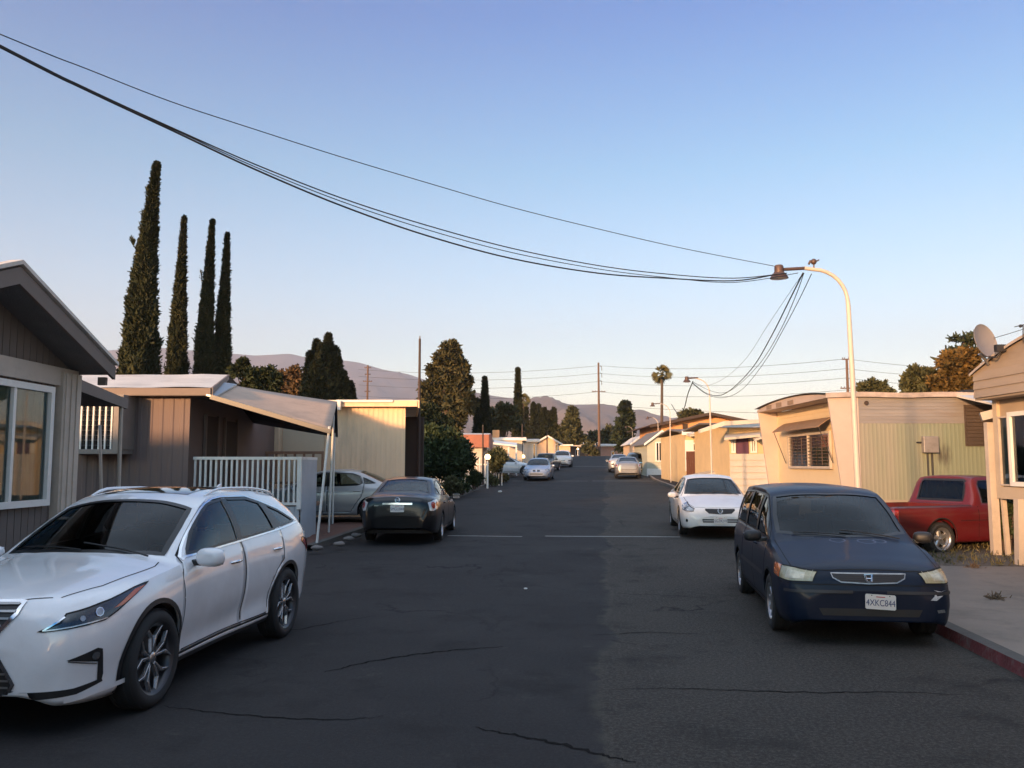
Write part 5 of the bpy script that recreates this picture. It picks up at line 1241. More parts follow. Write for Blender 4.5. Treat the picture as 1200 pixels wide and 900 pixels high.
# satellite dish on the tan home
S_ = thing('satellite_dish', 'grey satellite dish standing on the roof edge of the tan home', 'satellite dish', P(1161, 425, 15.6))
c0 = P(1151, 401, 15.5); M_ = Matrix.Translation(c0) @ Vector((.46, -.86, .22)).normalized().to_track_quat('Z', 'Y').to_matrix().to_4x4() @ Matrix.Diagonal((1.03, 1.06, 1, 1))
mb = MB(); prof = [(.0001, 0)] + [(.30 * k / 8, .07 * (k / 8) ** 2) for k in range(1, 9)] + [(.307, .078), (.307, .066)] + [(.30 * k / 8, .07 * (k / 8) ** 2 - .014) for k in range(8, 0, -1)] + [(.0001, -.014)]
mb.lathe(prof, 40, M_); mb.build('reflector', mat('dish_grey', (.20, .18, .175), .55, var=.1), S_, world=True, smooth=50)
mb = MB(); mb.tube([c0 - Vector((0, .0, .05)) , c0 + Vector((.02, .05, -.22)), P(1158, 427, 15.6)], .03, 8); mb.tube([P(1147, 415, 15.5), P(1157, 424, 15.6)], .02, 6); mb.build('mast', steel, S_, world=True)
mb = MB(); mb.tube([c0 + Vector((.05, .0, -.26)), P(1168, 419, 15.1), P(1173, 412, 15.05)], .016, 6); mb.box(*[v for p in zip(P(1168, 412, 15.05) - Vector((.02, .05, 0)), P(1175, 404, 15.05) + Vector((.03, .05, 0))) for v in p]); mb.build('feed_arm', dark_metal, S_, world=True)

# -- generic homes further up the street
def far_home(label, x0, x1, y0, y1, zt, wall, fascia, roofm, kind='flat', rise=.45, over=.3, wins=(), fas=.22, ribs=0, group='homes along the street', extra=None, lapw=0):
    zg = min(gz(x0, y0), gz(x1, y0)); H = thing('mobile_home', label, 'mobile home', ((x0 + x1) / 2, (y0 + y1) / 2, zg), 0, group)
    mb = MB()
    if ribs: ribbed(mb, (x0, y0), (x1, y0), zg, zt, ribs, .02)
    if lapw: lap(mb, (x0, y0), (x1, y0), zg, zt, lapw, .02)
    mb.box(x0, x1, y0 + (.03 if ribs or lapw else 0), y1, zg - .3, zt)
    xm = (x0 + x1) / 2; ym = (y0 + y1) / 2
    if kind == 'gable': mb.prism([(x0, y0 + .02, zt), (x1, y0 + .02, zt), (xm, y0 + .02, zt + rise)], (0, y1 - y0 - .04, 0))
    mb.build('wall', wall, H, world=True)
    mb = MB(); fb = MB()
    if kind == 'gable':
        k = rise / (xm - x0)
        for sg, xe in ((-1, x0 - over), (1, x1 + over)):
            ze = zt - k * over; mb.prism([(xm, y0 - over, zt + rise + .10), (xe, y0 - over, ze + .10), (xe, y0 - over, ze + .02), (xm, y0 - over, zt + rise + .02)], (0, y1 - y0 + 2 * over, 0))
            fb.prism([(xm, y0 - over - .03, zt + rise + .12), (xe - sg * -.02, y0 - over - .03, ze + .12), (xe, y0 - over - .03, ze + .12 - fas), (xm, y0 - over - .03, zt + rise + .12 - fas)], (0, .028, 0))
    elif kind == 'ridge':
        slab(mb, [(x0 - over, y0 - over, zt + .10), (x1 + over, y0 - over, zt + .10), (x1 + over, ym, zt + rise), (x0 - over, ym, zt + rise)], .08); slab(mb, [(x0 - over, ym, zt + rise), (x1 + over, ym, zt + rise), (x1 + over, y1 + over, zt + .1), (x0 - over, y1 + over, zt + .1)], .08)
        fb.box(x0 - over, x1 + over, y0 - over - .03, y0 - over - .002, zt + .12 - fas, zt + .12); fb.prism([(x1 + over, y0 - over, zt + .11), (x1 + over, ym, zt + rise + .01), (x1 + over, y1 + over, zt + .11), (x1 + over, y1 + over, zt + .1 - fas), (x1 + over, y0 - over, zt + .1 - fas)], (.03, 0, 0))
    else:
        mb.box(x0 - over, x1 + over, y0 - over, y1 + over, zt + .01, zt + .13); fb.box(x0 - over - .02, x1 + over + .02, y0 - over - .03, y0 - over - .002, zt + .14 - fas, zt + .14); fb.box(x1 + over + .002, x1 + over + .03, y0 - over, y1 + over, zt + .14 - fas, zt + .14); fb.box(x0 - over - .03, x0 - over - .002, y0 - over, y1 + over, zt + .14 - fas, zt + .14)
    mb.build('roof', roofm, H, world=True); fb.build('fascia', fascia, H, world=True)
    for wn in wins:
        side = wn[0]
        if side == 'f': window(H, (wn[1], y0), (wn[2], y0), wn[3], wn[4], (0, -1, 0), fw=.08, mull=(.5,) if len(wn) < 6 else (), dark=True)
        elif side == 'r': window(H, (x1, wn[1]), (x1, wn[2]), wn[3], wn[4], (1, 0, 0), fw=.08, mull=(.5,))
        elif side == 'l': window(H, (x0, wn[2]), (x0, wn[1]), wn[3], wn[4], (-1, 0, 0), fw=.08, mull=(.5,))
    if extra: extra(H)
    return H
def wx(px, d): return (px - 600) / 1000 * d
def wz(py, d): return 1.9 + (545 - py) / 1000 * d
# left side, going up the street
far_home('white home with a wide red-brown fascia behind the big dark shrub', wx(440, 50), wx(566, 50), 50, 58, wz(512, 50), off_white, red_fascia, roof_white, 'ridge', .35, .35, fas=.75, group='homes on the left side')
def exD2(H):
    mb = MB(); slab(mb, [(wx(578, 64), 64, wz(519, 64)), (wx(606, 64), 64, wz(522, 64)), (wx(606, 64), 67.5, wz(519, 64) + .1), (wx(578, 64), 67.5, wz(516, 64) + .1)], .12); mb.build('porch_roof', white_trim, H, world=True)
    for px in (580, 596, 605): mb = MB(); x = wx(px, 64.2); mb.beam((x, 64.2, gz(x, 64)), (x, 64.2, wz(522, 64) - .1), .12, .12, up=(0, 1, 0)); mb.build('porch_post', white_trim, H, world=True)
    mb = MB(); mb.box(wx(577, 68), wx(585, 68), 68.2, 69.4, wz(517, 68), wz(504, 68)); mb.build('chimney', peach, H, world=True)
far_home('white home with a porch roof and square chimney behind the parked white hatchback', wx(560, 68), wx(612, 68), 68, 76, wz(515, 68), off_white, white_trim, roof_white, 'ridge', .3, .3, wins=[('f', wx(586, 68), wx(596, 68), 1.7, 3.2)], group='homes on the left side', extra=exD2)
far_home('grey and white home with vertical stripes behind the blue saloon', wx(600, 84), wx(629, 84), 84, 93, wz(517, 84), off_white, white_trim, roof_white, 'ridge', .35, .3, wins=[('f', wx(606, 84), wx(614, 84), 2.4, 4.1), ('f', wx(624, 84), wx(628, 84), 2.0, 4.0, 0)], ribs=.45, group='homes on the left side')
far_home('small peach home with a white fascia beyond the dark pickup', wx(628, 104), wx(655, 104), 104, 114, wz(519, 104), peach_light, white_trim, roof_white, 'gable', .8, .4, wins=[('f', wx(650, 104), wx(654, 104), 3.0, 4.5, 0)], group='homes on the left side')
far_home('low tan home with a dark carport at the top of the hill', wx(650, 132), wx(668, 132), 132, 142, wz(522, 132), peach_light, white_trim, roof_white, 'flat', .3, .4, group='homes on the left side')
far_home('brown flat-roofed home behind the white truck', wx(668, 138), wx(694, 138), 138, 150, wz(523, 138), mat('brown_wall', (.20, .13, .09), .8), cream_trim, roof_white, 'flat', .3, .6, wins=[('f', wx(674, 138), wx(679, 138), 3.4, 4.4, 0)], group='homes on the left side')
far_home('pale low home right of the tall utility pole', wx(704, 165), wx(728, 165), 165, 175, wz(523, 165), mat('pinkish_wall', (.40, .22, .16), .8), cream_trim, roof_white, 'ridge', .7, .4, wins=[('f', wx(716, 165), wx(720, 165), 3.6, 4.6, 0)], group='homes beyond the crest')
far_home('white-roofed home far beyond the crest on the left of the utility pole', wx(672, 190), wx(700, 190), 190, 200, wz(521, 190), off_white, cream_trim, roof_white, 'ridge', .7, .4, group='homes beyond the crest')
# right side
far_home('distant peach home just behind the two street lamps', wx(741, 120), wx(762, 120), 120, 130, wz(519, 120), peach_light, white_trim, roof_white, 'gable', .9, .4, wins=[('f', wx(746, 120), wx(749, 120), 3.6, 4.7, 0)], group='homes on the right side')
def exH(H):
    mb = MB(); mb.box(wx(800, 69.9), wx(806, 69.9), 69.93, 69.98, wz(503, 70), wz(497, 70)); mb.build('vent', brown_dark, H, world=True)
far_home('big orange stucco home with a low brown gable roof', wx(775, 70), wx(884, 70), 70, 82, wz(497, 70), peach, brown_dark, mat('brown_roof', (.07, .045, .035), .8), 'gable', .78, 1.1, fas=.24, group='homes on the right side', extra=exH)
def exI(H):
    mb = MB(); mb.box(wx(757, 62), wx(803, 62), 61.9, 61.97, gz(9, 62) + .02, wz(549, 62)); mb.build('skirting', white_trim, H, world=True)
    mb = MB(); slab(mb, [(wx(791, 61), 61.2, wz(513, 61)), (wx(807, 61), 61.2, wz(508, 61)), (wx(807, 61), 64, wz(506, 61)), (wx(791, 61), 64, wz(510, 61))], .1); mb.build('porch_roof', roof_grey, H, world=True)
far_home('pale green gabled home with two tall windows beside the street lamps', wx(758, 62), wx(792, 62), 62, 68.5, wz(519, 62), pale_green, white_trim, roof_grey, 'gable', .80, .25, wins=[('f', wx(767.5, 62), wx(775.5, 62), wz(541, 62), wz(518, 62)), ('f', wx(783, 62), wx(790, 62), wz(540, 62), wz(516, 62))], fas=.16, group='homes on the right side', extra=exI, lapw=.2)
def exY(H):
    mb = MB(); slab(mb, [(wx(803, 48), 46.8, wz(510, 48)), (wx(838, 48), 46.8, wz(503, 48)), (wx(838, 48), 50, wz(498, 48)), (wx(803, 48), 50, wz(503, 48))], .14); mb.build('porch_roof', off_white, H, world=True)
    mb = MB(); mb.prism([(wx(801, 48), 46.7, wz(511, 48)), (wx(838, 48), 46.7, wz(505, 48)), (wx(826, 48), 46.7, wz(499, 48))], (0, .05, 0)); mb.build('porch_gable', off_white, H, world=True)
    mb = MB(); mb.box(wx(802, 48), wx(812, 48), 47.9, 47.96, wz(552, 48), wz(516, 48)); mb.build('door', white_trim, H, world=True)
far_home('yellow home with a gabled porch roof behind the brown gate', wx(803, 48), wx(858, 48), 48, 56, wz(508, 48), yellow_w, white_trim, roof_grey, 'ridge', .4, .25, wins=[('f', wx(806, 48), wx(815, 48), wz(529, 48), wz(519, 48)), ('f', wx(843, 48), wx(853, 48), wz(535, 48), wz(516, 48))], group='homes on the right side', extra=exY)
def exG(H):
    mb = MB(); slab(mb, [(wx(836, 38), 36.1, wz(514, 37)), (wx(876, 38), 36.1, wz(510, 37)), (wx(890, 38), 37.6, wz(502, 37)), (wx(848, 38), 37.6, wz(506, 37))], .1); mb.build('window_awning', off_white, H, world=True)
    mb = MB(); slab(mb, [(wx(876, 37), 36.0, wz(516, 37)), (wx(898, 37), 36.0, wz(508, 37)), (wx(900, 37), 37.2, wz(500, 37)), (wx(880, 37), 37.2, wz(508, 37))], .08); mb.build('window_awning', off_white, H, world=True)
    mb = MB(); mb.box(wx(862, 37), wx(876, 37), 36.93, 36.98, wz(532, 37), wz(513, 37)); mb.build('panel', purple_m, H, world=True)
    mb = MB(); lap(mb, (wx(854, 36.9), 36.9), (12.5, 36.9), gz(10, 37), wz(532, 37), .26, .05); mb.build('lap_siding', off_white, H, world=True)
    mb = MB(); mb.prism([(wx(812, 37), 35.6, wz(509, 37)), (wx(838, 37), 35.4, wz(501, 37)), (wx(896, 37), 35.4, wz(497, 37)), (wx(896, 37), 35.4, wz(493, 37)), (wx(838, 37), 35.4, wz(496, 37)), (wx(812, 37), 35.6, wz(505, 37))], (0, .4, 0)); mb.build('scalloped_eave', off_white, H, world=True)
far_home('white lap-sided home with awnings and a purple panel left of the green one', wx(854, 37), 13, 37, 44, wz(499, 37), yellow_w, white_trim, roof_grey, 'ridge', .3, .5, wins=[('f', wx(856, 37), wx(861, 37), wz(531, 37), wz(514, 37), 0), ('f', wx(878, 37), wx(886, 37), wz(531, 37), wz(512, 37))], group='homes on the right side', extra=exG)
# gate between them
G_ = thing('wooden_gate', 'red-brown board gate between the gabled home and the yellow home', 'gate', (wx(814, 46), 46, gz(wx(814, 46), 46)))
for i in range(9):
    mb = MB(); x = wx(803.5, 46) + i * .112; mb.box(x, x + .105, 46, 46.03, gz(x, 46), wz(529, 46)); mb.build('board', brown_wood, G_, world=True)
mb = MB(); mb.box(wx(803.5, 46), wx(825.5, 46), 46.03, 46.08, 1.3, 1.4); mb.box(wx(803.5, 46), wx(825.5, 46), 46.03, 46.08, 2.2, 2.3); mb.build('rail', brown_wood, G_, world=True)
# unseen homes added behind and beside the camera: they shade the near street and show in the car windows
far_home('unseen mauve home added left of and behind the camera to cast shade', -13, -5.8, -6.0, 2.5, 3.4, mauve, white_trim, roof_white, 'ridge', .6, .4, wins=[('r', -4, -2, 1.5, 2.6), ('r', -.5, 1.5, 1.5, 2.6)], group='unseen homes added behind the camera')
far_home('unseen cream home added left of and well behind the camera to cast shade', -15, -5.8, -19, -9, 3.4, cream_ribs, white_trim, roof_white, 'ridge', .6, .4, wins=[('r', -14, -12, 1.5, 2.6)], group='unseen homes added behind the camera')
far_home('unseen white home added left of and furthest behind the camera to cast shade', -15, -5.8, -34, -23, 3.5, off_white, white_trim, roof_white, 'ridge', .6, .4, group='unseen homes added behind the camera')
far_home('unseen tan home added right of the camera for reflections', 7.0, 15, -1.5, 6.5, 3.4, tan_lap, white_trim, roof_white, 'ridge', .6, .4, wins=[('l', 1, 3, 1.5, 2.6), ('l', 4, 5.6, 1.5, 2.6)], group='unseen homes added behind the camera')
far_home('unseen green home added right of and behind the camera for reflections', 6.2, 15, -16, -6, 3.4, pale_green, white_trim, roof_white, 'ridge', .6, .4, wins=[('l', -12, -10, 1.5, 2.6)], group='unseen homes added behind the camera')
far_home('unseen cream home added across the lane end behind the camera', -4, 6, -48, -38, 3.6, cream_ribs, white_trim, roof_white, 'ridge', .7, .4, group='unseen homes added behind the camera')
# ------------------------------------------------------------------ trees and plants
def leaf_mat(name, c1, c2, tr=.25):
    m, n, b, L = nodes_of(name); N = n.nodes.new
    b.inputs['Roughness'].default_value = .75; b.inputs['Specular IOR Level'].default_value = .25
    ge = N('ShaderNodeNewGeometry'); cr = N('ShaderNodeValToRGB'); cr.color_ramp.elements[0].color = (*c1, 1); cr.color_ramp.elements[1].color = (*c2, 1)
    no = N('ShaderNodeTexNoise'); no.inputs['Scale'].default_value = .9; no.inputs['Detail'].default_value = 4; L(ge.outputs['Position'], no.inputs['Vector'])
    ad = N('ShaderNodeMath'); ad.operation = 'MULTIPLY_ADD'; ad.inputs[1].default_value = .55; L(ge.outputs['Random Per Island'], ad.inputs[0])
    su = N('ShaderNodeMath'); su.operation = 'MULTIPLY_ADD'; su.inputs[1].default_value = 1.3; su.inputs[2].default_value = -.42; L(no.outputs[0], su.inputs[0]); L(su.outputs[0], ad.inputs[2])
    L(ad.outputs[0], cr.inputs[0]); L(cr.outputs[0], b.inputs['Base Color'])
    return m
lf_cyp = leaf_mat('cypress_foliage', (.015, .024, .011), (.042, .046, .019))
lf_pine = leaf_mat('pine_foliage', (.038, .044, .020), (.10, .088, .040)); lf_dark = leaf_mat('dark_foliage', (.014, .024, .012), (.045, .058, .024))
lf_olive = leaf_mat('olive_foliage', (.035, .042, .018), (.10, .10, .045)); lf_brown = leaf_mat('brown_foliage', (.07, .05, .025), (.16, .10, .05))
lf_gold = leaf_mat('golden_foliage', (.045, .036, .012), (.165, .10, .028)); lf_palm = leaf_mat('palm_foliage', (.05, .055, .025), (.12, .11, .05))
lf_bush = leaf_mat('shrub_foliage', (.020, .034, .014), (.055, .075, .030)); lf_grass = leaf_mat('grass_blades', (.05, .055, .022), (.16, .13, .065))
bark = mat('tree_bark', (.07, .05, .038), .9, var=.3, vs=4, stretch=(3, 3, .5), bump=.6, bs=12)
def leaves(name, centers, size, m, parent, up=.0, outward=None, aspect=1.8):
    """many small leaf-sprays: bent quads scattered at the given centres (N,3)"""
    C = np.asarray(centers, float); N = len(C); s = size * rng.uniform(.6, 1.4, (N, 1))
    d = rng.normal(size=(N, 3)); 
    if outward is not None: d = d * .7 + outward
    d[:, 2] += up; d /= np.linalg.norm(d, axis=1, keepdims=True) + 1e-9
    r = rng.normal(size=(N, 3)); q = np.cross(d, r); q /= np.linalg.norm(q, axis=1, keepdims=True) + 1e-9
    a = C - q * s * .5; b = C + q * s * .5; t = C + d * s * aspect; nrm = np.cross(d, q) * s * .3
    V = np.stack([a, b + nrm, t + q * s * .12, t - q * s * .12 + nrm], 1).reshape(-1, 3)
    me = bpy.data.meshes.new(name); me.vertices.add(4 * N); me.vertices.foreach_set('co', V.ravel()); me.loops.add(4 * N); me.loops.foreach_set('vertex_index', np.arange(4 * N)); me.polygons.add(N); me.polygons.foreach_set('loop_start', np.arange(N) * 4); me.update(calc_edges=True); me.validate(); me.materials.append(m)
    o = bpy.data.objects.new(name, me); COL.objects.link(o); o.parent = parent; return o
def ball(c, r, n, sq=(1, 1, 1), shell=.55):
    v = rng.normal(size=(n, 3)); v /= np.linalg.norm(v, axis=1, keepdims=True); rad = (shell + (1 - shell) * rng.random((n, 1))) ; v2 = v * rad * r * np.array(sq) + np.array(c); return v2, v
def trunk(parent, h, r, lean=(0, 0), m=None, limbs=()):
    mb = MB(); k = 6; mb.tube([(lean[0] * t * t, lean[1] * t * t, h * t) for t in np.linspace(0, 1, k)], [r * (1 - .65 * t) for t in np.linspace(0, 1, k)], 9)
    for l in limbs: mb.tube([Vector(p) for p in l], [r * .38, r * .28, r * .12][:len(l)], 6)
    return mb.build('trunk', m or bark, parent, smooth=60)
def tree_at(name, label, cat, px, d, group=None, z=None):
    x = wx(px, d); return thing(name, label, cat, (x, d, (gz(x, d) if z is None else z)), 0, group)
def cypress(label, px, d, ytop, wpx, n=9000, group=None, m=None, bend=0.0, leaf=.16):
    n = int(n * 2.2); leaf = leaf * .62
    t = tree_at('cypress_tree', label, 'cypress tree', px, d, group); zb = t.location.z; H = P(px, ytop, d).z - zb; Rm = wpx / 2000 * d
    h = rng.random(n) ** .85; prof = np.where(h < .30, .80 + .20 * (h / .30), 1 - (np.clip(h - .30, 0, 1) / .70) ** 1.05); prof = np.maximum(prof, .015)
    a = rng.random(n) * 2 * np.pi; lob = 1 + .10 * np.sin(a * 3 + h * 16) + .09 * np.sin(a * 5 - h * 31) + .06 * np.sin(h * 75 + a)
    rr = Rm * prof * lob * (.60 + .42 * rng.random(n)); C = np.stack([rr * np.cos(a) + bend * h ** 2.5, rr * np.sin(a), h * H * .97 + .2], 1)
    o = np.stack([np.cos(a) * .45, np.sin(a) * .45, np.full(n, 1.3)], 1); CC = [C]
    mb = MB(); mb.tube([(bend * k ** 2.5, 0, H * k) for k in np.linspace(0, .97, 9)], [max(.03, Rm * .50 * (1 - k ** 1.1)) for k in np.linspace(0, .97, 9)], 8); mb.build('trunk', m or lf_cyp, t)
    # a few stray sprigs breaking the outline
    k = 10; hs = rng.random(k) * .8 + .1; aa = rng.random(k) * 6.28; C2 = []
    for h_, a_ in zip(hs, aa):
        r_ = Rm * (1.0 if h_ < .3 else 1 - ((h_ - .22) / .78) ** 1.5)
        for q in np.linspace(.8, 1.25, 14): C2.append((r_ * q * math.cos(a_), r_ * q * math.sin(a_), h_ * H + (q - .8) * .9))
    k2 = len(C2); o2 = np.stack([rng.normal(size=k2) * .5, rng.normal(size=k2) * .5, np.full(k2, 1.0)], 1); leaves('crown', np.concatenate([C, np.array(C2)]), leaf, m or lf_cyp, t, 0, np.concatenate([o, o2]), 2.0); return t
cypress('tallest and widest of the four cypresses behind the mauve home', 158, 46, 186, 46, 26000, 'cypresses behind the mauve home', bend=.62, leaf=.17)
cypress('second cypress from the left behind the mauve home, with a stray twig', 204, 50, 250, 27, 13000, 'cypresses behind the mauve home', bend=.15, leaf=.14)
cypress('third cypress from the left behind the mauve home', 236, 50, 254, 27, 13000, 'cypresses behind the mauve home', bend=.25, leaf=.14)
cypress('shortest and rightmost of the four cypresses behind the mauve home', 257, 51, 270, 26, 12000, 'cypresses behind the mauve home', bend=.12, leaf=.14)
def clump_tree(name, label, cat, px, d, clumps, m, leaf=.2, per=900, group=None, tr=.25, trunk_h=None):
    """clumps: (px, py, radius px) lumps of foliage seen from the street, spread in depth too"""
    t = tree_at(name, label, cat, px, d, group); base = t.location; k = d / 1000; Cs = []; Os = []; lim = []
    for (cx, cy, r) in clumps:
        p = P(cx, cy, d) - base; rr = r * k * .88; p.y += rng.uniform(-.6, .6) * rr
        for s in range(7):
            o = rng.normal(size=3); o = o / np.linalg.norm(o) * rr * .80; q = np.array(p) + o; C, O = ball(q, rr * rng.uniform(.28, .50), per // 7, (1, 1, .85), .2); Cs.append(C); Os.append(O * .8)
        lim.append([(0, 0, max(.3, p.z * .35)), (p.x * .55, p.y * .55, p.z * .72), tuple(p)])
    leaves('crown', np.concatenate(Cs), leaf, m, t, .25, np.concatenate(Os))
    top = max((P(c[0], c[1], d) - base).z for c in clumps); trunk(t, top * .9, tr, (0, 0), None, lim[:14]); return t
clump_tree('pine_tree', 'tall brownish-green pine with rounded lumps of foliage behind the red-fascia home', 'pine tree', 524, 78,
    [(527, 410, 9), (522, 420, 11), (534, 422, 9), (519, 433, 11), (531, 436, 13), (510, 436, 9), (541, 431, 7), (507, 447, 11), (520, 450, 14), (536, 451, 13), (545, 449, 7), (505, 460, 13), (521, 466, 16), (540, 466, 14), (548, 469, 9), (503, 474, 14), (522, 483, 18), (543, 481, 12), (508, 490, 14), (533, 493, 13)], lf_pine, .26, 1100, tr=.35)
clump_tree('broadleaf_tree', 'dark low tree between the cypresses and the brownish tree', 'tree', 300, 48, [(284, 427, 4), (278, 436, 6), (293, 441, 7), (302, 437, 7), (312, 436, 7), (307, 448, 9), (318, 445, 8), (290, 452, 7), (300, 456, 10), (318, 458, 9)], lf_dark, .17, 700, tr=.16)
clump_tree('bushy_tree', 'rounded brownish tree between the dark tree and the spiky evergreen', 'tree', 340, 70, [(332, 444, 10), (345, 441, 10), (354, 447, 9), (338, 455, 13), (352, 460, 12), (326, 458, 8)], lf_brown, .22, 900, tr=.2)
clump_tree('bushy_tree', 'dark green tree top right behind the cream home', 'tree', 500, 62, [(494, 483, 10), (506, 486, 10), (492, 497, 13), (508, 500, 12), (520, 497, 9)], lf_dark, .2, 900, tr=.2)
cypress('dark slender cypress right of the pine', 568, 82, 443, 16, 6000, 'cypresses along the street', leaf=.22)
cypress('small dark cypress at the foot of the slender one', 560, 84, 470, 13, 4000, 'cypresses along the street', leaf=.22)
cypress('tall slim cypress in front of the short palm', 607, 95, 432, 12, 6000, 'cypresses along the street', leaf=.24)
for i, (px, yt, wd, lb) in enumerate(((587, 473, 6, 'thin distant cypress left of the tall slim cypress'), (616, 478, 7, 'first cypress from the left in the distant cypress row'), (625, 474, 7, 'second cypress from the left in the distant cypress row'), (631, 476, 7, 'third cypress from the left in the distant cypress row'), (638, 480, 7, 'fourth cypress from the left in the distant cypress row'), (643, 484, 6, 'fifth cypress from the left in the distant cypress row'), (649, 480, 11, 'broad ragged cypress at the right end of the distant row'))):
    cypress(lb, px, 150, yt, wd, 2200, 'distant row of cypresses', leaf=.42)
clump_tree('bushy_tree', 'olive-green tree left of the tall slim cypress', 'tree', 590, 88, [(578, 488, 8), (588, 484, 8), (597, 482, 8), (584, 496, 10), (598, 495, 10)], lf_olive, .26, 700, tr=.2)
clump_tree('conifer_tree', 'pointed conifer with a wide dark base left of the tall utility pole', 'conifer tree', 671, 150, [(671, 482, 2.5), (671, 487, 4), (670, 493, 6), (668, 500, 9), (674, 502, 9), (664, 508, 10), (677, 510, 10), (670, 515, 12)], lf_olive, .42, 700, tr=.3)
clump_tree('conifer_tree', 'tall ragged conifer right of the tall utility pole', 'conifer tree', 733, 150, [(733, 475, 2.5), (732, 480, 4.5), (734, 486, 6), (730, 492, 7), (736, 495, 7), (729, 501, 8), (735, 505, 9), (728, 511, 8), (737, 515, 9), (732, 521, 11)], lf_dark, .42, 800, tr=.3)
clump_tree('bushy_tree', 'low green trees in front of the mountain right of the utility pole', 'tree', 712, 170, [(705, 510, 6), (713, 507, 6), (720, 511, 6), (710, 517, 8), (722, 518, 7), (695, 513, 5)], lf_olive, .45, 600, tr=.25)
clump_tree('bushy_tree', 'low roadside bush at the crest left of the utility pole', 'bush', 690, 135, [(686, 527, 4), (691, 523, 4), (695, 529, 4)], lf_olive, .3, 500, tr=.1)
clump_tree('bushy_tree', 'green tree crown showing over the orange home', 'tree', 808, 100, [(803, 488, 5), (811, 485, 5), (818, 488, 4)], lf_olive, .3, 500, tr=.2)
clump_tree('bushy_tree', 'small tree crown behind the white street lamp near the pale green home', 'tree', 1024, 60, [(1014, 456, 6), (1023, 453, 6), (1033, 455, 6), (1024, 461, 8), (1039, 462, 5)], lf_olive, .2, 600, tr=.15)
clump_tree('broadleaf_tree', 'dark green tree behind the pale green home, left of the golden tree', 'tree', 1078, 52, [(1070, 440, 7), (1079, 438, 8), (1088, 442, 8), (1067, 449, 7), (1077, 452, 11), (1092, 452, 11), (1084, 460, 12), (1066, 460, 7)], lf_olive, .19, 900, tr=.25)
clump_tree('broadleaf_tree', 'golden-leaved tree behind the satellite dish', 'tree', 1122, 50, [(1112, 424, 9), (1125, 421, 11), (1138, 420, 9), (1108, 434, 10), (1120, 436, 14), (1136, 435, 14), (1100, 446, 11), (1116, 450, 14), (1133, 450, 15), (1148, 441, 12), (1102, 459, 10), (1122, 463, 13), (1142, 458, 12)], lf_gold, .19, 1000, tr=.3)
def spire_tree(label, px, d, spires, m, leaf=.13, n=2600):
    """bushy evergreen made of upright pointed leaders: (px, top py, base py, half width px)"""
    t = tree_at('evergreen_tree', label, 'evergreen tree', px, d); k = d / 1000; Cs = []; Os = []; lim = []
    for (cx, yt, yb, hw) in spires:
        a = P(cx, yb, d) - t.location; b = P(cx, yt, d) - t.location; off = rng.uniform(-1.2, 1.2); h = rng.random(n) ** .9; H = b.z - a.z
        an = rng.random(n) * 6.283; lob = 1 + .22 * np.sin(an * 3 + h * 19 + cx) + .15 * np.sin(h * 60 + an * 2); rr = hw * k * np.maximum(.03, (1 - h) ** .75) * lob * (.45 + .6 * rng.random(n))
        Cs.append(np.stack([a.x + rr * np.cos(an), off + rr * np.sin(an), a.z + h * H], 1)); Os.append(np.stack([np.cos(an) * .7, np.sin(an) * .7, np.full(n, .9)], 1)); lim.append([(0, 0, max(.2, a.z * .3)), (a.x * .7, off * .7, a.z), (b.x, off, a.z + H * .8)])
    leaves('crown', np.concatenate(Cs), leaf, m, t, 0, np.concatenate(Os), 2.0); trunk(t, max(l[2][2] for l in lim) * .6, .3, (0, 0), None, lim); return t
spire_tree('dark bushy evergreen with spiky tops behind the awning', 384, 60, [(385, 394, 425, 5), (371, 401, 440, 6), (378, 406, 440, 6), (392, 408, 445, 7), (365, 415, 455, 8), (397, 420, 455, 8), (384, 412, 462, 14), (372, 428, 470, 13), (396, 436, 470, 12), (403, 438, 470, 9), (362, 440, 470, 9), (410, 450, 472, 5), (384, 440, 475, 20), (376, 450, 478, 20), (394, 455, 478, 18)], lf_cyp)
# flat-branched cedar behind the dish
Q = tree_at('cedar_tree', 'thin flat-branched cedar top showing between the golden tree and the satellite dish', 'cedar tree', 1134, 62)
Cs = []; lim = []
for (x0_, y0_, x1_, y1_) in ((1134, 399, 1118, 396), (1134, 408, 1108, 410), (1136, 413, 1114, 414), (1136, 418, 1104, 419), (1134, 403, 1146, 398), (1136, 410, 1152, 412), (1134, 396, 1140, 392)):
    a = P(x0_, y0_, 62) - Q.location; b = P(x1_, y1_, 62) - Q.location; lim.append([tuple(a), tuple((a + b) / 2 + Vector((0, 0, .05))), tuple(b)])
    for k in range(120): t_ = rng.random() ** .7; p = a.lerp(b, t_); Cs.append((p.x + rng.normal() * .10, p.y + rng.normal() * .5, p.z + rng.normal() * .05))
leaves('crown', Cs, .18, lf_dark, Q, 0); trunk(Q, (P(1134, 394, 62) - Q.location).z, .22, (0, 0), None, lim)
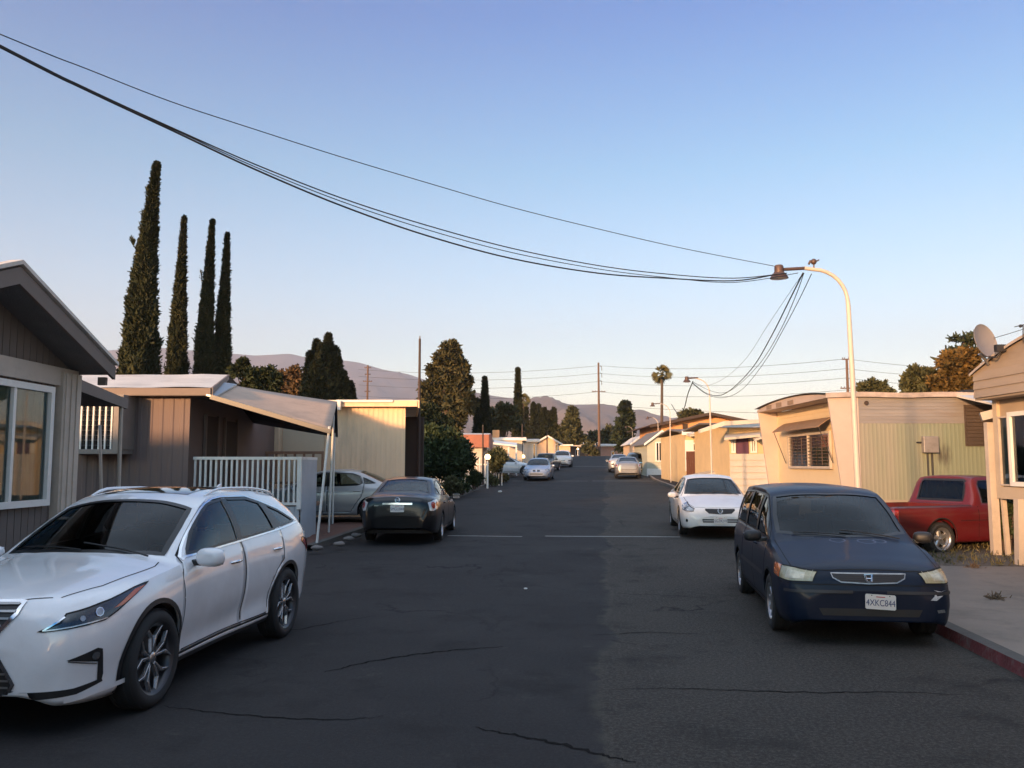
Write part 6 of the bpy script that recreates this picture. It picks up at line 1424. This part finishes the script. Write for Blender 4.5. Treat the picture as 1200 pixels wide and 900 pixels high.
def palm(label, px, d, ytop, r_px, hx, trunk_r=.16):
    t = tree_at('palm_tree', label, 'palm tree', px, d, 'palm trees'); top = P(px + hx, ytop, d) - t.location; mb = MB(); k = 10
    mb.tube([(top.x * (s_ ** 1.6), 0, top.z * s_) for s_ in np.linspace(0, 1, k)], [trunk_r * (1.2 - .45 * s_) for s_ in np.linspace(0, 1, k)], 9); mb.build('trunk', bark, t, smooth=60)
    Rr = r_px * d / 1000
    for i in range(26):
        az = rng.random() * 6.28; el = rng.uniform(-.8, 1.35); n_ = 9; mb = MB(); c = Vector((math.cos(az) * math.cos(el), math.sin(az) * math.cos(el), math.sin(el))); stalk = top + c * Rr * .45; up_ = Vector((0, 0, 1)); sd0 = c.cross(up_).normalized(); un0 = sd0.cross(c); ro = rng.uniform(-1.2, 1.2); sd = sd0 * math.cos(ro) + un0 * math.sin(ro); un = sd.cross(c)
        mb.tube([top, stalk], .03, 4)
        for j in range(n_):                                        # fan of stiff leaflets
            an = (j / (n_ - 1) - .5) * 2.2; dr = (c * math.cos(an) + sd * math.sin(an)).normalized(); tip = stalk + dr * Rr * .62 - Vector((0, 0, Rr * .16)); wv = (dr.cross(un)).normalized() * Rr * .085
            mid = stalk.lerp(tip, .5); mb.add([stalk, mid + wv, tip, mid - wv], [(0, 1, 2, 3)])
        mb.build('frond', lf_palm, t)
    return t
palm('tall fan palm standing alone in the sky above the orange home', 775, 88, 438, 13, 1)
palm('short fan palm behind the tall slim cypress', 613, 105, 468, 9, 0)
def shrub(label, px, py, d, r, m=lf_bush, n=1500, leaf=.09, sq=(1, 1, 1), group='shrubs in the planting bed', name='shrub', cat='shrub'):
    c = P(px, py, d); t = thing(name, label, cat, (c.x, c.y, gz(c.x, c.y) + .1), 0, group); zc = c.z - t.location.z; Cs = []; Os = []
    for k in range(9):
        o = rng.normal(size=3); o = o / np.linalg.norm(o) * np.array((r * sq[0], r * sq[1], r * sq[2])) * .55; C, O = ball((o[0], o[1], max(.15, zc + o[2])), r * rng.uniform(.42, .62), n // 9, (1, 1, .9), .3); C[:, 2] = np.maximum(C[:, 2], .03); Cs.append(C); Os.append(O * .6)
    leaves('foliage', np.concatenate(Cs), leaf, m, t, .5, np.concatenate(Os))
    mb = MB()
    for k in range(6): a = k * 1.05; mb.tube([(.05 * math.cos(a), .05 * math.sin(a), 0), (r * .3 * math.cos(a), r * .3 * math.sin(a), zc * .6), (r * .55 * math.cos(a), r * .55 * math.sin(a), zc + r * .3)], [.03, .02, .008], 5)
    mb.build('stems', bark, t); return t
shrub('tall dense dark shrub beside the cream home', 512, 533, 39.5, 1.35, lf_bush, 16000, .10, (1, 1, 1.05))
shrub('dark spreading shrub left of the tall dense one', 489, 545, 38.5, .95, lf_bush, 8000, .10)
shrub('dark shrub right of the tall dense one', 534, 540, 40.5, .95, lf_bush, 8000, .10, (.9, 1, 1.2))
shrub('feathery shrub beside the first globe lamp', 584, 540, 48.5, .72, lf_olive, 4000, .09, (.8, 1, 1.3))
shrub('low green bush in front of the first globe lamp', 556, 561, 42.5, .42, lf_bush, 1800, .07)
shrub('low dry bush at the kerb end of the planting bed', 577, 563, 47.5, .36, lf_olive, 1500, .07)
shrub('low bush beside the front of the black car', 541, 571, 37.5, .38, lf_bush, 1500, .07)
shrub('pale leafy shrub between the black car and the planting bed', 529, 570, 36.2, .45, lf_olive, 1500, .07)
shrub('small bush near the parked white hatchback', 590, 561, 52, .35, lf_olive, 1200, .07)
# grass strip and dead weeds on the right
Cg = []
for k in range(3000):
    X = rng.uniform(4.3, 12.5); s_ = rng.uniform(16.1, 19.4) if rng.random() < .8 else rng.uniform(15.5, 16.3)
    p = st(X, s_); Cg.append((p.x, p.y, gs(s_) + .14))
o = leaves('grass', Cg, .022, lf_grass, None, 1.6, None, 3.4); tag(o, kind='stuff')
for (px, py, d_, lb) in ((1142, 674, 14.6, 'small dead weed lying on the concrete apron near the tan home'), (1167, 711, 11.6, 'tuft of dead twigs on the concrete apron close to the right edge')):
    p = P(px, py, d_); t = thing('dead_weed', lb, 'weed', (p.x, p.y, gz(p.x, p.y) + .12), 0, 'dead weeds on the concrete'); C = rng.normal(size=(60, 3)) * np.array((.055, .05, .012)); C[:, 2] = abs(C[:, 2]); leaves('twigs', C, .022, mat('dead_twig', (.13, .09, .06), .9), t, .4, None, 3.5)
# climbing plant against the posts
shrub('dark weedy climber between the carport posts of the tan home', 1178, 600, 16.7, .35, lf_bush, 900, .05, (.5, .5, 2.4), None, 'climbing_plant', 'plant')
# stones edging the mulch
for i, (px, py, d_) in enumerate(((398, 641, 18.3), (409, 634, 19.4), (371, 650, 17.6), (417, 628, 20.1))):
    p = P(px, py, d_); mb = MB(); mb.sphere((0, 0, 0), .10, 10, 7, sc=(1.3, .9, .55)); o = mb.build('stone', mat('grey_stone', (.16, .14, .13), .9, var=.25), None, smooth=60)
    for v in o.data.vertices: v.co *= 1 + .12 * math.sin(v.co.x * 40 + v.co.y * 30 + i)
    o.location = (p.x, p.y, gz(p.x, p.y) + .13); tag(o, ['grey edging stone in the middle of the red mulch edge', 'grey edging stone further along the red mulch edge', 'grey edging stone nearest the white crossover', 'grey edging stone next to the black car'][i], 'stone', 'stones edging the mulch bed')
# ------------------------------------------------------------------ street lamps, poles, wires
lamp_paint = mat('cream_lamp_paint', (.52, .45, .39), .5, var=.06, dirt=(.4, .3, .22), dirt_amt=.3, ds=3)
lamp_brown = mat('brown_lamp_head', (.09, .055, .045), .5, .3, var=.15)
def street_lamp(label, base, toppx, d, arm, H, first=False):
    thin = 1.0 if first else .72
    """gooseneck pole: base on the ground, arm reaches over the street"""
    t = thing('street_lamp', label, 'street lamp', base, 0, 'street lamps on the right'); z = H; r0, r1 = .047 * thin, .031 * thin
    pts = [(0, 0, 0), (toppx * .35, 0, z * .35), (toppx * .6, 0, z * .65), (toppx * .9, 0, z - .62)]
    cx = toppx - .55
    for a in np.linspace(8, 90, 8): pts.append((cx + .55 * math.cos(R(a)) , 0, z - .55 + .55 * math.sin(R(a)) - .01))
    pts.append((toppx - arm, 0, z + .01)); mb = MB(); mb.tube(pts, [r0, r0, .042 * thin, .036 * thin] + [r1] * 9, 10); mb.build('pole', lamp_paint, t, smooth=50)
    mb = MB(); mb.tube([(toppx - arm + .02, 0, z + .01), (toppx - arm - .34, 0, z - .01)], .028, 8); mb.build('bracket', lamp_brown, t, smooth=50)
    M = Matrix.Translation((toppx - arm - .42, 0, z)); mb = MB(); mb.lathe([(.0001, .06), (.06, .06), (.075, .03), (.075, -.05), (.085, -.055), (.085, -.07), (.115, -.09), (.15, -.16), (.145, -.16), (.11, -.095), (.0001, -.09)], 20, M); h = mb.build('lamp_head', lamp_brown, t, smooth=35)
    mb = MB(); mb.lathe([(.105, -.095), (.135, -.155), (.12, -.165), (.0001, -.17)], 20, M); mb.build('refractor', mat('frosted_refractor', (.45, .45, .46), .25, var=.1), h, smooth=40)
    if first:
        mb = MB(); c = Vector((toppx - arm + .16, 0, z + .12)); mb.sphere(c, .05, 12, 8); mb.tube([c, c - Vector((0, 0, .12))], .012, 6); mb.tube([c + Vector((-.05, 0, .02)), c + Vector((-.085, 0, -.045))], .018, 6); mb.tube([c + Vector((.03, 0, .0)), c + Vector((.09, 0, .03))], .012, 6); mb.build('photocell', lamp_brown, t, smooth=50)
    return t
def at_lamp(pxb, pxt, yt, d, label, arm=.55, first=False):
    x = wx(pxb, d); zb = gz(x, d) + .1; zt = P(pxt, yt, d).z; tx = P(pxt, yt, d).x - x; return street_lamp(label, (x, d, zb), tx, d, arm, zt - zb, first)
at_lamp(1004, 992, 315, 13.9, 'nearest tall cream gooseneck street lamp behind the blue minivan, wires tied to its arm', .70, True)
at_lamp(833, 831, 443, 33, 'second gooseneck street lamp, standing over the white saloon', .45)
at_lamp(785, 785, 473, 50, 'third street lamp, thin white pole in front of the pale green gabled home', .6)
at_lamp(771, 771, 489, 67, 'fourth street lamp with a rounded arm beside the orange home roof', .4)
at_lamp(753, 753, 503, 92, 'fifth street lamp, faint arched pole behind the silver car', .4)
at_lamp(741, 741, 500, 118, 'farthest street lamp at the top of the street', .5)
globe_m = mat('lit_globe', (.9, .75, .5), .4, var=0, em=(1.0, .66, .30), ems=2.2)
def globe(label, px, d, pyg):
    x = wx(px, d); z0 = gz(x, d); zc = P(px, pyg, d).z; t = thing('globe_lamp', label, 'globe lamp', (x, d, z0), 0, 'lit globe lamps on the left')
    mb = MB(); mb.tube([(0, 0, 0), (0, 0, zc - z0 - .15)], .05, 8); mb.build('post', white_trim, t, smooth=50)
    mb = MB(); mb.lathe([(.09, -.2), (.09, -.14), (.05, -.12)], 12, Matrix.Translation((0, 0, zc - z0))); mb.build('collar', lamp_brown, t)
    mb = MB(); mb.sphere((0, 0, zc - z0), .155, 18, 12); mb.build('globe', globe_m, t, smooth=60)
globe('nearest lit globe lamp on a white post beside the feathery shrub', 571.5, 45.5, 535.5)
globe('second lit globe lamp beside the blue saloon', 613, 69, 535); globe('third lit globe lamp beside the dark pickup', 640, 94, 534); globe('fourth lit globe lamp far up the left side', 677, 128, 526)
def mast(label, px, d, ytop, r=.045):
    x = wx(px, d); t = thing('wooden_mast', label, 'pole', (x, d, gz(x, d)), 0, 'dark masts on the left'); mb = MB(); mb.tube([(0, 0, 0), (0, 0, P(px, ytop, d).z - t.location.z)], [r * 1.2, r * .8], 8); mb.build('shaft', brown_dark, t, smooth=50)
    mb = MB(); mb.tube([(0, 0, P(px, ytop, d).z - t.location.z), (0, 0, P(px, ytop, d).z - t.location.z + .1)], .02, 6); mb.build('tip', dark_metal, t)
mast('tall dark mast at the corner of the cream home', 491, 30, 397, .05); mast('dark mast behind the nearest globe lamp', 566, 47, 500); mast('dark mast behind the second globe lamp', 612, 70, 498, .07); mast('dark mast behind the third globe lamp', 641, 95, 505, .07)

def wire(pts, r, label, group, name='overhead_wire'):
    mb = MB(); P0 = [Vector(p) for p in pts]; out = []
    for i in range(len(P0) - 1):
        p_1 = P0[max(0, i - 1)]; p0, p1 = P0[i], P0[i + 1]; p2 = P0[min(len(P0) - 1, i + 2)]
        for t in np.linspace(0, 1, 7)[:-1]:
            out.append(.5 * ((2 * p0) + (p1 - p_1) * t + (2 * p_1 - 5 * p0 + 4 * p1 - p2) * t * t + (3 * p0 - p_1 - 3 * p1 + p2) * t ** 3))
    out.append(P0[-1]); o0 = Vector(out[0]); mb.tube([q - o0 for q in out], r, 6); o = mb.build(name, cable_black, None, smooth=60); o.location = o0
    return tag(o, label, 'wire', group)
def span(a, b, sag, r, label, group, n=14, name='overhead_wire'):
    return wire([a.lerp(b, t) - Vector((0, 0, sag * 4 * t * (1 - t))) for t in np.linspace(0, 1, n)], r, label, group, name)
def pxwire(pts, d0, d1, r, label, group, ext=None):
    xs_ = [p[0] for p in pts]; q = []
    for (x, y) in pts: t = (x - xs_[0]) / (xs_[-1] - xs_[0]); q.append(P(x, y, d0 + (d1 - d0) * t))
    if ext: q = [q[0] + (q[0] - q[1]).normalized() * ext + Vector((0, 0, ext * .02))] + q
    return wire(q, r, label, group)
gw = 'wires sagging across the sky'
pxwire([(0, 40), (100, 80), (200, 119), (300, 152), (400, 184), (500, 214), (600, 243), (700, 268), (800, 291), (908, 312)], 7.5, 13.8, .006, 'thin upper wire running from the left corner down to the lamp arm', gw, 4)
pxwire([(0, 55), (100, 105), (200, 152), (300, 199), (400, 241), (500, 276), (600, 303), (700, 320), (780, 326), (860, 329), (912, 321)], 7.0, 13.8, .011, 'thick lowest black cable sagging to the street lamp head', gw, 4)
pxwire([(0, 53), (100, 103), (200, 149), (300, 193), (400, 232), (500, 264), (600, 291), (700, 311), (780, 321), (860, 326), (922, 320)], 7.05, 13.8, .008, 'middle black cable of the bundle sagging to the street lamp', gw, 4)
pxwire([(0, 54), (100, 104), (200, 150), (300, 196), (400, 236), (500, 269), (600, 296), (700, 315), (780, 325), (860, 331), (935, 320)], 7.1, 13.8, .006, 'thin cable between the two thick ones of the bundle', gw, 4)
gd = 'cables looping down from the street lamp'
for (pts, r, lb) in (([(941, 320), (925, 352), (905, 392), (884, 428), (862, 452), (845, 463), (828, 461), (812, 449)], .012, 'thickest black cable looping from the near lamp to the second lamp'),
                     ([(942, 320), (932, 348), (914, 388), (892, 424), (868, 449), (850, 460), (833, 458), (812, 448)], .007, 'inner cable of the loop between the near and the second lamp'),
                     ([(951, 321), (936, 352), (918, 386), (896, 424), (870, 456), (848, 466), (828, 462), (811, 449)], .007, 'outermost cable of the loop between the near and the second lamp'),
                     ([(941, 320), (922, 348), (898, 384), (876, 418), (856, 438), (838, 449), (824, 452), (811, 447)], .004, 'thinnest left-hand cable of the loop between the lamps')):
    pxwire(pts, 13.9, 32, r, lb, gd)
pxwire([(812, 447), (806, 462), (802, 478), (797, 486), (792, 482), (787, 474)], 33, 49, .02, 'cable dropping from the second lamp to the third lamp', gd)
# far power line
def utility_pole(label, px, d, ytop, arms, r=.16, lean=0.0, two=False):
    x = wx(px, d); z0 = gz(x, d) - .3; t = thing('utility_pole', label, 'utility pole', (x, d, z0), 0, 'wooden utility poles'); H = P(px, ytop, d).z - z0
    mb = MB(); mb.tube([(0, 0, 0), (lean, 0, H)], [r * 1.15, r * .75], 10); mb.build('pole', wood_pole, t, smooth=50)
    for (ya, hw) in arms:
        z = P(px, ya, d).z - z0; mb = MB(); mb.box(-hw, hw, -.07, .07, z - .06, z + .06); a = mb.build('crossarm', wood_pole, t)
        for s_ in (-.9, -.45, .45, .9):
            mb = MB(); mb.lathe([(.02, 0), (.05, .05), (.03, .09), (.05, .12), (.01, .17)], 8, Matrix.Translation((s_ * hw, 0, z + .06))); mb.build('insulator', lamp_brown, a)
    return t, H
utility_pole('tall wooden utility pole at the end of the street', 702, 140, 425, [(459, 1.1)], .2)
mb = MB(); p0_ = P(702.8, 428, 140); 
for yy in (429, 437, 446): q = P(703, yy, 140); mb.tube([q, q + Vector((.28, -.1, -.12))], .05, 6); mb.tube([q + Vector((.28, -.1, -.12)), q + Vector((.3, -.1, -.75))], .045, 6)
o = mb.build('cable_bracket', dark_metal, bpy.data.objects['utility_pole'], world=True)
utility_pole('utility pole with four crossarms in front of the left mountain', 430, 150, 428, [(431, .6), (439, .5), (447, .8), (459, .5)], .19)
utility_pole('dark utility pole directly behind the nearest street lamp', 995, 95, 421, [(421, .5), (455, .8)], .17)
for i, (yl, ym, yr, yR) in enumerate(((432, 428.5, 420.5, 431), (440, 437.5, 432, 438), (450, 447, 443, 449), (463, 459, 457, 462))):
    nm = ['top', 'second', 'third', 'lowest'][i]
    span(P(420, yl + 1, 150), P(702, ym, 140), .9, .022, nm + ' wire of the far power line left of the tall utility pole', 'far power line wires', name='power_line')
    span(P(702, ym, 140), P(991, yr, 95), .8, .020, nm + ' wire of the far power line between the two utility poles', 'far power line wires', name='power_line')
    span(P(991, yr, 95), P(1320, yR, 95), .8, .018, nm + ' wire of the far power line right of the nearest street lamp', 'far power line wires', name='power_line')
span(P(702, 474, 140), P(1000, 486, 80), .3, .02, 'low service wire running right from the tall utility pole', 'far power line wires', name='power_line')
span(P(1165, 396, 15.5), P(1230, 374, 18), .02, .006, 'short wire leaving the satellite dish to the right', 'far power line wires', name='service_wire')
# roof aerial at the right edge
t = thing('roof_aerial', 'small roof aerial at the right picture edge', 'aerial', P(1198, 400, 14.4)); mb = MB(); mb.tube([P(1199, 400, 14.4), P(1199, 381, 14.4)], .010, 6); mb.tube([P(1189, 383, 14.4), P(1206, 379, 14.4)], .008, 6); mb.sphere(P(1196, 382, 14.4), .03, 8, 6); mb.build('rods', dark_metal, t, world=True)
# pole leaning by the bay window
t = thing('leaning_pole', 'thin pale pole standing in front of the barred bay window', 'pole', P(118, 585, 15.2)); mb = MB(); mb.tube([P(119, 590, 15.2), P(117, 498, 15.2)], .028, 8); mb.build('shaft', cream_trim, t, world=True, smooth=50)
# litter at the kerb
for (px, py, d_, lb) in ((586, 573, 41.5, 'crumpled pale litter on the road by the planting bed kerb'), (616, 687, 13.2, 'tiny white scrap on the asphalt in the middle of the street')):
    p = P(px, py, d_); mb = MB(); mb.sphere((0, 0, .0), .09 if d_ > 20 else .025, 8, 5, sc=(1.2, .8, .5)); o = mb.build('litter', white_trim, None); o.location = (p.x, p.y, gz(p.x, p.y) + (.045 if d_ > 20 else .012)); tag(o, lb, 'litter', 'litter on the road')
# picket fence behind the lamp
F_ = thing('picket_fence', 'white picket fence beside the nearest globe lamp', 'fence', (wx(566, 47.5), 47.5, gz(-1.5, 47.5)))
for i in range(13):
    x = wx(549, 49) + i * .16; mb = MB(); mb.box(x - .03, x + .03, 49, 49.03, gz(x, 49), P(560, 536, 49).z); mb.build('picket', white_trim, F_, world=True)
mb = MB(); mb.box(wx(549, 49), wx(549, 49) + 1.95, 49.03, 49.06, 1.9, 1.98); mb.build('rail', white_trim, F_, world=True)
park(lexus, 'parked_car', 'large pearl white crossover with roof rails and a black grille, parked nearest on the left', -4.50, 8.06, True, p_white, glass_light, glass_dark)
park(van, 'parked_car', 'dark blue minivan with yellowed headlights and a scraped bumper corner, parked by the red kerb', 2.80, 11.85, True, p_blue, glass_dark, glass_dark, yaw=R(-1.6), cat='minivan')
park(sedan(), 'parked_car', 'white saloon car parked nose forward right behind the blue minivan', 2.64, 23.0, True, p_white2, glass_light, glass_light, extra=ex_sedan('oval', '5GZR210'))
park(sedan(wheel_key='saloon_b'), 'parked_car', 'black saloon car seen from behind, beside the awning poles on the left', -4.78, 21.0, False, p_black, glass_light, glass_light, yaw=R(4.5), extra=ex_sedan('oval', None, '5MGU044'))
park(sedan(wheel_key='saloon_c'), 'parked_car', 'silver saloon car standing side-on in the driveway behind the black car', 0, 0, False, p_silver, glass_light, glass_light, world=(-5.2, 24.5), rz=math.pi, extra=ex_sedan('bar'))
park(pickup, 'pickup_truck', 'low red pickup truck with chrome round wheels in front of the pale green home', 0, 0, False, p_red, glass_dark, glass_dark, world=(9.36, 18.04), rz=R(20), cat='pickup truck', z=.16)
far = 'cars parked far up the street'
park(sedan(wheel_key='saloon_d'), 'parked_car', 'pale blue-silver saloon facing the camera far up the left kerb', -4.45, 57.0, True, car_paint('blue_silver_paint', (.28, .33, .42), .34, .7, metal=.3), glass_dark, glass_dark, extra=ex_sedan('kidney'), group=far)
park(sedan(wheel_key='saloon_e'), 'parked_car', 'white hatchback standing side-on in a driveway behind the pale blue-silver saloon', 0, 0, False, p_white2, glass_dark, glass_dark, world=(wx(591, 61.5), 61.5), rz=0, extra=ex_sedan('bar'), group=far)
park(pickup, 'pickup_truck', 'black pickup truck seen from the front beside the third globe lamp', -5.2, 75.5, True, p_dark, glass_dark, glass_dark, yaw=R(-6), cat='pickup truck', group=far)
bsuv = dict(lexus); bsuv['extra'] = ex_sedan('bar'); bsuv['wheel_key'] = 'suv_b'
park(bsuv, 'parked_car', 'white sport utility vehicle facing the camera beyond the black pickup', -4.4, 87, True, p_white2, glass_dark, glass_dark, group=far, cat='sport utility vehicle')
park(sedan(wheel_key='saloon_f'), 'parked_car', 'grey saloon seen from behind, lowest of the cars far up the right kerb', 1.45, 60.5, False, p_grey, glass_dark, glass_dark, extra=ex_sedan('bar', bar=False), group=far)
park(dict(bsuv), 'parked_car', 'dark car directly in front of the grey saloon far up the right kerb', 2.35, 67.5, False, p_dark, glass_dark, glass_dark, group=far)
park(sedan(wheel_key='saloon_g'), 'parked_car', 'silver-blue car beyond the grey saloon, left of the dark car', 1.05, 72.5, False, p_silver, glass_dark, glass_dark, extra=ex_sedan('bar'), group=far)
park(sedan(wheel_key='saloon_h'), 'parked_car', 'beige coupe standing side-on behind the roof of the white saloon', 0, 0, False, p_beige, glass_dark, glass_dark, world=(wx(803, 40.5) + 2.4, 40.5), rz=math.pi, extra=ex_sedan('bar'), group=far)
